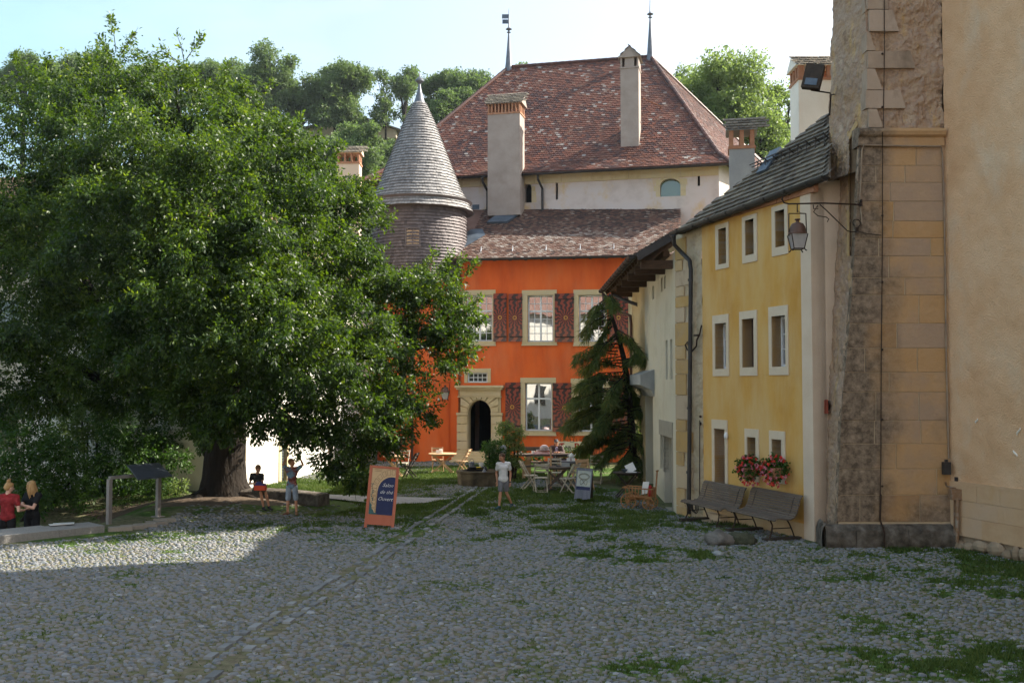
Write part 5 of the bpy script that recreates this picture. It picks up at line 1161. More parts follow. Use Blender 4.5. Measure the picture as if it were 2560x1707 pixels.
    w_ = MB(); w_.tube([X(2156, 560, YT-.05), X(2150, 500, YT-.05), X(2153, 430, YT-.05), X(2155, 375, YT-.06), X(2160, 363, YT-.07), X(2260, 365, YT-.07), X(2352, 366, YT-.07), X(2356, 385, YT-.05), X(2361, 520, YT-.05), X(2366, 900, YT-.05), X(2372, 1146, YT-.05)], .017, 6)
    w_.build('conduit', M('old_beige_conduit', [(.20, .14, .10), (.32, .25, .18)], bump=.2), ST)
    w_ = MB(); q = X(2366, 1170, YT-.1); w_.box(q, (.14, .1, .24)); w_.box(q+Vector((0, 0, .14)), (.05, .05, .06)); w_.build('junction_box', MT['metal'], ST)
    w_ = MB(); w_.prism([S_(2060, 1000, .05), S_(2076, 1000, .05), S_(2077, 1035, .05), S_(2061, 1035, .05)], n*.03); 
    b0 = S_(2068, 1017, .06); w_.box(b0+Vector((.0, -.1, .0)), (.12, .02, .26), rot=.9); w_.build('red_sign_plate', M('dull_red_plate', [(.26, .06, .035)], bump=.1), ST)
    w_ = MB(); w_.box(b0+Vector((.06, -.06, .02)), (.2, .03, .2), rot=.1); w_.build('dark_sign_bracket', MT['iron'], ST)
    return X
XT = st()
# ================================================================ PLASTER WALL ON THE RIGHT
PW = thing('plaster_church_wall', 'high apricot plaster wall with exposed sandstone blocks along its foot at the right edge', 'wall', (8.55, 19.5, 0))
FR_ = Fr((8.545, 19.5), (.317, -.9485))
def pw():
    mp_ = M('apricot_roughcast', [(.57, .33, .175), (.65, .41, .24), (.69, .47, .30)], scale=.9, bump=.9, bscale=34, bdist=.03, second=((.62, .50, .37), 1.3, (1, 1, .6), .52, .72, .6), detail=8)
    b = MB(); bump_grid(b, lambda s, t: FR_.P(s*6, 0.0, 1.25+t*14), 150, 330, .012, 4, 9)
    wallmesh(b, FR_, 6, 34, 1.2, 16); b.build('wall', mp_, PW, smooth=True)
    b = MB(); b.prism([FR_.P(-.1, -.3, -.5), FR_.P(34, -.3, -.5), FR_.P(34, -12, -.5), FR_.P(-.1, -12, -.5)], (0, 0, 16.3)); b.build('wall_core', MT['rubble'], PW)
    b = MB(); z = .25; k = 0
    b.fbox(FR_, .0, 34, -.1, .028, 1.22, 1.28)
    for h in (.36, .31, .32):
        u = -.0
        while u < 12:
            l_ = random.uniform(.55, 1.25); b.fbox(FR_, u, u+l_-.004, -.2, .02+random.uniform(0, .012), z+.002, z+h-.001, tint=random.random()); u += l_
        z += h+.002
    b.build('foot_blocks', M('ochre_foot_blocks', [(.42, .25, .13), (.52, .34, .20), (.50, .35, .24)], attr=.5, scale=2, bump=.6, bscale=14, second=((.50, .27, .08), 1.2, (1, 1, .5), .55, .7, .8)), PW)
    b = MB(); u = 0.
    while u < 12:
        l_ = random.uniform(.18, .45); h = random.uniform(.16, .28); r = (l_/2, .12, h/1.6)
        b.ell(FR_.P(u+l_/2, .0, random.uniform(.02, .12)), r, 8, 6, rot=Matrix.Rotation(random.uniform(-.3, .3), 3, 'Y')@Matrix.Rotation(math.atan2(FR_.u.y, FR_.u.x), 3, 'Z'), tint=random.random()); u += l_*.85
    b.fbox(FR_, 0, 12, -.2, -.02, -.5, .27)
    b.build('rubble_footing', M('footing_rubble', [(.20, .14, .09), (.34, .26, .18)], attr=.5, scale=5, bump=.7, bscale=12), PW)
    b = MB()
    for px, py, l_, a in ((2443, 1052, .1, .3), (2548, 1078, .16, .4), (2540, 1133, .14, 2.6)):
        u, z = FR_.uv(px, py); c, s = math.cos(a), math.sin(a); p = FR_.P(u, .015, z); b.tube([p+FR_.u*s*l_*t+Vector((0, 0, c*l_*t))+FR_.u*.02*math.sin(t*6) for t in np.linspace(-.5, .5, 6)], [.004, .014, .018, .016, .012, .003], 6)
    b.build('plaster_chip', MT['white'], PW)
    b = MB(); u, z = FR_.uv(2391, 1197); b.fbox(FR_, u-.02, u+.05, 0.01, .03, z-.04, z+.04); b.build('socket_plate', MT['metal'], PW)
    g = MB(); P_ = lambda x, y, n: FR_.P(FR_.uv(x, y, n)[0], n, FR_.uv(x, y, n)[1])
    g.tube([XT(2364, 1205, YT-.06), P_(2366, 1214, .08), P_(2378, 1218, .08), P_(2388, 1220, .1)], .018, 6); g.tube([P_(2393, 1245, .1), P_(2393, 1354, .1)], .035, 8); g.tube([P_(2386, 1245, .1), P_(2386, 1354, .1)], .016, 6)
    q = P_(2388, 1235, .1); g.box(q, (.2, .14, .2)); g.build('old_pipe', M('rusty_grey_pipe', [(.30, .27, .24), (.22, .12, .06), (.30, .26, .22)], scale=4, bump=.3), PW)
pw()
# ================================================================ WALL LANTERN ON BRACKET
def lantern(t, l, s=1.0, glassmat_='lamp'):
    b = MB(); P = lambda x, y, z: l+Vector((x*s, y*s, z*s))
    # lantern body hangs from l; z downwards
    b.tube([P(0, 0, 0), P(0, 0, -.16)], .012*s, 6)
    b.tube([P(-.16, 0, -.18), P(.16, 0, -.18)], .011*s, 6); b.tube([P(-.165, 0, -.18), P(-.17, 0, -.62)], .011*s, 6); b.tube([P(.165, 0, -.18), P(.175, 0, -.62)], .011*s, 6)
    b.build('hanger', MT['iron'], t)
    b = MB(); b.lathe([(.02, -.28), (.05, -.285), (.055, -.3), (.03, -.32), (.035, -.35), (.11, -.38), (.15, -.45), (.165, -.55), (.185, -.56), (.185, -.585), (.15, -.59)], l if s == 1 else l, 12) if s == 1 else b.lathe([(.02*s, -.28*s), (.05*s, -.285*s), (.035*s, -.35*s), (.11*s, -.38*s), (.165*s, -.55*s), (.185*s, -.585*s)], l, 12)
    b.build('hood', MT['copper'], t, smooth=35)
    zt, zb = -.59, -.87; wt, wb = .155, .10
    b = MB(); c4 = [(-1, -1), (1, -1), (1, 1), (-1, 1)]
    for i in range(4):
        x, y = c4[i]; x2, y2 = c4[(i+1) % 4]
        b.tube([P(x*wt, y*wt, zt), P(x*wb, y*wb, zb)], .010*s, 6); b.tube([P(x*wb, y*wb, zb), P(x2*wb, y2*wb, zb)], .010*s, 6)
        b.tube([P(x*wb, y*wb, zb), P(x*wb*1.15, y*wb*1.15, zb-.03), P(x*wb*1.35, y*wb*1.35, zb-.045)], .012*s, 6)
    b.build('cage', MT['iron'], t)
    g = MB(); vs = [P(x*wt*.94, y*wt*.94, zt) for x, y in c4]+[P(x*wb*.94, y*wb*.94, zb) for x, y in c4]
    g.add(vs, [(0, 1, 5, 4), (1, 2, 6, 5), (2, 3, 7, 6), (3, 0, 4, 7)]); g.build('glass', M('frosted_lamp_glass', [(.42, .40, .40), (.58, .56, .56)], rough=.25, scale=4, bump=0, trans=(.4, (1, 1, 1))), t)
def lamp1():
    Y = 19.2; l = at(1993, 511, Y); a = at(1955, 497, Y)
    t = thing('wall_lantern', 'rusty iron lantern with frosted glass hung from a scrolled bracket on the stone tower', 'lantern', tuple(l))
    b = MB(); end = at(2153, 512, Y+.2)
    b.tube([at(1957, 493, Y), at(1955, 498, Y), at(1960, 507, Y), at(1972, 510, Y), at(2060, 508, Y), end], .016, 6); b.box(at(2152, 508, Y+.22), (.03, .1, .13))
    b.tube([at(2050, 512, Y), at(2065, 525, Y+.05), at(2118, 577, Y+.1), at(2128, 580, Y+.12), at(2140, 580, Y+.15)], .011, 6)
    b.tube([at(2033, 512, Y), at(2034, 522, Y), at(2045, 522, Y), at(2044, 514, Y), at(2034, 530, Y), at(2045, 540, Y), at(2066, 543, Y), at(2072, 548, Y), at(2068, 555, Y)], .010, 6)
    c = at(2140, 558, Y+.15); b.tube([c+Vector((.09*math.cos(a)*(1-k*.02), 0, .09*math.sin(a)*(1-k*.02))) for k, a in enumerate(np.linspace(-1.4, 4.2, 18))], .010, 6); b.box(at(2142, 574, Y+.2), (.05, .08, .08))
    b.build('bracket', MT['iron'], t)
    w_ = MB(); w_.tube([l+Vector((.0, 0, -.12)), l+Vector((.06, 0, -.17)), l+Vector((.14, 0, -.175))], .006, 5); w_.tube([at(2146, 579, Y+.2), at(2170, 585, YT-.06), at(2203, 588, YT-.06)], .008, 5); w_.build('cable', MT['iron'], t)
    lantern(t, l)
lamp1()
def flood():
    Y = 20.0; c = at(2033, 193, Y); t = thing('floodlight', 'black rectangular floodlight on an arm against the tiled chimney', 'floodlight', tuple(c))
    R_ = Matrix.Rotation(.25, 3, 'Y')@Matrix.Rotation(-.45, 3, 'Z')
    b = MB(); b.box(c, (.36, .16, .50), rot=R_, taper=1); b.box(c+Vector((.1, .08, .0)), (.2, .16, .36), rot=R_); b.build('housing', MT['wood_black'], t)
    b = MB(); b.box(c+R_@Vector((-.0, -.085, -.13)), (.24, .02, .14), rot=R_); b.build('lens', MT['lead'], t)
    b = MB(); b.tube([c+Vector((.12, 0, 0)), c+Vector((.14, 0, -.2)), c+Vector((-.05, 0, -.26)), c+Vector((-.06, 0, -.22))], .012, 6); b.tube([c+Vector((-.05, 0, -.27)), at(2075, 233, Y), at(2077, 238, Y), at(2074, 288, Y+.4)], .016, 6); b.tube([at(2077, 238, Y), at(2085, 236, Y+.9)], .014, 6); b.build('arm', MT['iron'], t)
flood()
# ================================================================ LEFT SIDE HOUSES
def lefts():
    t = thing('white_house', 'sunlit white plaster house with a dark green shutter door behind the tree trunk', 'house', tuple(FL.P(0, 0, 0)))
    u1 = 12.6; R = FL.R; zt = 7.3
    dr = (lambda q: (q[0], q[1], 0.0, 2.3))(R(702, 1100, 716, 1188))
    w1 = (lambda q: (q[0], q[1], -.2, 2.2))(R(820, 1120, 832, 1170)); w2 = (u1-1.8, u1-.8, -.2, 2.1)
    b = MB(); wallmesh(b, FL, 0, u1, -.4, zt, [dr, w1, w2, (2.6, 3.57, 3.7, 5.3), (6, 6.97, 3.7, 5.3), (9, 9.97, 3.7, 5.3)], .2)
    b.add([FL.P(0, 0, -.4), FL.P(0, -7, -.4), FL.P(0, -7, zt), FL.P(0, -3.5, zt+2.4), FL.P(0, 0, zt)], [(0, 1, 2, 3, 4)]); b.build('wall', MT['white'], t)
    b = MB(); z = -.3
    while z < zt: b.fbox(FL, -.02, random.uniform(.25, .5), -.3, .03, z, z+.38, tint=random.random()); z += .39
    b.build('quoins', MT['stone'], t)
    b = MB(); surround(b, FL, (dr[0]-.18, dr[1]+.18, dr[2]-.3, dr[3]+.2), dr, .03, .1); surround(b, FL, (w2[0]-.18, w2[1]+.18, w2[2]-.2, w2[3]+.2), w2, .03, .1)
    for u in (2.6, 6, 9): surround(b, FL, (u-.15, u+1.12, 3.5, 5.45), (u, u+.97, 3.7, 5.3), .03, .1)
    b.build('stone_surround', MT['stone'], t)
    d = MB(); d.fbox(FL, dr[0], dr[1], -.15, -.1, dr[2], dr[3]); z = .1
    while z < 2.2: d.fbox(FL, dr[0]+.06, dr[1]-.06, -.1, -.07, z, z+.05); z += .09
    d.build('louvred_door', M('grey_green_louvre', [(.05, .06, .06), (.08, .09, .09)], bump=.1), t)
    d = MB(); d.fbox(FL, w2[0], w2[1], -.18, -.12, w2[2], w2[3]); d.build('red_door', M('dark_red_door', [(.08, .012, .012)], bump=.1), t)
    d = MB(); d.fbox(FL, w1[0], w1[1], -.18, -.12, w1[2], w1[3]); d.build('door', MT['wood_dark'], t)
    for u in (2.6, 6, 9): window(t, FL, (u, u+.97, 3.7, 5.3), 4, (1, 2), .15, glass='glass')
    A = FL.P(-.3, .5, zt-.15); V = (FL.n*-.8+Vector((0, 0, .6))).normalized(); slab('roof', t, MT['tile_grey'], [A, A+FL.u*(u1+.4), A+FL.u*(u1+.4)+V*4.4, A+V*4.4])
    tiles('roof_tiles', t, M('pale_tan_shingles', [(.24, .17, .10), (.38, .29, .18), (.46, .38, .26)], attr=.8, bump=.2), A, FL.u, V, u1+.4, 4.4, .17, .16, lift=.04, rounded=False)  # pale tan tile tones
    g = MB(); gutter(g, A+FL.n*.08, A+FL.u*(u1+.4)+FL.n*.08, .08); g.build('gutter', MT['metal'], t)
    p = at(843, 425, 38.5); chimney(t, (p.x, p.y, 7.2), Vector((1, 0, 0)), .85, .7, (p.z-7.2)+.25, 'gable_u', mat='pilaster', hs=.35, nh=3, rh=.3, ov=.08)
    # cream house further left with a rounded corner
    t = thing('cream_corner_house', 'cream house with a rounded corner half hidden behind the big tree', 'house', (-12.2, 33, 0))
    b = MB(); x0 = (405-1280)/F*32; pts = []
    c = Vector((-10.75, 32.9, 0)); r = .9
    path = [Vector((-32, 34.5, 0)), Vector((-22, 33.2, 0))]+[c+Vector((math.cos(a)*r, math.sin(a)*r, 0)) for a in np.linspace(-math.pi/2-.1, .17, 9)]+[Vector((-9.0, 38.5, 0)), Vector((-9.0, 46, 0))]
    for p, q in zip(path, path[1:]): b.add([p+Vector((0, 0, -.6)), q+Vector((0, 0, -.6)), q+Vector((0, 0, 7.6)), p+Vector((0, 0, 7.6))], [(0, 1, 2, 3)])
    b.build('wall', MT['cream'], t, smooth=30)
    b = MB(); b.prism([Vector((-33, 33.4, 7.3)), Vector((-9.2, 31.4, 7.3)), Vector((-8.3, 46, 7.3)), Vector((-33, 46, 7.3))], (0, 0, .15)); b.add([Vector((-33, 33.4, 7.46)), Vector((-9.2, 31.4, 7.46)), Vector((-8.3, 46, 7.46)), Vector((-33, 46, 7.46)), Vector((-33, 39.5, 11.3)), Vector((-14, 38.8, 11.3))], [(0, 1, 5, 4), (1, 2, 5), (2, 3, 4, 5)]); b.build('roof', MT['tile_old'], t)
    fr = Fr((-22, 33.2), (11.2, -1.2))
    for u in (2, 5, 8):
        for z in (1.0, 4.4): MB().fbox(fr, u, u+.9, -.1, .03, z, z+1.5).build('window', MT['glass_dark'], t)
    # wing of the castle behind the photographer, seen mirrored in the window panes
    t = thing('castle_wing', 'long sunlit cream wing with brown roof, seen only mirrored in window panes', 'building', (-12, -8, 0))
    fr = Fr((-34, -1), (.95, -.31)); fr.n = -fr.n; b = MB(); b.fbox(fr, 0, 62, -9, 0, -.2, 9.9); b.build('wall', MT['white'], t)
    b = MB(); b.prism([fr.P(-.5, .6, 9.7), fr.P(-.5, -9.6, 9.7), fr.P(-.5, -4.5, 15.3)], fr.u*63); b.build('roof', MT['tile_old'], t)
    for u in np.arange(2, 61, 3.2):
        for z in (1.2, 5): MB().fbox(fr, u, u+1, -.02, .05, z, z+1.7).build('window', MT['glass_dark'], t)
lefts()
def barn():
    Y = 118; p = lambda x, y, dy=0: at(x, y, Y+dy); t = thing('hill_barn', 'grey sided barn with a low pitched roof among trees on the hill', 'barn', tuple(p(870, 340)))
    b = MB(); b.prism([p(905, 345), p(990, 345), p(990, 322), p(905, 292)], (-.0, 14, 0)); b.prism([p(760, 345), p(905, 345), p(905, 292), p(760, 325)], (0, 14, 0)); b.build('wall', MT['pilaster'], t)
    b = MB(); b.prism([p(892, 286, -.5), p(1000, 322, -.5), p(1000, 326, -.5), p(892, 291, -.5)], (0, 15, 0)); b.prism([p(892, 286, -.5), p(755, 318, -.5), p(755, 323, -.5), p(892, 291, -.5)], (0, 15, 0)); b.build('roof', MT['tile_grey'], t)
barn()
# ================================================================ LEAVES
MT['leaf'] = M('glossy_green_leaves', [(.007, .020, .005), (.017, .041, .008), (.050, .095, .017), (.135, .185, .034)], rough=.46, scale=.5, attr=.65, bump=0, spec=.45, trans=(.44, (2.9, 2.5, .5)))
MT['leaf2'] = M('hill_tree_leaves', [(.075, .11, .05), (.12, .165, .07), (.17, .22, .10)], rough=.6, scale=.4, attr=.6, bump=0, trans=(.4, (1.3, 1.5, .7)))  # paler grey-green: distance haze is put into this leaf colour
MT['leaf3'] = M('pale_ash_leaves', [(.08, .12, .045), (.15, .21, .08), (.21, .27, .12)], rough=.5, scale=.4, attr=.6, bump=0, trans=(.5, (1.6, 1.6, .8)))
MT['leaf_dark'] = M('dark_ivy_leaves', [(.02, .05, .010), (.045, .10, .018), (.10, .18, .03)], rough=.5, scale=.6, attr=.6, bump=0, spec=.4, trans=(.35, (1.4, 1.6, .5)))
MT['bark'] = M('old_ridged_bark', [(.008, .006, .0045), (.024, .017, .012)], rough=.95, scale=4, stretch=(1, 1, .3), bump=1.0, bscale=9, bdist=.06)
def leafcloud(twigs, n_per, size, spread, droop=.3, aspect=.42, fold=True, tintbase=None, updir=.4):
    """twigs: (n,3) twig positions with (n,3) outward directions -> leaf quads arranged along each twig"""
    P, D = twigs; n = len(P); m = n_per
    t = RNG.random((n, m))[..., None]
    side = RNG.normal(0, 1, (n, m, 3)); side -= (side*D[:, None]).sum(-1, keepdims=True)*D[:, None]; side /= np.linalg.norm(side, axis=-1, keepdims=True)+1e-6
    pos = P[:, None]+D[:, None]*(t-.5)*spread*2+side*RNG.uniform(0, .35, (n, m, 1))*spread
    ax = D[:, None]*RNG.uniform(.1, .9, (n, m, 1))+side*RNG.uniform(.4, 1, (n, m, 1))+np.array([0, 0, -1])*droop*RNG.uniform(0, 1.4, (n, m, 1)); ax /= np.linalg.norm(ax, axis=-1, keepdims=True)
    up = np.array([0, 0, 1.0])*updir+RNG.normal(0, .6, (n, m, 3)); w_ = np.cross(ax, up); w_ /= np.linalg.norm(w_, axis=-1, keepdims=True)+1e-6
    L = size*RNG.uniform(.65, 1.25, (n, m, 1)); W_ = L*aspect
    A = pos; B = pos+ax*L*.5+w_*W_*.5; Cc = pos+ax*L; E = pos+ax*L*.5-w_*W_*.5
    nn = np.cross(ax, w_)*L*.08
    V = np.stack([A, B+nn, Cc, E+nn], 2).reshape(-1, 4, 3)
    tb = RNG.random(n) if tintbase is None else tintbase
    T = np.clip(.6*tb[:, None]+.4*RNG.random((n, m)), 0, 1).reshape(-1)
    return V, T
def lobe_twigs(c, r, n, shell=.45, squash=1.0, bias=None):
    d = RNG.normal(0, 1, (n, 3)); d /= np.linalg.norm(d, axis=1, keepdims=True)
    rad = 1-shell*RNG.random((n, 1))**1.3
    # lumpy surface
    lump = 1+.22*np.sin(d[:, :1]*5+c[0])*np.cos(d[:, 1:2]*4+c[1]*2)+.13*np.sin(d[:, 2:]*9+c[2]*3)
    p = np.array(c)+d*rad*lump*np.array(r if isinstance(r, (tuple, list)) else (r, r, r))*np.array([1, 1, squash])
    return p, d
def limb(b, pts, rs, seg=9, wob=.0):
    # smooth a polyline with catmull-rom
    P = [Vector(p) for p in pts]; out = []; rr = []
    for i in range(len(P)-1):
        p0, p1, p2, p3 = P[max(i-1, 0)], P[i], P[i+1], P[min(i+2, len(P)-1)]
        for k in range(5):
            t = k/5; q = .5*((2*p1)+(p2-p0)*t+(2*p0-5*p1+4*p2-p3)*t*t+(3*p1-p0-3*p2+p3)*t**3)
            q += Vector((mnoise.noise(q*1.7), mnoise.noise(q*1.7+Vector((9, 0, 0))), 0))*wob; out.append(q); rr.append(rs[i]*(1-t)+rs[i+1]*t)
    out.append(P[-1]); rr.append(rs[-1]); b.tube(out, rr, seg)
# ================================================================ THE BIG TREE
def bigtree():
    base = gnd(562, 1257); base.z = g0(base.x, base.y)
    t = thing('broad_leafed_tree', 'huge old spreading tree with a thick dark trunk and glossy drooping foliage', 'tree', tuple(base))
    LB = [(60,260,100,26.5),(190,235,100,25),(290,185,85,27),(410,235,95,26),(530,275,95,26.5),(620,340,100,26),(720,420,105,25),(810,490,85,26),(880,545,75,26),
     (60,400,130,25),(210,370,140,23.8),(370,380,140,23.2),(530,430,140,23.2),(680,540,140,23.2),(800,620,115,24.5),(870,690,85,26),
     (70,590,150,24),(240,580,150,22.6),(420,600,150,22.4),(590,660,150,22.2),(750,760,130,23),(880,790,105,25),(985,770,95,25.8),(1075,770,85,26.2),(1130,800,60,26.5),(1120,715,45,26.8),(1050,715,45,26.6),
     (50,780,140,23.4),(200,860,110,23.6),(20,930,110,24.5),(460,800,150,21.9),(630,850,150,21.8),(790,890,130,22.3),(930,900,115,24.2),(1050,880,90,26),(1130,880,50,26.5),(900,1020,95,23.2),(980,1000,85,25),(1040,990,60,26),
     (860,1120,62,23.2),(905,1180,42,23.2),(960,1085,60,24.6),(700,1000,85,22.6),(600,960,80,23),(790,1030,70,23),(470,930,85,23.4),(360,800,110,22.6),(310,980,70,25),(120,1000,70,24.6),(740,1090,32,23),(820,1175,22,23),(560,1050,60,22.6),(480,1010,75,23),(400,970,75,23.6),(625,1040,55,22.6),(520,1085,34,22.8)]
    BK = [(300,620,250,28.5),(560,620,240,29),(420,420,200,29),(160,480,190,28.5),(760,700,170,28.5),(650,860,140,27.5),(900,880,120,28),(200,780,170,28),(60,620,180,28.5),(420,880,120,27),(520,760,160,26.5),(330,720,170,26.5),(700,620,150,26.5)]
    Vs, Ts = [], []
    def add(px, py, rp, Y, dens, shell=.45):
        c = at(px, py, Y); r = rp*Y/F; n = int(dens*r*r)
        tw = lobe_twigs(c, (r, r*1.05, r*.95), n, shell)
        if shell < .6:                     # outer foliage hangs in separate boughs with gaps between
            kk = 15; sd_ = RNG.normal(0, 1, (kk, 3)); sd_ /= np.linalg.norm(sd_, axis=1, keepdims=True); ii = RNG.integers(0, kk, int(n*.78)); rr_ = RNG.uniform(.80, 1.12, kk)
            g3 = RNG.normal(0, 1, (len(ii), 3)); g3[:, 2] -= .25*np.abs(g3[:, 0]); pc = np.array(c)+sd_[ii]*rr_[ii][:, None]*r+g3*np.array([.17, .17, .12])*r
            dd_ = sd_[ii]*.8+g3*.35+np.array([0, 0, -.25]); dd_ /= np.linalg.norm(dd_, axis=1, keepdims=True)
            m_ = int(n*.30); tw = (np.concatenate([pc, np.array(c)+(tw[0][:m_]-np.array(c))*.80]), np.concatenate([dd_, tw[1][:m_]])); n = len(tw[0])
        # keep the crown above people's heads where it is cut high
        V, T = leafcloud(tw, 14, .108, .16, droop=.55, tintbase=np.clip(.5+.25*RNG.normal(0, 1, n)+.25*tw[1][:, 2], 0, 1)); Vs.append(V); Ts.append(T)  # twigs facing up get lighter leaves: light from above put into the tint
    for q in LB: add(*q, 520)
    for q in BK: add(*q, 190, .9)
    # loose twigs that stick out of the outline
    def spray(px, py, px2, py2, Y, n=9, s=.12):
        a, c = at(px, py, Y), at(px2, py2, Y+.2); D = (c-a); k = int(n*(1+D.length*6)); P = []; dd = []
        for i in range(k):
            f = random.random()**.8; P.append(a.lerp(c, f)+Vector((random.gauss(0, .05), random.gauss(0, .1), random.gauss(0, .05)))); dd.append(tuple(D.normalized()))
        V, T = leafcloud((np.array(P), np.array(dd)), 3, s, .07, droop=.1, tintbase=np.full(k, .8)); Vs.append(V); Ts.append(T); TW.append((a, c))
    TW = []
    for s in ((290,130,275,40,26.5),(300,140,345,70,26.5),(280,150,250,95,26.5),(460,150,440,80,26),(465,150,505,90,26),(450,160,400,125,26),(70,190,30,130,26),(110,190,120,140,26),(170,160,160,125,25),(560,210,570,150,26),(640,270,680,200,26),(720,330,755,290,25.5),(820,420,860,350,26),(900,500,940,440,26),(950,560,985,540,26),(1100,690,1130,625,26.6),(1165,690,1190,655,26.6),(1130,690,1160,640,26.6),(1060,670,1090,625,26.4),(1170,770,1205,740,26.6),(1170,860,1190,900,26.5),(1060,1050,1090,1060,25.5),(1050,1020,1110,1010,25.8),(980,1120,1010,1140,24.6),(0,350,20,300,25),(760,480,800,420,25),(0,620,60,560,23.5),(930,640,975,620,25.5),(880,1210,890,1250,23.2),(740,1100,745,1150,23),(820,1150,815,1200,23)): spray(*s)
    V = np.concatenate(Vs); T = np.concatenate(Ts); 
    # gaps: thin the leaves with 3-d noise so that light and dark holes appear
    c = V.mean(1); q = vnoise(c[:, 0]+c[:, 1]*.7, c[:, 2]-c[:, 1]*.5, 1.3, 6)*.6+vnoise(c[:, 0]-c[:, 1]*.4, c[:, 2]+c[:, 1]*.3, 3.1, 7)*.4
    px, py = to_px(c[:, 0], c[:, 1], c[:, 2])
    keep = (q > .34) | (RNG.random(len(q)) < .22)
    low = 1150+0*px
    low = np.interp(px, [0, 130, 240, 330, 420, 500, 600, 680, 760, 830, 950, 1060, 1200], [1150, 1130, 1080, 1060, 1085, 1128, 1112, 1130, 1165, 1230, 1260, 1130, 1010])
    keep &= py < low+14*np.sin(px*.09)+10*np.sin(px*.23)
    keep &= c[:, 2] > .35
    V = V[keep]; T = T[keep]; print('leaves', len(V))
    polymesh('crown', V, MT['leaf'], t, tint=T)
    b = MB(); B = base
    limb(b, [B+Vector((0, 0, -.4)), B+Vector((0, 0, .05)), B+Vector((-.02, 0, .5)), B+Vector((.0, 0, 1.3)), B+Vector((.05, 0, 2.3)), B+Vector((.2, .1, 3.4))], [.95, .74, .58, .52, .5, .42], 14, .03)
    limb(b, [B+Vector((-.15, 0, 1.0)), B+Vector((-.7, -.1, 1.9)), B+Vector((-1.7, -.3, 2.9)), B+Vector((-2.8, -.4, 4.1)), B+Vector((-3.6, -.5, 5.8))], [.34, .3, .22, .16, .08], 10, .06)
    for p, r in (([(0.1, 0, 2.2), (.6, 0, 3.6), (1.2, .2, 5.2), (1.5, 0, 7.5), (1.4, 0, 9.5)], [.34, .28, .2, .12, .04]), ([(.1, 0, 2.6), (-.4, .3, 4.4), (-1.0, .3, 6.5), (-1.3, .2, 9.2), (-1.5, .2, 11.0)], [.34, .26, .18, .1, .03]),
                 ([(.2, 0, 2.0), (1.6, -.3, 3.2), (3.2, -.5, 3.7), (4.9, -.2, 3.9), (6.3, 0, 4.6)], [.26, .22, .15, .1, .03]), ([(-1.2, -.2, 2.4), (-2.7, -.5, 2.9), (-4.2, -.6, 3.7), (-5.4, -.5, 4.2)], [.2, .15, .1, .04]),
                 ([(.3, 0, 3), (1.4, -1.4, 4.2), (2.2, -2.6, 5.2)], [.2, .14, .05]), ([(-.3, 0, 3), (-1.2, -1.6, 4.6), (-1.6, -2.8, 6)], [.2, .14, .05]), ([(-3.0, -.4, 4.3), (-4.4, -.5, 7.0), (-5.0, -.3, 9.4)], [.14, .1, .03]), ([(4.1, -.4, 3.8), (4.7, -.8, 2.8), (4.5, -1.5, 1.9), (4.2, -2.2, 1.2)], [.08, .05, .03, .015]), ([(1.2, .2, 5.2), (2.8, .4, 6.2), (4.0, .2, 6.4)], [.14, .09, .03])):
        limb(b, [B+Vector(q) for q in p], r, 9, .08)
    for i in range(9):
        a = random.uniform(0, 2*math.pi); e = Vector((math.cos(a), math.sin(a), 0)); limb(b, [B+e*.35+Vector((0, 0, .35)), B+e*.8+Vector((0, 0, .06)), B+e*random.uniform(1.2, 1.9)+Vector((0, 0, -.12))], [.2, .12, .04], 7, .05)
    for a, c in TW: b.tube([a, a.lerp(c, .5)+Vector((.02, 0, .02)), c], [.012, .009, .004], 4)
    b.build('trunk', MT['bark'], t, smooth=True)
    # bare earth mound with roots under the tree
    e = MB(); c = base+Vector((-.4, -.3, 0)); n = 28; vs = [c+Vector((0, 0, .12))]
    for r, z in ((.5, .10), (1.1, .05), (1.9, .02), (2.8, -.03)):
        for k in range(n):
            a = 2*math.pi*k/n; p = c+Vector((math.cos(a)*r*1.25, math.sin(a)*r*.62, 0)); p.z = g0(p.x, p.y)+z+.03*mnoise.noise(p*2); vs.append(p)
    fs = [(0, 1+k, 1+(k+1) % n) for k in range(n)]+[(1+i*n+k, 1+(i+1)*n+k, 1+(i+1)*n+(k+1) % n, 1+i*n+(k+1) % n) for i in range(3) for k in range(n)]
    e.add(vs, fs); o = e.build('bare_earth', M('root_trodden_earth', [(.06, .04, .028), (.13, .095, .065)], scale=3, bump=.8, bscale=14, bdist=.04), smooth=True); o['kind'] = 'structure'
bigtree()
# ================================================================ BUSHES UNDER AND LEFT OF THE TREE
def bush(name, label, lobes, mat='leaf_dark', size=.11, dens=420, group='bushes along the wall on the left', stem=True, per=9, cat='bush'):
    b0 = lobes[0]; c0 = at(b0[0], b0[1], b0[3]); t = thing(name, label, cat, (c0.x, c0.y, g0(c0.x, c0.y)), group=group)
    Vs, Ts = [], []
    for px, py, rp, Y in lobes:
        c = at(px, py, Y); r = rp*Y/F; n = max(12, int(dens*r*r)); tw = lobe_twigs(c, (r, r, r), n, .6)
        V, T = leafcloud(tw, per, size, size*1.2, droop=.35, tintbase=np.clip(.45+.3*RNG.normal(0, 1, n), 0, 1)); Vs.append(V); Ts.append(T)
    V = np.concatenate(Vs); T = np.concatenate(Ts); c = V.mean(1); k = c[:, 2] > gz(c[:, 0], c[:, 1])+.02; polymesh('foliage', V[k], MT[mat], t, tint=T[k])
    b = MB(); l = Vector(WL[t.name])
    for px, py, rp, Y in lobes[:6]: c = at(px, py, Y); b.tube([Vector((c.x*.5+l.x*.5, c.y, g0(c.x, c.y)-.1)), c], [.05, .015], 6)
    b.build('stem', MT['bark'], t)
    return t
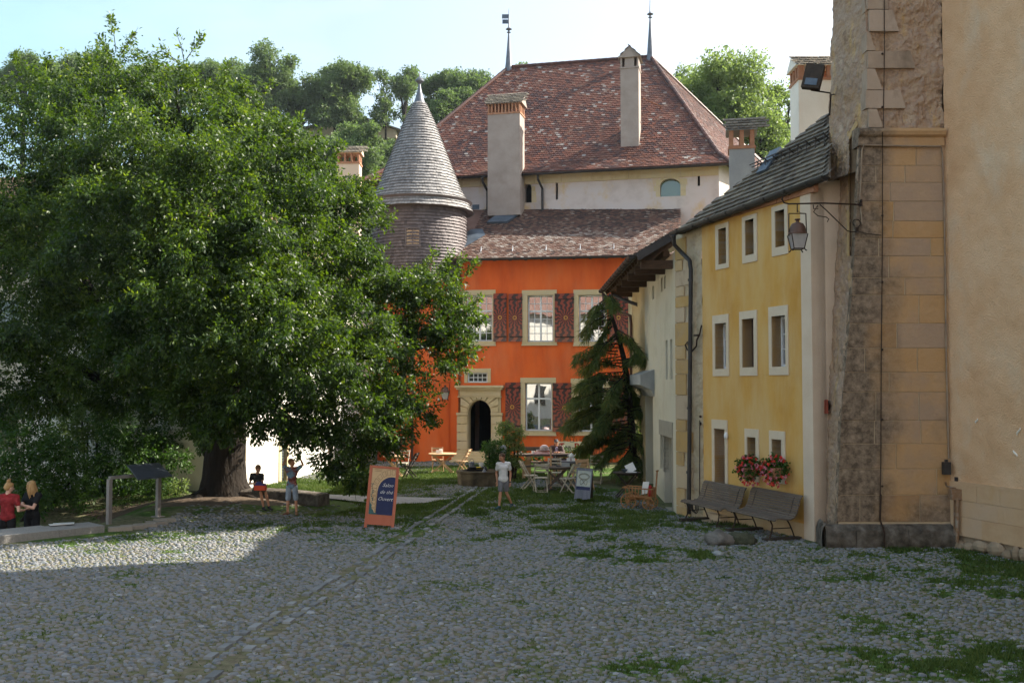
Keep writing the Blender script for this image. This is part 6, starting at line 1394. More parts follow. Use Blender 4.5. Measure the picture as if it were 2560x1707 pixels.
bush('shrub', 'bright green leafy shrub left of the tree trunk, behind the tilted board', [(300, 1150, 75, 28.5), (360, 1120, 60, 29), (410, 1090, 45, 29.3), (250, 1190, 60, 28), (330, 1210, 50, 28.2), (440, 1150, 35, 28), (390, 1200, 42, 27.5), (290, 1060, 50, 28)])
bush('shrub', 'tall yellow green shrub rising against the cream wall left of the trunk', [(220, 1050, 65, 29), (200, 960, 60, 29.5), (240, 880, 45, 30), (170, 1100, 60, 28.5), (160, 1010, 50, 29.5)], mat='leaf3')
bush('shrub', 'dark shrub behind the two women at the left edge', [(60, 1110, 75, 27), (130, 1150, 70, 26.5), (20, 1190, 70, 26), (100, 1230, 60, 25.8), (180, 1200, 60, 26.5), (30, 1040, 60, 27.5), (200, 1250, 35, 26.5)])
bush('shrub', 'low shrub with yellowing shoots at the foot of the rounded cream corner', [(420, 1215, 22, 28.5), (445, 1222, 18, 28.3), (395, 1225, 20, 28.5), (460, 1208, 10, 28.4)], mat='leaf3', size=.09, dens=700)
# ================================================================ TREES BEYOND THE ROOFS
def fartree(label, px, ptop, pbot, wpx, Y, mat='leaf2', lsize=.26, n=None, group='trees on the hill', shape=None, cat='tree', airy=.0):
    wpx *= 1.3
    k = Y/F; c = at(px, (ptop+pbot)/2, Y); zt = at(px, ptop, Y).z; zb = at(px, pbot, Y).z; gzv = hillz(c.x, Y) if Y > 66 else -.2
    gzv = min(gzv, zb-1); t = thing('leafy_tree', label, cat, (c.x, Y, gzv), group=group)
    hw = wpx*k/2; hh = (zt-zb)/2; Vs, Ts = [], []
    rr = random.Random(int(px*7+ptop)); nl = int((n or 9)*2.2); lobes = []
    for i in range(nl):
        a = rr.uniform(0, 2*math.pi); f = rr.random()**.6*.78; v = rr.uniform(-.75, .78)
        if i == 0: f, v = 0, .55
        s = math.sqrt(max(0.15, 1-v*v*.8)); lobes.append((c.x+math.cos(a)*f*hw*s, Y+math.sin(a)*f*hw*.8, c.z+v*hh, rr.uniform(.22, .42)*min(hw, hh)*(1 if v < .4 else .85)))
    for x, y, z, r in lobes:
        m = int(15*(r/lsize)**2*(1-airy)); tw = lobe_twigs((x, y, z), (r, r, r*.85), m, .7); tw = (tw[0]+tw[1]*RNG.exponential(.07*r, (m, 1)), tw[1]); V, T = leafcloud(tw, 5, lsize, lsize*.9, droop=.2, aspect=.6, tintbase=np.clip(.45+.28*RNG.normal(0, 1, m)+.15*tw[1][:, 2], 0, 1)); Vs.append(V); Ts.append(T)  # upward twigs tinted lighter, light from above put into the leaf colour
    polymesh('crown', np.concatenate(Vs), MT[mat], t, tint=np.concatenate(Ts))
    b = MB(); l = Vector((c.x, Y, gzv)); r0 = max(.12, hw*.07); fork = Vector((c.x, Y, c.z-hh*.55)); b.tube([l+Vector((0, 0, -.5)), fork], [r0, r0*.7], 7)
    for x, y, z, r in lobes: b.tube([fork+Vector((0, 0, -hh*.2)), Vector((x*.5+fork.x*.5, y*.5+Y*.5, z*.6+fork.z*.4)), Vector((x, y, z))], [r0*.5, r0*.3, r0*.08], 5)
    b.build('trunk', MT['bark'], t); return t
HT = [('wide dark tree filling the skyline left of the dome shaped hill tree', 590, 165, 320, 130, 121, 9), ('hillside tree low behind the crown, left of the barn', 660, 300, 430, 170, 104, 9), ('pale hillside tree standing in front of the barn gable', 900, 300, 430, 110, 90, 8), ('dark hill tree at the far left, showing above the big crown', 60, 140, 300, 150, 118, 9), ('dark rounded hill tree behind the top left of the big crown', 160, 135, 300, 120, 122, 8), ('hill tree peeking out between the top twigs of the big crown', 235, 130, 290, 110, 125, 8),
      ('small dark hill tree just right of the twig tip of the big crown', 350, 150, 290, 90, 122, 7), ('hill tree standing behind the crown top where thin twigs fork', 430, 140, 300, 110, 120, 8), ('bluish hill tree right of the crown top, lowest of its row', 525, 128, 290, 100, 118, 8),
      ('large dome shaped dark tree on the hill, left of the tree with showing trunks', 670, 130, 310, 170, 112, 13), ('broad grey green tree with several showing trunks above the barn roof', 840, 148, 325, 165, 112, 13),
      ('slender open tree between the barn and the turret tip', 965, 165, 330, 70, 116, 6), ('airy tree right behind the turret finial', 1010, 160, 330, 95, 118, 7), ('bushy hill tree right of the turret finial', 1090, 168, 330, 110, 114, 9), ('yellowish hill tree touching the left slope of the big roof', 1190, 160, 330, 120, 112, 10),
      ('low hillside tree left of the barn under the big trees', 720, 300, 420, 120, 100, 8), ('pale low tree below the barn, beside the turret roof', 850, 322, 470, 130, 95, 9), ('low round tree between barn wall and turret roof', 950, 350, 450, 90, 96, 8), ('low tree behind the small chimney and the crown edge', 790, 330, 470, 90, 92, 7), ('hillside tree hidden lower behind the turret', 1010, 330, 470, 90, 98, 6), ('dark hill tree between dome shaped tree and barn', 755, 215, 330, 90, 118, 6), ('hill tree seen through gaps left of the turret', 620, 280, 420, 120, 100, 7),
      ('young hill tree beyond the left slope of the big roof', 1130, 210, 380, 110, 108, 8)]
for l, px, pt, pb, wpx, Y, n in HT: fartree(l, px, pt, pb, wpx, Y, n=n, airy=.35 if 'airy' in l or 'slender' in l else 0)
fartree('sunlit pale green ash tree right of the big roof', 1800, 120, 430, 215, 66, 'leaf3', .2, 22, 'trees right of the big roof', airy=.68)
fartree('pale ash tree partly hidden by the right slope of the big roof', 1745, 150, 400, 120, 70, 'leaf3', .2, 12, 'trees right of the big roof', airy=.5)
fartree('leafy ash tree between the grey chimney and the white chimney', 1890, 260, 460, 130, 64, 'leaf3', .2, 12, 'trees right of the big roof', airy=.65)
fartree('second sunlit ash tree close to the tiled chimney', 1950, 190, 440, 150, 68, 'leaf3', .22, 10, 'trees right of the big roof', airy=.65)
fartree('tip of a tree just showing over the ridge beside the flag spire', 1295, 160, 215, 60, 100, 'leaf2', .3, 4)
# ================================================================ DROOPING CONIFER
def conifer():
    t = thing('drooping_conifer', 'dark drooping conifer with feathery branches in front of the orange house', 'conifer', (3.9, 32, 0)); Y0 = 32.2
    MT['needle'] = M('conifer_sprays', [(.03, .06, .022), (.07, .115, .035), (.13, .155, .045), (.19, .145, .05)], rough=.7, scale=.8, attr=.6, bump=0, trans=(.35, (1.4, 1.4, .5)))
    b = MB(); tr = [at(1585, 1185, Y0+.3), at(1578, 1050, Y0+.3), at(1560, 900, Y0+.2), at(1530, 790, Y0), at(1512, 735, Y0)]
    limb(b, tr, [.14, .12, .09, .05, .015], 8, .03); Vs, Ts = [], []
    BR = [(1512,738,1540,770,-1),(1515,745,1470,800,0),(1525,770,1462,835,0),(1530,790,1490,860,1),(1540,820,1600,880,-1),(1540,830,1480,900,0),(1548,860,1440,895,0),(1555,890,1455,925,1),(1555,900,1615,900,-1),(1560,930,1450,960,0),(1560,950,1612,960,0),(1565,970,1425,1000,0),(1568,990,1440,1040,1),(1570,1010,1415,1060,0),(1570,1020,1618,1040,0),(1575,1050,1470,1090,0),(1575,1080,1450,1120,1),(1578,1100,1500,1150,0),(1580,1120,1545,1180,-1),(1570,1000,1500,1060,-1),(1560,930,1520,1000,-1),(1580,1080,1620,1130,0),(1575,1060,1530,1120,1),(1585,1130,1600,1180,0),(1560,960,1600,1020,1),(1570,1040,1590,1100,1)]
    for x0, y0, x1, y1, dz in BR:
        for rep in range(4):
            a = at(x0+random.uniform(-4, 4), y0+rep*9, Y0+.1); e = at(x1+random.uniform(-12, 12), y1+random.uniform(-12, 12), Y0+dz*.9+random.uniform(-.6, .6)); m = a.lerp(e, .55)+Vector((0, 0, .18)); pts = [a.lerp(m, f) for f in (0, .5, 1)]+[m.lerp(e, .5), e]
            b.tube(pts, [.022, .018, .013, .009, .004], 5); L = (e-a).length; n = int((55 if y0 < 900 else 110)*L)
            f = RNG.random(n)**.7; P = np.array([list((a.lerp(m, q*2) if q < .5 else m.lerp(e, q*2-1))) for q in f]); dr = np.array(e-a)/L
            # hanging sprays: thin flat strips
            w_ = np.stack([RNG.normal(0, .5, n), RNG.normal(0, .5, n), -np.abs(RNG.normal(.9, .25, n))], -1)+dr*.35; w_ /= np.linalg.norm(w_, axis=1, keepdims=True)
            h = RNG.uniform(.12, .42, n)*(.5+.7*f)
            for s in range(4):
                q = w_+RNG.normal(0, .28, (n, 3)); q /= np.linalg.norm(q, axis=1, keepdims=True); sd = np.cross(q, RNG.normal(0, 1, (n, 3))); sd /= np.linalg.norm(sd, axis=1, keepdims=True); ww = .012
                st_ = P+w_*(h*RNG.uniform(0, .5, n))[:, None]; en = st_+q*(h*.75)[:, None]; Vs.append(np.stack([st_-sd*ww*.6, st_+sd*ww*.6, (st_+en)/2+sd*ww, en], 1)); Ts.append(np.clip(RNG.normal(.4, .25, n)+.3*(P[:, 0] < 2.6), 0, 1))
    b.build('trunk', MT['bark'], t, smooth=True); polymesh('branches', np.concatenate(Vs), MT['needle'], t, tint=np.concatenate(Ts))
conifer()
# ================================================================ YARD FURNITURE
def folding_chair(label, mat):
    t = thing('folding_chair', label, 'chair', (0, 0, 0)); m = MT[mat]
    for s in (-1, 1):
        b = MB(); b.bar((s*.20, -.25, .87), (s*.20, .22, 0), .022, .035, tint=.4); b.build('leg', m, t)
        b = MB(); b.bar((s*.17, .17, .44), (s*.17, -.24, 0), .022, .035, tint=.6); b.build('leg', m, t)
    b = MB()
    for i in range(6): b.box((0, -.10+i*.062, .445), (.38, .05, .016), tint=random.random())
    b.bar((-.18, -.12, .43), (-.18, .23, .43), .02); b.bar((.18, -.12, .43), (.18, .23, .43), .02); b.build('seat', m, t)
    b = MB()
    for z, h in ((.83, .07), (.72, .05), (.63, .04)):
        y = -.25+(.87-z)*.54; pts = [Vector((x, y-.02*(1-(x/.2)**2), z)) for x in np.linspace(-.2, .2, 6)]
        for p, q in zip(pts, pts[1:]): b.bar(p, q, .014, h)
    for s in (-1, 1): b.bar((s*.19, -.275, .87), (s*.19, -.155, .61), .02)
    b.build('backrest', m, t)
    b = MB(); b.bar((-.2, .20, .05), (.2, .20, .05), .02); b.bar((-.17, -.2, .05), (.17, -.2, .05), .02); b.build('stretcher', m, t); return t
def yardpos(px, Y): 
    x = (px-1280)/F*Y; return (x, Y, g0(x, Y))
CH0 = {}
def place_chair(px, Y, rot, mat, label):
    rot = math.radians(rot); g = 'folding chairs around the cafe tables'
    if mat not in CH0: c = folding_chair(label, mat); CH0[mat] = c; c.location = yardpos(px, Y); c.rotation_euler = (0, 0, rot); c['group'] = g; return c
    return dup(CH0[mat], yardpos(px, Y), rot, label, g)
for a in ((1007, 34.6, 172, 'wood_pale', 'pale folding chair facing the camera beside the leftmost cafe table'), (1026, 33.2, 80, 'wood_black', 'black folding chair turned sideways just above the sign board'),
          (1095, 36.2, 188, 'wood_light', 'light wood folding chair behind the table left of the doorway'), (1158, 35.3, 75, 'wood_light', 'light wood folding chair sideways at the foot of the doorway steps'),
          (1322, 30.0, -78, 'wood_pale', 'pale folding chair seen from the side, right of the walking boy'), (1352, 29.2, 6, 'wood_pale', 'pale folding chair seen from behind in front of the round table'),
          (1386, 31.0, 178, 'wood_pale', 'bleached folding chair behind the round table with the pole'), (1423, 29.2, 58, 'wood_pale', 'folding chair angled at the right of the round table'),
          (1446, 30.9, 30, 'wood_light', 'light folding chair just left above the small picture board'), (1462, 30.2, 200, 'wood_light', 'light folding chair whose back shows above the small picture board'),
          (1488, 31.8, 165, 'wood_pale', 'pale folding chair beside the conifer branches, right of the small board'), (1405, 32.4, 175, 'wood_black', 'dark folding chair between the round table and the long table')): place_chair(*a)
def round_table(px, Y, label, mat='wood_light', r=.36, z=.72, top='wood_light', group='cafe tables'):
    x, y, g = yardpos(px, Y); t = thing('round_table', label, 'table', (x, y, g), group=group); o = Vector((x, y, g))
    b = MB(); b.lathe([(r*.98, z-.03), (r, z-.02), (r, z-.004), (r*.98, z)], o, 28); b.lathe([(r*.8, z-.07), (r*.8, z-.03)], o, 20); b.build('tabletop', MT[top], t, smooth=30)
    for s in (-1, 1):
        for d in (-1, 1):
            b = MB(); b.bar(o+Vector((d*r*.72, s*r*.45, z-.05)), o+Vector((-d*r*.80, s*r*.5, 0)), .025, .04); b.build('leg', MT[mat], t)
    b = MB()
    for d in (-1, 1): b.bar(o+Vector((d*r*.76, -r*.5, .05)), o+Vector((d*r*.76, r*.5, .05)), .022)
    b.build('stretcher', MT[mat], t); return o+Vector((0, 0, z))
t1 = round_table(986, 34.0, 'leftmost cafe table, half hidden by hanging leaves above the sign board')
t2 = round_table(1107, 35.5, 'light round cafe table standing left of the stone doorway', r=.5)
t3 = round_table(1390, 29.8, 'grey topped round table with a thin parasol pole through it', 'wood_grey', .46, .73, 'wood_grey')
t4 = round_table(1428, 31.8, 'small pale round table with a white cruet between the long table and the conifer', 'wood_grey', .38, .73, 'zinc')
t5 = round_table(1566, 28.6, 'dark table in the shade under the conifer behind the wagon', 'wood_black', .40, .73, 'wood_black')
def small(name, label, cat, o, parts, group=None):
    t = thing(name, label, cat, tuple(o), group=group)
    for nm, mat, f in parts:
        b = MB(); f(b, Vector(o)); b.build(nm, MT[mat], t, smooth=40)
    return t
MT['china'] = M('white_china', [(.68, .67, .66), (.78, .77, .76)], rough=.3, bump=0)
cup = lambda s=1: (lambda b, o: b.lathe([(.028*s, 0), (.036*s, .03*s), (.04*s, .085*s), (.036*s, .085*s), (.03*s, .02*s)], o, 12))
hnd = lambda s=1: (lambda b, o: b.tube([o+Vector((.036*s+.02*s*math.sin(a), 0, .045*s-.025*s*math.cos(a))) for a in np.linspace(0, math.pi, 7)], .005*s, 5))
small('cup', 'white items on the leftmost cafe table', 'cup', t1+Vector((-.05, -.1, 0)), [('bowl', 'china', cup(1.5)), ('handle', 'china', hnd(1.5))])
def napk(b, o): b.box(o+Vector((0, 0, .05)), (.22, .12, .1), tint=.3); b.box(o+Vector((.06, 0, .12)), (.1, .1, .05), rot=.4)
small('napkin_box', 'pale napkin box on the table left of the doorway', 'box', t2+Vector((-.12, 0, 0)), [('body', 'china', napk)])
small('parasol_pole', 'thin pale wooden pole standing up through the round table', 'pole', (t3.x-.16, t3.y, t3.z-.73), [('shaft', 'wood_light', lambda b, o: b.tube([o, o+Vector((0, 0, 1.3))], .025, 8)), ('foot', 'metal', lambda b, o: b.lathe([(.2, 0), (.2, .05), (.05, .09)], o, 14))])
small('cup', 'small bluish cup on the left of the round table', 'cup', t3+Vector((-.3, -.05, 0)), [('bowl', 'china', cup()), ('handle', 'china', hnd())], 'cups on the cafe tables')
small('ashtray', 'clear glass dish next to the parasol pole on the round table', 'ashtray', t3+Vector((.05, -.08, 0)), [('dish', 'zinc', lambda b, o: b.lathe([(.05, 0), (.08, .04), (.07, .04), (.045, .01)], o, 14))])
small('napkin_box', 'grey oblong box on the right of the round table', 'box', t3+Vector((.28, 0, 0)), [('body', 'chimgrey', lambda b, o: b.box(o+Vector((0, 0, .05)), (.24, .14, .1)))])
def teapot(b, o): b.lathe([(.05, 0), (.08, .03), (.085, .08), (.05, .13), (.02, .14), (.018, .16), (.003, .17)], o, 14)
small('teapot', 'white teapot on the small pale table', 'teapot', t4+Vector((.0, 0, .09)), [('body', 'china', teapot), ('spout', 'china', lambda b, o: b.tube([o+Vector((.07, 0, .05)), o+Vector((.12, 0, .09)), o+Vector((.13, 0, .13))], [.018, .012, .009], 7)), ('handle', 'china', lambda b, o: b.tube([o+Vector((-.075-.04*math.sin(a), 0, .07-.04*math.cos(a))) for a in np.linspace(0, math.pi, 7)], .008, 6))])
small('napkin_box', 'white and red box under the white teapot', 'box', t4+Vector((-.02, -.0, 0)), [('body', 'china', lambda b, o: b.box(o+Vector((0, 0, .045)), (.26, .16, .09))), ('red_stripe', 'wood_door', lambda b, o: b.box(o+Vector((0, -.003, .045)), (.03, .16, .091)))])
def laptop(b, o): b.box(o+Vector((-.05, -.05, .01)), (.3, .22, .015), rot=.2); b.bar(o+Vector((.02, .1, .01)), o+Vector((-.08, .16, .22)), .26, .008, up=(0, 1, 0))
small('open_menu', 'folded white card standing open on the dark table', 'card', t5+Vector((.14, -.05, 0)), [('card', 'china', laptop)])
small('bowl', 'blue bowl on the dark table under the conifer', 'bowl', t5+Vector((-.08, -.1, 0)), [('bowl', 'blue' if 'blue' in MT else 'lead', lambda b, o: b.lathe([(.03, 0), (.08, .06), (.1, .09), (.09, .09), (.03, .02)], o, 14))])
# long picnic table
def picnic():
    x, y, g = yardpos(1360, 34.0); o = Vector((x, y, g)); t = thing('long_table', 'long dark plank table on log trestles in front of the orange wall', 'table', (x, y, g))
    b = MB()
    for i in range(5): b.box(o+Vector((0, -.34+i*.17, .75)), (1.95, .16, .05), tint=random.random())
    b.build('tabletop', MT['wood_grey'], t)
    for s in (-1, 1):
        b = MB(); b.tube([o+Vector((s*.55-.32*0, -.42, .64)), o+Vector((s*.55, .42, .64))], .08, 9); b.bar(o+Vector((s*.55, 0, .6)), o+Vector((s*.55, 0, 0)), .14, .2); b.build('leg', MT['wood_light'], t)
    bn = thing('plank_bench', 'low grey plank bench in front of the long table', 'bench', (x, y-.85, g)); b = MB(); q = Vector((x-.2, y-.85, g)); b.box(q+Vector((0, 0, .43)), (1.5, .24, .05)); b.build('seat', MT['wood_grey'], bn)
    for s in (-1, 1): b = MB(); b.tube([q+Vector((s*.5, -.14, .36)), q+Vector((s*.5, .14, .36))], .05, 8); b.box(q+Vector((s*.5, 0, .16)), (.1, .16, .34)); b.build('leg', MT['wood_light'], bn)
    bn = thing('plank_bench', 'dark backed bench behind the long table against the hedge', 'bench', (x, y+.9, g)); q = Vector((x-.3, y+.9, g)); b = MB(); b.box(q+Vector((0, 0, .43)), (1.7, .3, .05)); b.build('seat', MT['wood_grey'], bn); b = MB(); b.box(q+Vector((0, .2, .88)), (1.7, .04, .14)); b.build('backrest', MT['wood_grey'], bn)
    for s in (-1, 1): b = MB(); b.box(q+Vector((s*.7, .1, .4)), (.07, .3, .8)); b.build('leg', MT['wood_dark'], bn)
    tz = o+Vector((0, 0, .775))
    small('cup', 'white mug left of the pink cloth on the long table', 'cup', tz+Vector((-.38, -.1, 0)), [('bowl', 'china', cup(1.3)), ('handle', 'china', hnd(1.3))], 'cups on the cafe tables')
    small('cup', 'small white cup at the left end of the long table', 'cup', tz+Vector((-.82, -.1, 0)), [('bowl', 'china', cup(1.1)), ('handle', 'china', hnd(1.1))], 'cups on the cafe tables')
    small('jug', 'little white milk jug between the mug and the pink cloth', 'jug', tz+Vector((-.24, .0, 0)), [('body', 'china', lambda b, o: b.lathe([(.03, 0), (.045, .04), (.03, .1), (.012, .15)], o, 12))])
    # hat and heap of pink cloth
    b = MB(); c = tz+Vector((.0, .02, .17)); b.ell(c+Vector((0, 0, .03)), (.15, .15, .11), 20, 10); b.ell(c+Vector((-.02, 0, -.03)), (.24, .2, .02), 22, 6); ht = tag(b.build('sun_hat', M('mauve_straw', [(.40, .30, .30), (.50, .40, .39)], bump=.3), None, smooth=True), 'pale mauve sun hat lying on the heap of pink cloth', 'hat')
    vs = []; fs = []; n = 26
    for i in range(n):
        for j in range(n):
            u, v = i/(n-1)-.5, j/(n-1)-.5; r = math.hypot(u, v)*2; hgt = max(0, .12*(1-r*r))+.035*mnoise.noise(Vector((u*9, v*9, 3)))*(1.1-r)+.01
            vs.append(tz+Vector((-.08+u*.75, v*.45, max(.004, hgt)))); 
    fs = [(i*n+j, (i+1)*n+j, (i+1)*n+j+1, i*n+j+1) for i in range(n-1) for j in range(n-1)]
    b = MB(); b.add(vs, fs); tag(b.build('pink_cloth', M('pink_striped_fabric', [(.45, .2, .17), (.58, .34, .30), (.66, .46, .43)], scale=9, bump=.2), None, smooth=True), 'crumpled pink striped cloth lying on the long table under the hat', 'cloth')
picnic()
# ---------------------------------------------------------------- sign boards
def textobj(s, size, shear=0., ext=.003, name='lettering', font_off=0.0):
    cu = bpy.data.curves.new('t', 'FONT'); cu.body = s; cu.size = size; cu.shear = shear; cu.extrude = ext; cu.offset = font_off; cu.align_x = 'CENTER'; cu.resolution_u = 3
    o = bpy.data.objects.new('t', cu); C.objects.link(o); dg = bpy.context.evaluated_depsgraph_get(); me = bpy.data.meshes.new_from_object(o.evaluated_get(dg)); bpy.data.objects.remove(o); return me
MT['paintblue'] = M('navy_sign_paint', [(.012, .02, .075), (.018, .028, .095)], rough=.5, bump=.05); MT['paintcream'] = M('cream_sign_paint', [(.55, .37, .20), (.62, .44, .26)], rough=.6, bump=.1)
MT['paintbrown'] = M('brown_outline_paint', [(.22, .12, .06)], bump=0); MT['paintteal'] = M('teal_vine_paint', [(.04, .10, .11), (.07, .15, .15)], bump=.1); MT['signwood'] = M('salmon_painted_wood', [(.42, .12, .07), (.52, .18, .11)], scale=3, stretch=(1, 1, .3), bump=.3, second=((.2, .08, .05), 3, (1, 1, .3), .6, .75, .5)); MT['white'+'ink'] = M('white_letter_paint', [(.7, .68, .66)], bump=0)
def big_sign():
    base = gnd(947, 1322); t = thing('menu_board', 'tall salmon framed signboard painted with a stone arch and the words Salon de the Ouvert', 'signboard', tuple(base))
    W_, Hh = .645, 1.36; tilt = .10; lean = -.088; yaw = .10
    R_ = Matrix.Rotation(yaw, 3, 'Z')@Matrix.Rotation(-lean, 3, 'Y')@Matrix.Rotation(-tilt, 3, 'X')
    P = lambda u, v, d=0.: base+R_@Vector(((u-.5)*W_, -d, v*Hh))
    def rect(b, u0, u1, v0, v1, d0, d1, tint=.5): b.prism([P(u0, v0, d0), P(u1, v0, d0), P(u1, v1, d0), P(u0, v1, d0)], R_@Vector((0, -(d1-d0), 0)), tint)
    b = MB(); rect(b, 0, .09, .0, 1, 0, .03); rect(b, .91, 1, .0, 1, 0, .03); rect(b, .09, .91, .965, 1, 0, .03); rect(b, .09, .91, .065, .22, 0, .024); rect(b, .09, .91, .22, .965, .0, .012)
    b.build('frame', MT['signwood'], t)
    b = MB(); 
    for u in (0.01, .89): rect(b, u, u+.1, -.01, .012, -.01, .035)
    b.build('foot', MT['black'], t)
    b = MB(); rect(b, .10, .90, .225, .96, .0125, .017); b.build('painted_panel', MT['paintcream'], t)
    arc = [(.34, .228), (.34, .60)]+[(.34+.46*(1-math.cos(a)), .60+.235*math.sin(a)) for a in np.linspace(.15, math.pi/2+.22, 12)]; arc += [(.898, arc[-1][1]), (.898, .228)]
    b = MB(); b.prism([P(u, v, .0175) for u, v in arc], R_@Vector((0, -.003, 0))); b.build('blue_doorway', MT['paintblue'], t)
    b = MB(); L_ = lambda u0, v0, u1, v1, w_=.006: b.bar(P(u0, v0, .0195), P(u1, v1, .0195), w_, .003, up=tuple(R_@Vector((0, -1, 0))))
    for k, a in enumerate(np.linspace(.1, 1.75, 7)):
        c, s = math.cos(a), math.sin(a); q = lambda r_: (.80-.46*r_*c, .60+.235*r_*s)
        a0, a1 = a+.04, a+.23
        if a1 > 1.9: break
        pts = [(.80-.46*1.12*math.cos(a0), .60+.235*1.15*math.sin(a0)), (.80-.46*1.12*math.cos(a1), .60+.235*1.15*math.sin(a1)), (.80-.46*1.45*math.cos(a1), .60+.235*1.5*math.sin(a1)), (.80-.46*1.45*math.cos(a0), .60+.235*1.5*math.sin(a0))]
        pts = [(min(max(u, .12), .88), min(v, .95)) for u, v in pts]
        for i in range(4): L_(*pts[i], *pts[(i+1) % 4])
    for v in np.arange(.27, .60, .065):
        L_(.17, v, .30, v); L_(.17, v+.05, .30, v+.05); L_(.17, v, .17, v+.05); L_(.30, v, .30, v+.05)
    L_(.33, .228, .33, .6, .009); L_(.17, .94, .42, .94); L_(.17, .915, .42, .915)
    b.build('stone_outlines', MT['paintbrown'], t)
    b = MB(); pts = [(.105, .228), (.40, .228), (.36, .25), (.28, .255), (.24, .30), (.2, .31), (.17, .38), (.13, .41), (.105, .5)]; b.prism([P(u, v, .0205) for u, v in pts], R_@Vector((0, -.002, 0)))
    for i in range(26): u = .12+random.random()**2*.12; v = random.uniform(.35, .72); b.ell(P(u, v, .021), (.012, .003, .012), 6, 4)
    b.build('painted_vine', MT['paintteal'], t)
    for s, v, u in (('Salon', .675, .66), ('de thé', .565, .63), ('Ouvert', .455, .61)):
        me = textobj(s, .108, .42, .0015, font_off=-.0008); vv = [R_@Vector((p.co.x, -.0225-p.co.z, p.co.y)) for p in me.vertices]; o_ = P(u, v)-base; me2 = bpy.data.meshes.new('lettering'); me2.from_pydata([tuple(q+o_) for q in vv], [], [tuple(p.vertices) for p in me.polygons]); link('lettering', me2, MT['whiteink'], t)
    b = MB(); R2 = Matrix.Rotation(yaw, 3, 'Z')@Matrix.Rotation(-lean, 3, 'Y')@Matrix.Rotation(.22, 3, 'X'); q = lambda u, v, d=0.: base+R_@Vector((0, 0, Hh*.96))+R2@Vector(((u-.5)*W_, .02+d, -v*Hh))
    for u in (.02, .9): b.prism([q(u, 0), q(u+.08, 0), q(u+.08, .94), q(u, .94)], R2@Vector((0, .03, 0)))
    b.prism([q(.1, .05), q(.9, .05), q(.9, .85), q(.1, .85)], R2@Vector((0, .012, 0))); b.build('back_panel', MT['signwood'], t)
big_sign()
def small_sign():
    base = gnd(1455, 1249); t = thing('picture_board', 'small grey wooden A-board with an ornate framed picture standing on the grass', 'signboard', tuple(base)); W_, Hh = .44, .86
    R_ = Matrix.Rotation(-.25, 3, 'Z')@Matrix.Rotation(.06, 3, 'Y')@Matrix.Rotation(-.22, 3, 'X'); P = lambda u, v, d=0.: base+R_@Vector(((u-.5)*W_, -d, v*Hh))
    def rect(b, u0, u1, v0, v1, d0, d1, tint=.5): b.prism([P(u0, v0, d0), P(u1, v0, d0), P(u1, v1, d0), P(u0, v1, d0)], R_@Vector((0, -(d1-d0), 0)), tint)
    gm = M('grey_blue_board', [(.13, .14, .18), (.2, .21, .26)], bump=.3, scale=3, stretch=(6, 1, .5))
    b = MB(); 
    for i in range(6): rect(b, i/6+.004, (i+1)/6-.004, .03-.02*math.cos(i*1.9), .28, 0, .014)
    rect(b, 0, .06, .28, 1, 0, .02); rect(b, .94, 1, .28, 1, 0, .02); rect(b, .06, .94, .93, 1, 0, .02); rect(b, .06, .94, .27, .31, 0, .02); rect(b, .06, .94, .31, .93, 0, .006); b.build('frame', gm, t)
    b = MB(); rect(b, .07, .93, .42, .925, .0065, .010); b.build('picture', M('pale_sky_print', [(.22, .27, .30), (.40, .44, .42), (.5, .5, .42)], scale=6, bump=0), t)
    b = MB(); rect(b, .07, .93, .315, .42, .0065, .0105); b.build('dark_caption_band', MT['paintblue'], t)
    b = MB(); c = (.5, .72)
    for rx, rz, w_, cz in ((.33, .10, .016, .74), (.27, .075, .008, .74)):
        pts = [P(.5+rx*math.cos(a), cz+rz*math.sin(a), .0125) for a in np.linspace(0, 2*math.pi, 25)]; b.tube(pts, w_*.5, 5, cap=False)
    for k in range(16): a = k*math.pi/8; b.ell(P(.5+.33*math.cos(a), .74+.10*math.sin(a), .0125), .011, 6, 4)
    b.tube([P(.5+.22*math.cos(a), .56+.08*math.sin(a*2), .0125) for a in np.linspace(0, 2*math.pi, 30)], .007, 5, cap=False); b.build('oval_ornament', M('grey_gold_ornament', [(.10, .10, .07), (.22, .21, .14)], bump=.2), t)
    b = MB(); R2 = Matrix.Rotation(-.25, 3, 'Z')@Matrix.Rotation(.06, 3, 'Y')@Matrix.Rotation(.30, 3, 'X'); q = lambda u, v: base+R_@Vector((0, 0, Hh))+R2@Vector(((u-.5)*W_, .015, -v*Hh)); b.prism([q(0, 0), q(1, 0), q(1, 1), q(0, 1)], R2@Vector((0, .015, 0))); b.build('back_panel', MT['wood_black'], t)
small_sign()
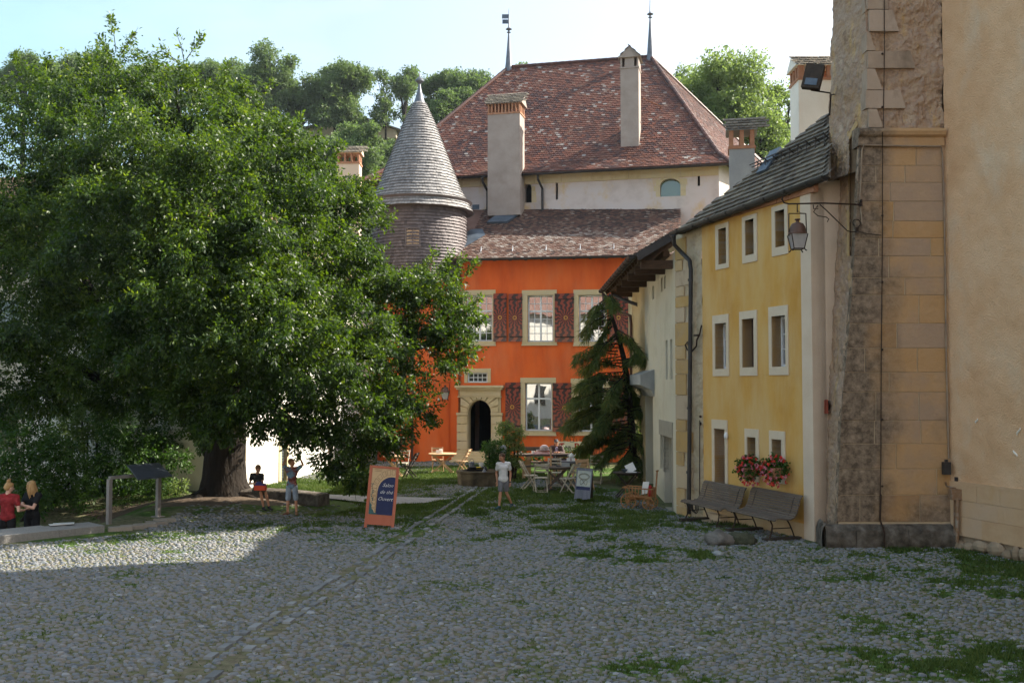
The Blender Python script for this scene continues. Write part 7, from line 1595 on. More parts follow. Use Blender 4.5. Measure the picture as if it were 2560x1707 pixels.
def info_board():
    a = gnd(272, 1312); c = gnd(395, 1296); a.z = g0(a.x, a.y); c.z = g0(c.x, c.y)
    t = thing('information_board', 'tilted slate information panel on a grey square metal frame', 'information board', tuple(a)); m = M('grey_powder_coat', [(.20, .18, .17), (.26, .24, .23)], rough=.5, bump=.05); h = 1.0
    for p, w_ in ((a, .09), (c, .09)): b = MB(); b.box((p.x, p.y, p.z+h/2-.05), (w_, .09, h+.1), rot=-.5); b.build('post', m, t)
    b = MB(); b.bar(Vector((a.x, a.y, a.z+h+.03)), Vector((c.x, c.y, a.z+h+.03)), .09, .07); b.build('crossbar', m, t); MB().box((c.x, c.y, c.z+.01), (.26, .2, .02), rot=-.5).build('foot_plate', m, t)
    # sloping panel; far edge higher
    Yn, Yf = a.y+.45, a.y+1.0
    q = [at(345, 1196.5, a.y-.15), at(430.5, 1187.5, c.y-.35), at(396, 1156, c.y+.2), at(318, 1161.5, a.y+.4)]
    b = MB(); b.prism(q, (0, .0, -.035)); pm = b.build('panel', M('slate_panel', [(.05, .06, .075), (.08, .09, .11)], rough=.35, scale=6, bump=.05), t)
    b = MB(); ctr = (q[0]+q[1]+q[2]+q[3])/4
    b.bar(Vector((c.x-.3, c.y-.05, a.z+h)), ctr-Vector((0, 0, .03)), .08, .06); b.build('panel_arm', m, t)
info_board()
def low_wall():
    t = [at(0, 1345, 19.6), at(268, 1322, 21.2)]
    a = gnd(-120, 1372); c = gnd(262, 1331)
    dirn = (c-a).normalized(); nrm = Vector((-dirn.y, dirn.x, 0)); o = thing('low_stone_wall', 'low broad granite kerb wall where the two women stand, with a worn front face', 'wall', tuple(a)); L = (c-a).length; b = MB(); s = 0
    a = a-dirn*3; L += 3
    while s < L-.01:
        e = min(s+random.uniform(1.2, 2.0), L); w_ = .98-.18*(e > L-.5); tl = random.uniform(-.004, .004)
        if L-e < .5: e = L
        vs = [a+dirn*s, a+dirn*(e-.008), a+dirn*(e-.008)+nrm*w_, a+dirn*s+nrm*w_]; vs = [Vector((v.x, v.y, -.75)) for v in vs]; b.prism(vs, (0, 0, .75+.155+tl), tint=random.random()); s = e
    b.build('coping', M('pale_granite', [(.20, .19, .18), (.33, .31, .29)], scale=25, attr=.35, bump=.6, bscale=50), o)
    # stones of the step further right
    b = MB()
    for i, (px, py) in enumerate(((300, 1326), (330, 1322), (362, 1318), (392, 1312), (412, 1306))):
        p = gnd(px, py); b.box((p.x, p.y, g0(p.x, p.y)+.03), (.5, .26, .1), rot=.42+random.uniform(-.06, .06), tint=random.random(), taper=.93)
    tag(b.build('kerb_stones', M('kerb_granite', [(.2, .17, .14), (.34, .3, .25)], attr=.5, bump=.5), None), 'row of sunken kerb stones between the feet of the information board', 'kerb')
    p = at(150, 1310.5, 20.9); z = .17
    b = MB(); q = gnd(150, 1310.5, z); 
    for k, (dx, dy, r) in enumerate(((0, 0, .3), (.06, .03, .12))): b.box((q.x+dx, q.y+dy, z+.008+k*.009), (.42, .25, .007), rot=.25+r, tint=.5)
    tag(b.build('open_booklet', MT['china'], None), 'open white booklet lying on the low granite wall', 'booklet')
low_wall()
def slab_bench():
    a, c = gnd(600, 1262), gnd(796, 1271); t = thing('stone_slab', 'long dark stone slab on the ground under the tree used as a seat', 'stone seat', tuple(a)); b = MB()
    d = (c-a).normalized(); n = Vector((-d.y, d.x, 0)); vs = []; N_ = 16
    sec = [(0, -.2), (-.03, .12), (.0, .27), (.05, .31), (.5, .33), (.56, .28), (.58, -.2)]
    L = (c-a).length
    for i in range(N_+1):
        for k, (nn, z) in enumerate(sec):
            p = a+d*(L*i/N_)+n*(nn+.25*math.sin(i/N_*math.pi)); w_ = mnoise.noise(p*2+Vector((0, 0, z*3)))*.04; vs.append(Vector((p.x, p.y+w_, g0(p.x, p.y)*.5+z+w_*.5)))
    m = len(sec); b.add(vs, [(i*m+k, (i+1)*m+k, (i+1)*m+k+1, i*m+k+1) for i in range(N_) for k in range(m-1)]+[tuple(range(m)), tuple(N_*m+k for k in range(m-1, -1, -1))]); b.build('slab', MT['darkfoot'], t, smooth=40)
slab_bench()
def rocks():
    p = gnd(1820, 1358); b = MB(); 
    def rock(c, r, seed):
        vs = []; n, m = 18, 12
        for i in range(m+1):
            for k in range(n):
                th = math.pi*i/m; a = 2*math.pi*k/n; d = Vector((math.sin(th)*math.cos(a), math.sin(th)*math.sin(a), math.cos(th))); q = 1+.35*mnoise.noise(d*1.6+Vector((seed, 0, 0)))+.12*mnoise.noise(d*5); vs.append(Vector(c)+Vector((d.x*r[0], d.y*r[1], d.z*r[2]))*q)
        return vs, [(i*n+k, i*n+(k+1) % n, (i+1)*n+(k+1) % n, (i+1)*n+k) for i in range(m) for k in range(n)]
    b = MB(); b.add(*rock((p.x-.18, p.y, .08), (.30, .24, .17), 1)); tag(b.build('boulder', M('grey_lichen_rock', [(.07, .065, .06), (.19, .175, .16)], scale=5, bump=.8, detail=9), None, smooth=True), 'rounded grey boulder on the cobbles in front of the benches', 'boulder')
    b = MB(); b.add(*rock((p.x+.26, p.y+.05, .06), (.32, .22, .15), 5)); tag(b.build('boulder', M('mossy_rock', [(.03, .035, .02), (.08, .08, .05)], scale=7, bump=.9), None, smooth=True), 'dark mossy boulder touching the right side of the grey one', 'boulder')
    q = gnd(1795, 1382); b = MB(); b.add(*rock((q.x, q.y, .0), (.09, .16, .035), 8)); tag(b.build('flat_stone', MT['chimgrey'], None, smooth=True), 'small pale flat stone below the two boulders', 'stone')
rocks()
# ---------------------------------------------------------------- slatted benches
def bench():
    t = thing('slatted_bench', 'x', 'bench', (0, 0, 0)); L = 1.85
    prof = [(.52, .40), (.48, .445), (.40, .455), (.30, .44), (.20, .425), (.12, .43), (.05, .47), (.0, .54), (-.03, .62), (-.055, .70), (-.08, .78), (-.115, .85), (-.16, .895)]
    b = MB(); n = 19
    # resample profile evenly
    seg = [math.dist(p, q) for p, q in zip(prof, prof[1:])]; tot = sum(seg)
    def pt(s):
        for (p, q), l in zip(zip(prof, prof[1:]), seg):
            if s <= l: return (p[0]+(q[0]-p[0])*s/l, p[1]+(q[1]-p[1])*s/l), (q[0]-p[0], q[1]-p[1])
            s -= l
        return prof[-1], (prof[-1][0]-prof[-2][0], prof[-1][1]-prof[-2][1])
    S1 = MB(); S2 = MB()
    for i in range(n):
        (y, z), (dy, dz) = pt(tot*(i+.5)/n*.998); l = math.hypot(dy, dz); up = Vector((0, -dz/l, dy/l)); m = S1 if y > .06 else S2
        e = random.uniform(-.006, .006); m.bar(Vector((-L/2+e, y, z)), Vector((L/2+e, y, z)), tot/n*.80, .022, tint=random.random(), up=tuple(up)) if False else m.prism([Vector((-L/2+e, y-dy/l*tot/n*.41, z-dz/l*tot/n*.41)), Vector((L/2+e, y-dy/l*tot/n*.41, z-dz/l*tot/n*.41)), Vector((L/2+e, y+dy/l*tot/n*.41, z+dz/l*tot/n*.41)), Vector((-L/2+e, y+dy/l*tot/n*.41, z+dz/l*tot/n*.41))], up*.022, tint=random.random())
    S1.build('seat', MT['wood_grey'], t); S2.build('backrest', MT['wood_grey'], t)
    for x in (-L/2+.22, L/2-.22):
        b = MB(); b.tube([Vector((x, y, z-.018)) for y, z in prof], .014, 6); b.tube([(x, .50, .02), (x, .44, .14), (x, .42, .28), (x, .47, .40)], .017, 6); b.tube([(x, -.10, .02), (x, -.05, .15), (x, .02, .3), (x, .10, .42)], .017, 6); b.tube([(x, .42, .22), (x, .0, .22)], .011, 6); b.build('iron_leg', MT['iron'], t)
        b = MB(); b.box((x, .2, .0), (.14, .85, .07)); b.build('foot_block', MT['wood_black'], t)
    return t
def benches():
    rz = math.atan2(FY.u.y, FY.u.x)+math.pi; g = 'slatted benches against the yellow wall'
    # seat side (+y local) must look away from the wall
    def pos(u): p = FY.P(u, .32, 0); return (p.x, p.y, g0(p.x, p.y)+.02)
    b = bench(); b.location = pos(2.62); b.rotation_euler = (0, 0, rz); tag(b, 'curved slatted bench beside the brown door, farther from the camera', 'bench', g)
    o = dup(b, pos(4.72), rz, 'curved slatted bench nearest the stone tower, below the flowers', g)
benches()
def flowers():
    for px, py, Yn, lab in ((1872, 1168, .32, 'left hanging basket of red and pink geraniums, above the gap between the benches'), (1936, 1168, .32, 'right hanging basket of red and pink geraniums under the last small window')):
        u, z = FY.uv(px, py, Yn); c = FY.P(u, Yn, z); t = thing('geranium_basket', lab, 'flower basket', tuple(c), group='geranium baskets on the yellow wall'); r = .235
        b = MB(); b.lathe([(.05, -.26), (.14, -.2), (.19, -.05), (.19, 0)], c, 14); b.bar(c+FY.n*-Yn+Vector((0, 0, .0)), c, .03, .02); b.build('pot', MT['brick'], t)
        tw = lobe_twigs(tuple(c), (r*1.05, r*.8, r*1.15), 330, .6); V, T = leafcloud(tw, 7, .055, .05, aspect=.9, droop=.3); k = ((V.mean(1)-np.array(FY.o))@np.array(FY.n)) > .03; polymesh('foliage', V[k], MT['leaf_dark'], t, tint=T[k])
        for nm, mat_, n in (('red_flowers', M('red_petals', [(.55, .03, .03), (.70, .06, .05)], bump=0, attr=.5), 60), ('pink_flowers', M('pink_petals', [(.62, .16, .24), (.75, .30, .38)], bump=0, attr=.5), 52)):
            d = RNG.normal(0, 1, (n, 3)); d /= np.linalg.norm(d, axis=1, keepdims=True); d = d[(d@np.array(FY.n) > -.45)]; pc = np.array(c)+d*np.array([r*1.15, r*.95, r*1.3])*RNG.uniform(.85, 1.12, (len(d), 1))-np.array([0, 0, .06])
            if nm[0] == 'r': pc[:, :2] += np.array([.04, -.12])*.6
            tw = (pc, d); V, T = leafcloud(tw, 11, .034, .028, aspect=.9, droop=0); polymesh(nm, V, mat_, t, tint=T)
flowers()
# ---------------------------------------------------------------- fountain with its column, pots and shrubs
def fountain():
    x, y, g = yardpos(1203, 31.3); o = Vector((x, y, g)); t = thing('stone_fountain', 'dark old stone fountain trough with a round topped column', 'fountain', (x, y, g)); m = M('wet_dark_stone', [(.04, .032, .022), (.09, .07, .045), (.15, .12, .08)], scale=3, bump=.7, bscale=9)
    b = MB(); b.lathe([(.70, -.1), (.73, .05), (.75, .38), (.78, .40), (.79, .46), (.62, .46), (.60, .40), (.58, .2), (.0, .2)], o, 10, sx=1, sy=.85); b.build('basin', m, t, smooth=25)
    b = MB(); b.lathe([(.595, .36), (.595, .365)], o, 10, sy=.85); b.build('water', MT['glass_dark'], t)
    c = Vector(((1257-1280)/F*32.4, 32.4, g)); b = MB(); b.lathe([(.13, 0), (.12, .2), (.10, .25), (.10, .9), (.13, .94), (.14, .98), (.09, 1.0), (.12, 1.04), (.125, 1.1), (.09, 1.16), (.02, 1.19)], c, 16); b.build('column', MT['chimgrey'], t, smooth=35); b = MB(); b.tube([c+Vector((-.05, -.05, .72)), c+Vector((-.25, -.3, .74)), c+Vector((-.3, -.36, .68))], .018, 7); b.build('spout', MT['copper'], t)
    b = MB(); s = o+Vector((-.12, -.1, .50)); b.box(s, (.62, .5, .06)); b.lathe([(.02, .03), (.28, .05), (.31, .08), (.29, .08)], s, 14); tag(b.build('iron_grill', MT['black'], None), 'black iron tray lying across the rim of the fountain', 'tray'); s2 = s+Vector((0, 0, .09))
    small('watering_can', 'small grey metal watering can on the tray over the fountain', 'watering can', s2+Vector((-.17, 0, -.02)), [('body', 'zinc', lambda b, o: b.lathe([(.08, 0), (.08, .15), (.06, .17), (.055, .17)], o, 14)), ('handle', 'zinc', lambda b, o: b.tube([o+Vector((.07*math.cos(a), 0, .16+.09*math.sin(a))) for a in np.linspace(0, math.pi, 9)], .008, 6)), ('spout', 'zinc', lambda b, o: b.tube([o+Vector((-.07, 0, .04)), o+Vector((-.17, 0, .15))], [.018, .01], 7))])
    small('enamel_mug', 'white enamel mug beside the watering can', 'mug', s2+Vector((.12, -.02, -.02)), [('bowl', 'china', cup(1.7)), ('handle', 'china', hnd(1.7))])
    b = MB(); q = s2+Vector((-.02, -.22, -.03)); b.tube([q, q+Vector((.12, 0, .01)), q+Vector((.2, .05, -.02))], [.03, .035, .012], 7); tag(b.build('yellow_cloth', M('yellow_rubber', [(.6, .42, .02), (.7, .5, .04)], bump=.1), None, smooth=True), 'bright yellow rag hanging over the fountain rim', 'cloth')
    small('funnel', 'tin funnel standing on the front rim of the fountain', 'funnel', o+Vector((.12, -.62, .47)), [('cone', 'zinc', lambda b, o: b.lathe([(.075, 0), (.07, .01), (.02, .09), (.012, .15)], o, 12))])
fountain()
bush('shrub', 'dark green leafy shrub growing beside the fountain column', [(1233, 1135, 22, 32.2), (1222, 1120, 18, 32), (1243, 1158, 20, 32), (1236, 1108, 14, 32.2), (1250, 1140, 20, 32.3), (1225, 1160, 16, 32)], size=.075, dens=1300, group='shrubs around the fountain')
bush('shrub', 'yellow green feathery shrub to the right of the fountain column', [(1272, 1085, 22, 33), (1262, 1062, 16, 33), (1288, 1102, 20, 33), (1280, 1135, 24, 33), (1300, 1080, 12, 33), (1265, 1110, 20, 33), (1290, 1155, 18, 33), (1250, 1075, 10, 33), (1306, 1118, 9, 33)], mat='autumn' if 'autumn' in MT else 'leaf3', size=.085, dens=900, group='shrubs around the fountain')
bush('shrub', 'low dark hedge plants under the cream banner', [(1412, 1138, 13, 37.2), (1432, 1136, 13, 37.2), (1450, 1132, 15, 37.2), (1468, 1142, 13, 37.2), (1330, 1142, 12, 37.5), (1350, 1140, 12, 37.5)], size=.09, dens=700, group='shrubs around the fountain')
def kiln():
    pass
# ---------------------------------------------------------------- hand wagon
def wagon():
    x, y, g = yardpos(1599, 26.9); o = Vector((x, y, g)); t = thing('hand_wagon', 'little wooden ladder wagon with spoked wheels beside the cream house', 'wagon', (x, y, g)); m = MT['wagonwood'] = M('varnished_wagon_wood', [(.26, .12, .05), (.38, .19, .08)], bump=.2, attr=.4)
    yaw = -.35; R_ = Matrix.Rotation(yaw, 3, 'Z'); P = lambda a, b_, c: o+R_@Vector((a, b_, c))
    b = MB(); b.prism([P(-.34, -.17, .28), P(.34, -.17, .28), P(.34, .17, .28), P(-.34, .17, .28)], (0, 0, .03)); b.bar(P(-.26, -.24, .2), P(-.26, .24, .2), .04); b.bar(P(.26, -.24, .2), P(.26, .24, .2), .04); b.bar(P(-.3, 0, .24), P(.3, 0, .24), .05); b.build('floor', m, t)
    for s in (-1, 1):
        b = MB(); b.bar(P(-.42, s*.25, .56), P(.38, s*.25, .53), .03); b.bar(P(-.36, s*.18, .31), P(.35, s*.18, .31), .03)
        for i in range(9): q = -.33+i*.082; b.bar(P(q, s*.18, .31), P(q*1.1, s*.245, .55), .016)
        b.build('ladder_side', m, t)
    b = MB(); b.bar(P(-.42, -.25, .55), P(-.42, .25, .55), .03); b.bar(P(.38, -.25, .53), P(.38, .25, .53), .03)
    for i in range(4): b.bar(P(.35, -.12+i*.08, .31), P(.38, -.15+i*.1, .53), .016)
    b.build('end_gate', m, t)
    for (a, s, r) in ((-.27, -1, .20), (-.27, 1, .20), (.27, -1, .15), (.27, 1, .15)):
        c = P(a, s*.26, r); b = MB(); ax = R_@Vector((0, 1, 0)); e1 = R_@Vector((1, 0, 0)); ring = [c+e1*math.cos(k)*r+Vector((0, 0, math.sin(k)*r)) for k in np.linspace(0, 2*math.pi, 25)]; b.tube(ring, .016, 6, cap=False)
        for k in range(10): q = k*math.pi/5; b.bar(c, c+e1*math.cos(q)*r*.96+Vector((0, 0, math.sin(q)*r*.96)), .013)
        b.tube([c-ax*.03, c+ax*.03], .03, 8); b.build('wheel', m, t)
    b = MB(); b.bar(P(.40, 0, .2), P(.46, .02, 1.02), .035); b.bar(P(.46, -.1, 1.0), P(.46, .14, 1.0), .03); b.build('handle', m, t)
    b = MB(); b.prism([P(.02, -.02, .36), P(.2, -.06, .40), P(.26, -.06, .72), P(.08, -.02, .70)], R_@Vector((0, .015, 0))); tag(b.build('leaflet', MT['china'], None), 'white printed leaflet propped up in the hand wagon', 'leaflet')
    b = MB(); c = P(.26, .05, .42); b.ell(c, (.1, .1, .12), 12, 8); b.ell(c+Vector((0, 0, .14)), (.05, .05, .06), 10, 6); tag(b.build('red_cushion', M('red_cloth', [(.3, .02, .02), (.42, .04, .04)], bump=.2), None, smooth=True), 'small red bundle lying in the back of the hand wagon', 'cushion')
wagon()
def lamp2():
    l = at(1113, 945, 39.9); t = thing('wall_lantern', 'black iron lantern on the orange turret wall, mostly hidden by the tree leaves', 'lantern', tuple(l)); b = MB(); b.tube([l, l+Vector((.0, .0, .05)), l+Vector((.05, .35, .1)), l+Vector((.1, 1.0, .12))], .018, 6); b.build('bracket', MT['iron'], t); lantern(t, l, .98)
lamp2()
b = MB(); q = gnd(596, 1256, .1); 
for k in range(5): b.ell(q+Vector((-.12+.07*k, -.05*(k % 2), .05)), (.045, .04, .04), 8, 6)
tag(b.build('toy_cars', M('yellow_orange_plastic', [(.6, .25, .02), (.7, .5, .03)], scale=6, bump=0), None, smooth=True), 'little heap of yellow and orange toys on the ground by the trunk', 'toys')
# ================================================================ PEOPLE
def remeshed(mb, name, mat, parent, voxel, smooth=3):
    me = bpy.data.meshes.new('tmp'); me.from_pydata([tuple(v) for v in mb.v], [], mb.f); me.update()
    o = bpy.data.objects.new('tmp', me); C.objects.link(o)
    r = o.modifiers.new('r', 'REMESH'); r.mode = 'VOXEL'; r.voxel_size = voxel; r.use_smooth_shade = True
    s = o.modifiers.new('s', 'SMOOTH'); s.factor = .5; s.iterations = smooth
    dg = bpy.context.evaluated_depsgraph_get(); m2 = bpy.data.meshes.new_from_object(o.evaluated_get(dg)); bpy.data.objects.remove(o); bpy.data.meshes.remove(me)
    l = Vector(WL[parent.name]); m2.transform(Matrix.Translation(-l)); m2.name = name
    m2.polygons.foreach_set('use_smooth', [True]*len(m2.polygons)); m2.materials.clear()
    return link(name, m2, mat, parent)
MT['skin'] = M('tanned_skin', [(.42, .20, .12), (.50, .26, .17)], rough=.55, scale=6, bump=.03); MT['skin_pale'] = M('fair_skin', [(.58, .33, .24), (.66, .40, .31)], rough=.55, scale=6, bump=.03)
MT['eye'] = M('dark_eye', [(.02, .015, .012)], rough=.2, bump=0); MT['lips'] = M('lip_skin', [(.32, .11, .09)], rough=.5, bump=0)
def fabric(n, cols, **k): return M(n, cols, rough=.9, scale=k.get('scale', 8), bump=.25, bscale=30, lo=k.get('lo', .35), hi=k.get('hi', .65))
def person(label, base, Hh, J, fwd, skin='skin', hair=None, shirt=None, shorts=None, shoes=None, sleeves=.5, leglen=.7, child=False, curl=.5, grip=()):
    """J: joints in metres (x right, y away, z up) relative to base for a figure of height Hh"""
    t = thing('person', label, 'person', tuple(base)); B = Vector(base); k = Hh/1.7; sw = .92 if child else 1.0
    j = {n: B+Vector(p) for n, p in J.items()}; fw = Vector(fwd).normalized(); up = (j['head']-j['neck']).normalized(); sd = fw.cross(up).normalized(); fw = up.cross(sd).normalized()
    hs = 1.12 if child else 1.0; b = MB()
    c = j['head']; Rm = Matrix((sd, fw, up)).transposed()
    b.ell(c+up*.012*k, (.074*k*hs, .092*k*hs, .098*k*hs), 20, 14, rot=Rm); b.ell(c+fw*.022*k-up*.055*k, (.055*k*hs, .066*k*hs, .066*k*hs), 16, 10, rot=Rm)
    b.cap(c+fw*.088*k*hs-up*.005*k, c+fw*.108*k*hs-up*.032*k, .010*k, .016*k, 8)                         # nose
    for s in (-1, 1): b.ell(c+sd*s*.078*k*hs-up*.012*k, (.012*k, .02*k, .032*k), 8, 6, rot=Rm)           # ears
    b.ell(c+fw*.085*k*hs-up*.062*k, (.026*k, .012*k, .012*k), 8, 6, rot=Rm)
    b.cap(j['neck']-up*.03*k, c-up*.05*k, .056*k, .050*k)
    wd = .058*k*sw
    xs = (j['shR']-j['shL']).normalized(); xh = (j['hipR']-j['hipL']).normalized(); mid = (j['chest']+j['pelvis'])/2
    def torso(b, e):
        ch, pv, nk = j['chest'], j['pelvis'], j['neck']
        b.cap(ch-xs*wd*1.15, ch+xs*wd*1.15, .098*k+e, .098*k+e); b.cap(mid-xh*wd*.8, mid+xh*wd*.8, .086*k+e, .086*k+e); b.cap(pv-xh*wd*1.0, pv+xh*wd*1.0, .096*k+e, .096*k+e)
        for s in (-1, 1): b.cap(ch+xs*s*wd*.7, pv+xh*s*wd*.6, .088*k+e, .09*k+e); b.cap(nk-up*.035*k, j['shR' if s > 0 else 'shL'], .05*k+e*.6, .056*k+e*.8); b.cap(ch+xs*s*wd, j['shR' if s > 0 else 'shL'], .075*k+e, .056*k+e)
    torso(b, 0)
    for s in 'LR':
        sh, el, wr = j['sh'+s], j['el'+s], j['wr'+s]; b.cap(sh, el, .046*k*sw, .036*k*sw); b.cap(el, el.lerp(wr, .35), .037*k*sw, .036*k*sw); b.cap(el.lerp(wr, .3), wr, .037*k*sw, .025*k*sw)
        hp, kn, an = j['hip'+s], j['kn'+s], j['an'+s]; b.cap(hp, kn, .080*k*sw, .050*k*sw); b.cap(kn, kn.lerp(an, .35), .050*k*sw, .053*k*sw); b.cap(kn.lerp(an, .3), an, .053*k*sw, .032*k*sw)
        toe = j['toe'+s]; f = (toe-an); b.cap(an-Vector((f.x, f.y, 0)).normalized()*.03*k+Vector((0, 0, -.02*k)), toe, .034*k, .026*k)
        # hand
        d = (wr-el).normalized(); hd = J.get('hd'+s); d = Vector(hd).normalized() if hd else d
        ref = Vector(J.get('pn'+s, (fw.x, fw.y, 0.01))); a = d.cross(ref)
        a = a.normalized() if a.length > .1 else d.cross(Vector((0, 0, 1))).normalized(); pn = a.cross(d).normalized()
        pl = .085*k
        for q in (-1.5, -.5, .5, 1.5): b.cap(wr, wr+d*pl+a*q*.017*k, .018*k, .0115*k, 8)
        cu = curl if s not in grip else 1.1
        for q, ln in ((-1.5, .058), (-.5, .072), (.5, .078), (1.5, .068)):
            p = wr+d*pl+a*q*.0205*k; dd = d+a*q*.06
            for sg, (fr_, rr) in enumerate(((.42, .0092), (.33, .0086), (.25, .008))):
                ang = cu*(.35+.45*sg); dv = (dd*math.cos(ang)+pn*math.sin(ang)).normalized(); p2 = p+dv*ln*k*fr_; b.cap(p, p2, rr*k*1.05, rr*k*.95, 8); p = p2
        side = 1 if s == 'L' else -1; p = wr+d*.025*k+a*side*.026*k
        p2 = p+(d*.7+a*side*.75+pn*.25).normalized()*.038*k; b.cap(p, p2, .0125*k, .0105*k, 8); b.cap(p2, p2+(d*.95+a*side*.15+pn*.35).normalized()*.032*k, .0105*k, .009*k, 8)
    remeshed(b, 'body', MT[skin], t, .0065, 2)
    e = MB()
    for s in (-1, 1): e.ell(c+fw*.083*k*hs+sd*s*.030*k-up*.002*k, (.012*k, .008*k, .007*k), 8, 6, rot=Rm)
    e.build('eyes', MT['eye'], t, smooth=True); e = MB(); e.ell(c+fw*.094*k*hs-up*.058*k, (.024*k, .008*k, .006*k), 10, 6, rot=Rm); e.build('mouth', MT['lips'], t, smooth=True)
    if hair:
        mh, fn = hair; e = MB()
        e.ell(c+up*.030*k-fw*.018*k, (.083*k*hs, .092*k*hs, .092*k*hs), 20, 12, rot=Rm); e.ell(c+up*.07*k+fw*.03*k, (.062*k*hs, .052*k*hs, .036*k), 14, 8, rot=Rm)
        fn(e, c, fw, up, sd, k)
        n0 = len(e.v); remeshed(e, 'hair', mh, t, .010, 1)
    if shirt:
        e = MB(); torso(e, .016*k)
        e.cap(j['pelvis']-xh*wd*1.05-Vector((0, 0, .03*k)), j['pelvis']+xh*wd*1.05-Vector((0, 0, .03*k)), .108*k, .108*k) if shirt[1] else None
        for s in 'LR': sh, el = j['sh'+s], j['el'+s]; q = sh.lerp(el, sleeves); e.cap(sh, q, .060*k, .058*k+.006*k*(sleeves < .9)); 
        if sleeves > .9:
            for s in 'LR': e.cap(j['el'+s], j['el'+s].lerp(j['wr'+s], .85), .052*k, .04*k)
        o = remeshed(e, 'shirt', shirt[0], t, .011, 2)
    if shorts:
        e = MB(); pv = j['pelvis']; e.cap(pv-xh*wd*1.02, pv+xh*wd*1.02, .108*k, .108*k)
        for s in 'LR':
            hp, kn = j['hip'+s], j['kn'+s]; ln = leglen; q = hp.lerp(kn, min(ln, 1)); e.cap(hp, q, .092*k, .082*k if ln > .4 else .094*k)
            if ln > 1: e.cap(kn, kn.lerp(j['an'+s], ln-1), .075*k, .055*k)
        # flat hems: trim the rounded ends
        remeshed(e, 'shorts' if leglen <= 1 else 'trousers', shorts, t, .011, 2)
    if shoes:
        for s in 'LR':
            an, toe = j['an'+s], j['toe'+s]; f = (toe-an); f.z = 0; f.normalize(); e = MB(); e.cap(an-f*.035*k+Vector((0, 0, -.025*k)), toe+f*.005, .043*k, .036*k); e.cap(an+Vector((0, 0, -.0*k)), an+f*.03*k+Vector((0, 0, -.02*k)), .042*k, .04*k); remeshed(e, 'shoe', shoes, t, .009, 2)
    return t, j
def stand(h, **o):
    J = dict(head=(0, 0, .93*h), neck=(0, 0, .845*h), chest=(0, 0, .745*h), pelvis=(0, 0, .545*h), shL=(-.105*h, 0, .81*h), shR=(.105*h, 0, .81*h), elL=(-.135*h, 0, .63*h), elR=(.135*h, 0, .63*h), wrL=(-.14*h, -.02*h, .485*h), wrR=(.14*h, -.02*h, .485*h),
             hipL=(-.052*h, 0, .51*h), hipR=(.052*h, 0, .51*h), knL=(-.056*h, -.005*h, .28*h), knR=(.056*h, -.005*h, .28*h), anL=(-.056*h, .01*h, .045*h), anR=(.056*h, .01*h, .045*h), toeL=(-.066*h, -.09*h, .018*h), toeR=(.066*h, -.09*h, .018*h))
    for n, v in o.items(): J[n] = v if n[:2] in ('hd', 'pn') else tuple(x*h for x in v)
    return J
brown = M('brown_hair', [(.05, .025, .012), (.10, .05, .025)], rough=.6, scale=20, stretch=(1, 1, .2), bump=.5); sand = M('cropped_sandy_hair', [(.14, .07, .035), (.22, .12, .06)], rough=.7, scale=20, bump=.4); blond = M('dark_blond_hair', [(.30, .16, .06), (.50, .31, .14)], rough=.5, scale=9, stretch=(3, 3, .3), bump=.8, bscale=30); grey = M('dark_grey_hair', [(.04, .04, .045), (.09, .085, .09)], rough=.7, scale=20, bump=.4)
def short(e, c, fw, up, sd, k): e.ell(c-fw*.045*k-up*.02*k, (.07*k, .06*k, .07*k), 14, 8); [e.ell(c+fw*.05*k+up*.075*k+sd*x*k, .022*k) for x in (-.04, -.015, .015, .04)]
def crop(e, c, fw, up, sd, k): pass
def bun(e, c, fw, up, sd, k):
    e.ell(c-fw*.05*k+up*.0*k, (.075*k, .065*k, .075*k), 14, 8); e.ell(c+up*.135*k-fw*.03*k-sd*.02*k, .045*k); e.ell(c+up*.15*k-fw*.05*k+sd*.01*k, .035*k); e.ell(c+up*.16*k-fw*.0*k-sd*.03*k, .028*k)
def longh(e, c, fw, up, sd, k):
    for i in range(13):
        a = math.pi*(i/12)*1.25-.35; d = sd*math.cos(a)*.088-fw*math.sin(a)*.085+fw*.01; q = c+d*k; tip = q-up*(.25+.06*math.sin(i*2.3))*k+d*.25*k; e.cap(q+up*.03*k, q-up*.12*k+d*.25*k, .028*k, .026*k, 8); e.cap(q-up*.12*k+d*.25*k, tip, .026*k, .010*k, 8)
# walking boy
def boy_walk():
    h = 1.40; b = gnd(1258, 1270); b.z = g0(b.x, b.y)
    J = stand(h, head=(-.02, -.02, .935), shL=(-.095, -.02, .805), shR=(.10, .03, .81), elL=(-.125, .03, .635), elR=(.135, .06, .63), wrL=(-.11, .0, .50), wrR=(.125, .01, .485), hdL=(0, -.1, -1), hdR=(-.05, -.15, -1),
              knL=(-.05, -.05, .285), anL=(-.075, -.08, .05), toeL=(-.135, -.135, .02), knR=(.06, .03, .285), anR=(.155, .14, .075), toeR=(.13, .06, .022), hipL=(-.045, -.01, .51), hipR=(.05, .01, .51))
    t, j = person('boy in a white T-shirt and grey shorts walking across the yard', b, h, J, (-.75, -.65, -.15), hair=(brown, short), shirt=(fabric('white_cotton', [(.56, .56, .58), (.68, .68, .69)]), True), shorts=fabric('grey_shorts_cloth', [(.13, .13, .15), (.19, .19, .21)]), shoes=fabric('teal_black_trainers', [(.02, .03, .04), (.04, .10, .13)]), child=True, leglen=.72)
    e = MB(); w_ = j['wrR']; e.lathe([(.026, -.012), (.029, 0), (.026, .012)], w_, 12); e.build('bracelet', MT['wood_black'], t)
boy_walk()
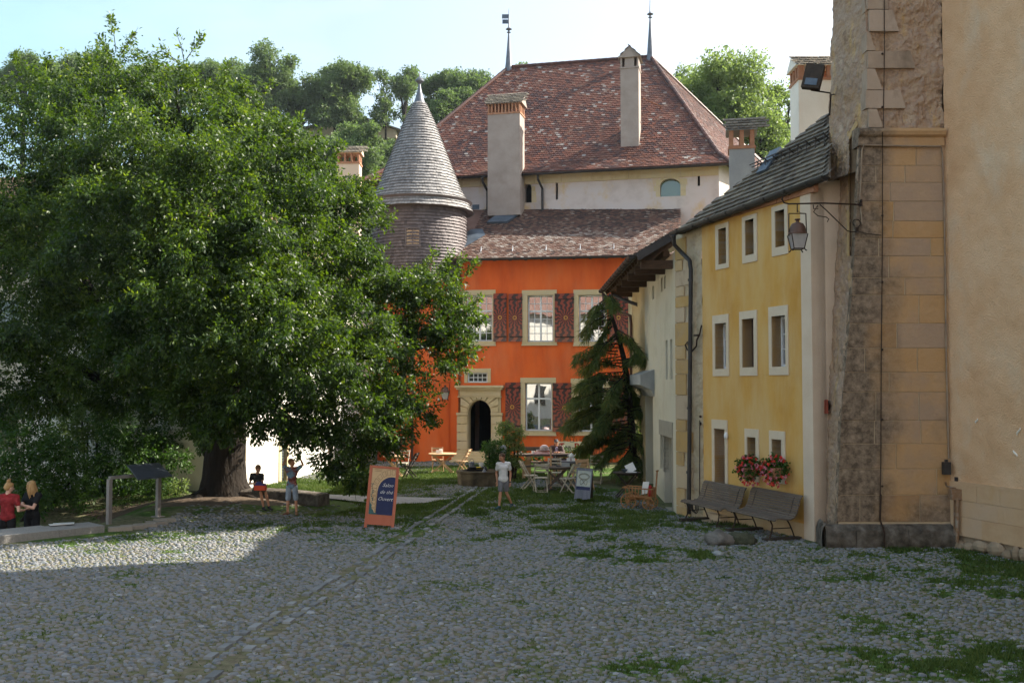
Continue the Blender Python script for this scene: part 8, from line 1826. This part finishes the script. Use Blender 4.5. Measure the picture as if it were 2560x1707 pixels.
# boy reaching up into the leaves
def boy_reach():
    h = 1.33; b = gnd(729, 1289); b.z = g0(b.x, b.y)
    J = stand(h, head=(-.01, 0, .94), elL=(-.155, -.03, .90), wrL=(-.085, -.05, 1.04), elR=(.20, -.02, .90), wrR=(.15, -.05, 1.035), hdL=(.3, -.1, 1), hdR=(-.25, -.1, 1), shL=(-.105, 0, .835), shR=(.11, 0, .835), anL=(-.075, .0, .045), anR=(.085, .0, .045), knL=(-.068, 0, .28), knR=(.075, 0, .28), toeL=(-.12, -.07, .018), toeR=(.11, -.085, .018))
    person('boy in printed blue T-shirt and denim shorts reaching both arms up into the leaves', b, h, J, (.7, -.35, .35), hair=(sand, crop), shirt=(fabric('blue_red_print_shirt', [(.06, .025, .03), (.22, .06, .04), (.12, .20, .30), (.20, .30, .40)], scale=5, lo=.4, hi=.62), True), shorts=fabric('pale_denim', [(.22, .27, .36), (.32, .38, .47)]), shoes=fabric('brown_sandals', [(.16, .08, .05), (.24, .13, .08)]), child=True, leglen=.92)
boy_reach()
# boy sitting on the slab with a toy bag
def boy_sit():
    h = 1.30; b = gnd(655, 1282); b.z = g0(b.x, b.y); S_ = 1/h
    J = dict(head=(-.13, .10, 1.00), neck=(-.165, .17, .875), chest=(-.17, .21, .76), pelvis=(-.19, .28, .47), shL=(-.30, .18, .84), shR=(-.05, .16, .83), elL=(-.32, .04, .64), elR=(-.0, .02, .65), wrL=(-.15, -.10, .66), wrR=(-.04, -.10, .67), hdL=(.9, -.2, .1), hdR=(-.8, -.4, .1),
             hipL=(-.25, .24, .45), hipR=(-.13, .22, .45), knL=(-.02, -.08, .44), knR=(.09, -.02, .43), anL=(.05, -.06, .07), anR=(.17, .02, .08), toeL=(.13, -.16, .02), toeR=(.26, -.07, .02))
    t, j = person('boy in a dark T-shirt and shorts sitting on the stone slab by the trunk', b, h, J, (.55, -.6, -.65), hair=(sand, crop), shirt=(fabric('black_print_shirt', [(.015, .015, .018), (.03, .03, .035), (.16, .16, .16)], lo=.4, hi=.75), True), shorts=fabric('olive_shorts', [(.05, .045, .03), (.08, .07, .05)]), shoes=fabric('black_sandals', [(.02, .02, .025)]), child=True, leglen=.85)
    o = b+Vector((-.01, -.13, .50)); tt = thing('toy_bag', 'red and blue plastic toy bag on the lap of the seated boy', 'bag', tuple(o)); e = MB(); e.box(o+Vector((0, 0, .06)), (.27, .17, .12), rot=-.1, taper=.96); e.build('red_box', M('bright_red_plastic', [(.55, .04, .015), (.65, .07, .02)], rough=.4, bump=0), tt)
    e = MB(); e.box(o+Vector((.0, 0, .14)), (.25, .16, .04), rot=-.1, taper=.8); e.box(o+Vector((-.03, 0, .18)), (.15, .12, .05), rot=-.1, taper=.7); e.build('blue_lid', M('navy_plastic', [(.02, .025, .12), (.04, .05, .2)], rough=.4, bump=0), tt)
boy_sit()
# two women by the low wall
def women():
    h = 1.62; x = (27-1280)/F*21.25; b = Vector((x, 21.25, g0(x, 21.25)))
    J = stand(h, head=(.015, .0, .93), shL=(-.115, 0, .80), shR=(.115, 0, .80), elL=(-.15, -.0, .62), elR=(.155, -.02, .63), wrL=(-.14, .11, .57), wrR=(.16, .10, .62), hdL=(.2, .9, .1), hdR=(.4, .8, .2), hipL=(-.055, 0, .5), hipR=(.055, 0, .5))
    person('woman with a hair bun in a dark red blouse and black shorts, seen from behind', b, h, J, (.55, .8, -.2), skin='skin_pale', hair=(blond, bun), shirt=(fabric('dark_red_blouse', [(.16, .012, .015), (.30, .03, .035)], scale=12), False), shorts=fabric('black_shorts', [(.01, .01, .012)]), leglen=.33)
    h = 1.60; x = (88-1280)/F*21.7; b = Vector((x, 21.7, g0(x, 21.7)))
    J = stand(h, head=(-.02, .0, .93), chest=(.0, 0, .745), shL=(-.09, .03, .80), shR=(.10, -.02, .80), elL=(-.12, -.06, .66), elR=(.06, -.10, .64), wrL=(-.21, -.05, .66), wrR=(-.12, -.12, .695), hdL=(-1, 0, .1), hdR=(-1, .1, .25))
    person('woman with long loose blond hair in black clothes, arms held out to her companion', b, h, J, (-.9, -.1, -.35), skin='skin_pale', hair=(blond, longh), shirt=(fabric('black_top', [(.01, .01, .012)]), True), shorts=fabric('black_skirt', [(.01, .01, .013)]), leglen=1.0)
women()
def guest():
    b = Vector(yardpos(1391, 34.75)); h = 1.62
    J = dict(head=(-.01, -.08, 1.12), neck=(0, .0, 1.0), chest=(0, .05, .86), pelvis=(0, .08, .52), shL=(-.17, .0, .95), shR=(.17, .0, .95), elL=(-.24, -.16, .76), elR=(.24, -.16, .76), wrL=(-.07, -.34, .80), wrR=(.08, -.34, .80), hdL=(.8, -.5, 0), hdR=(-.8, -.5, 0),
             hipL=(-.09, .06, .48), hipR=(.09, .06, .48), knL=(-.11, -.32, .48), knR=(.11, -.32, .48), anL=(-.11, -.3, .08), anR=(.11, -.3, .08), toeL=(-.12, -.42, .03), toeR=(.12, -.42, .03))
    t, j = person('seated guest in a brown cardigan over a lilac top bending over the long table', b, h, J, (-.1, -.75, -.65), hair=(grey, short), shirt=(fabric('brown_cardigan', [(.07, .045, .045), (.11, .075, .07)]), True), shorts=fabric('dark_trousers', [(.02, .02, .025)]), sleeves=1.0, leglen=1.9)
    e = MB(); c = j['chest']; e.cap(c+Vector((0, -.052, .06)), c+Vector((0, -.055, -.2)), .072, .078); remeshed(e, 'lilac_top', fabric('lilac_cotton', [(.34, .30, .45), (.42, .38, .53)]), t, .012, 2)
guest()
# ================================================================ HAZE
HZ = bpy.data.materials.new('thin_air'); HZ.use_nodes = True; HZ.node_tree.nodes.clear()
vo = HZ.node_tree.nodes.new('ShaderNodeVolumePrincipled'); vo.inputs['Density'].default_value = .0002; vo.inputs['Color'].default_value = (.80, .90, 1, 1); vo.inputs['Anisotropy'].default_value = .3
ho = HZ.node_tree.nodes.new('ShaderNodeOutputMaterial'); HZ.node_tree.links.new(vo.outputs[0], ho.inputs['Volume'])
b = MB(); b.box((0, 60, 28), (900, 560, 62)); o = b.build('haze', HZ); o['kind'] = 'stuff'; o['label'] = 'thin pale haze that fades the trees on the hill'
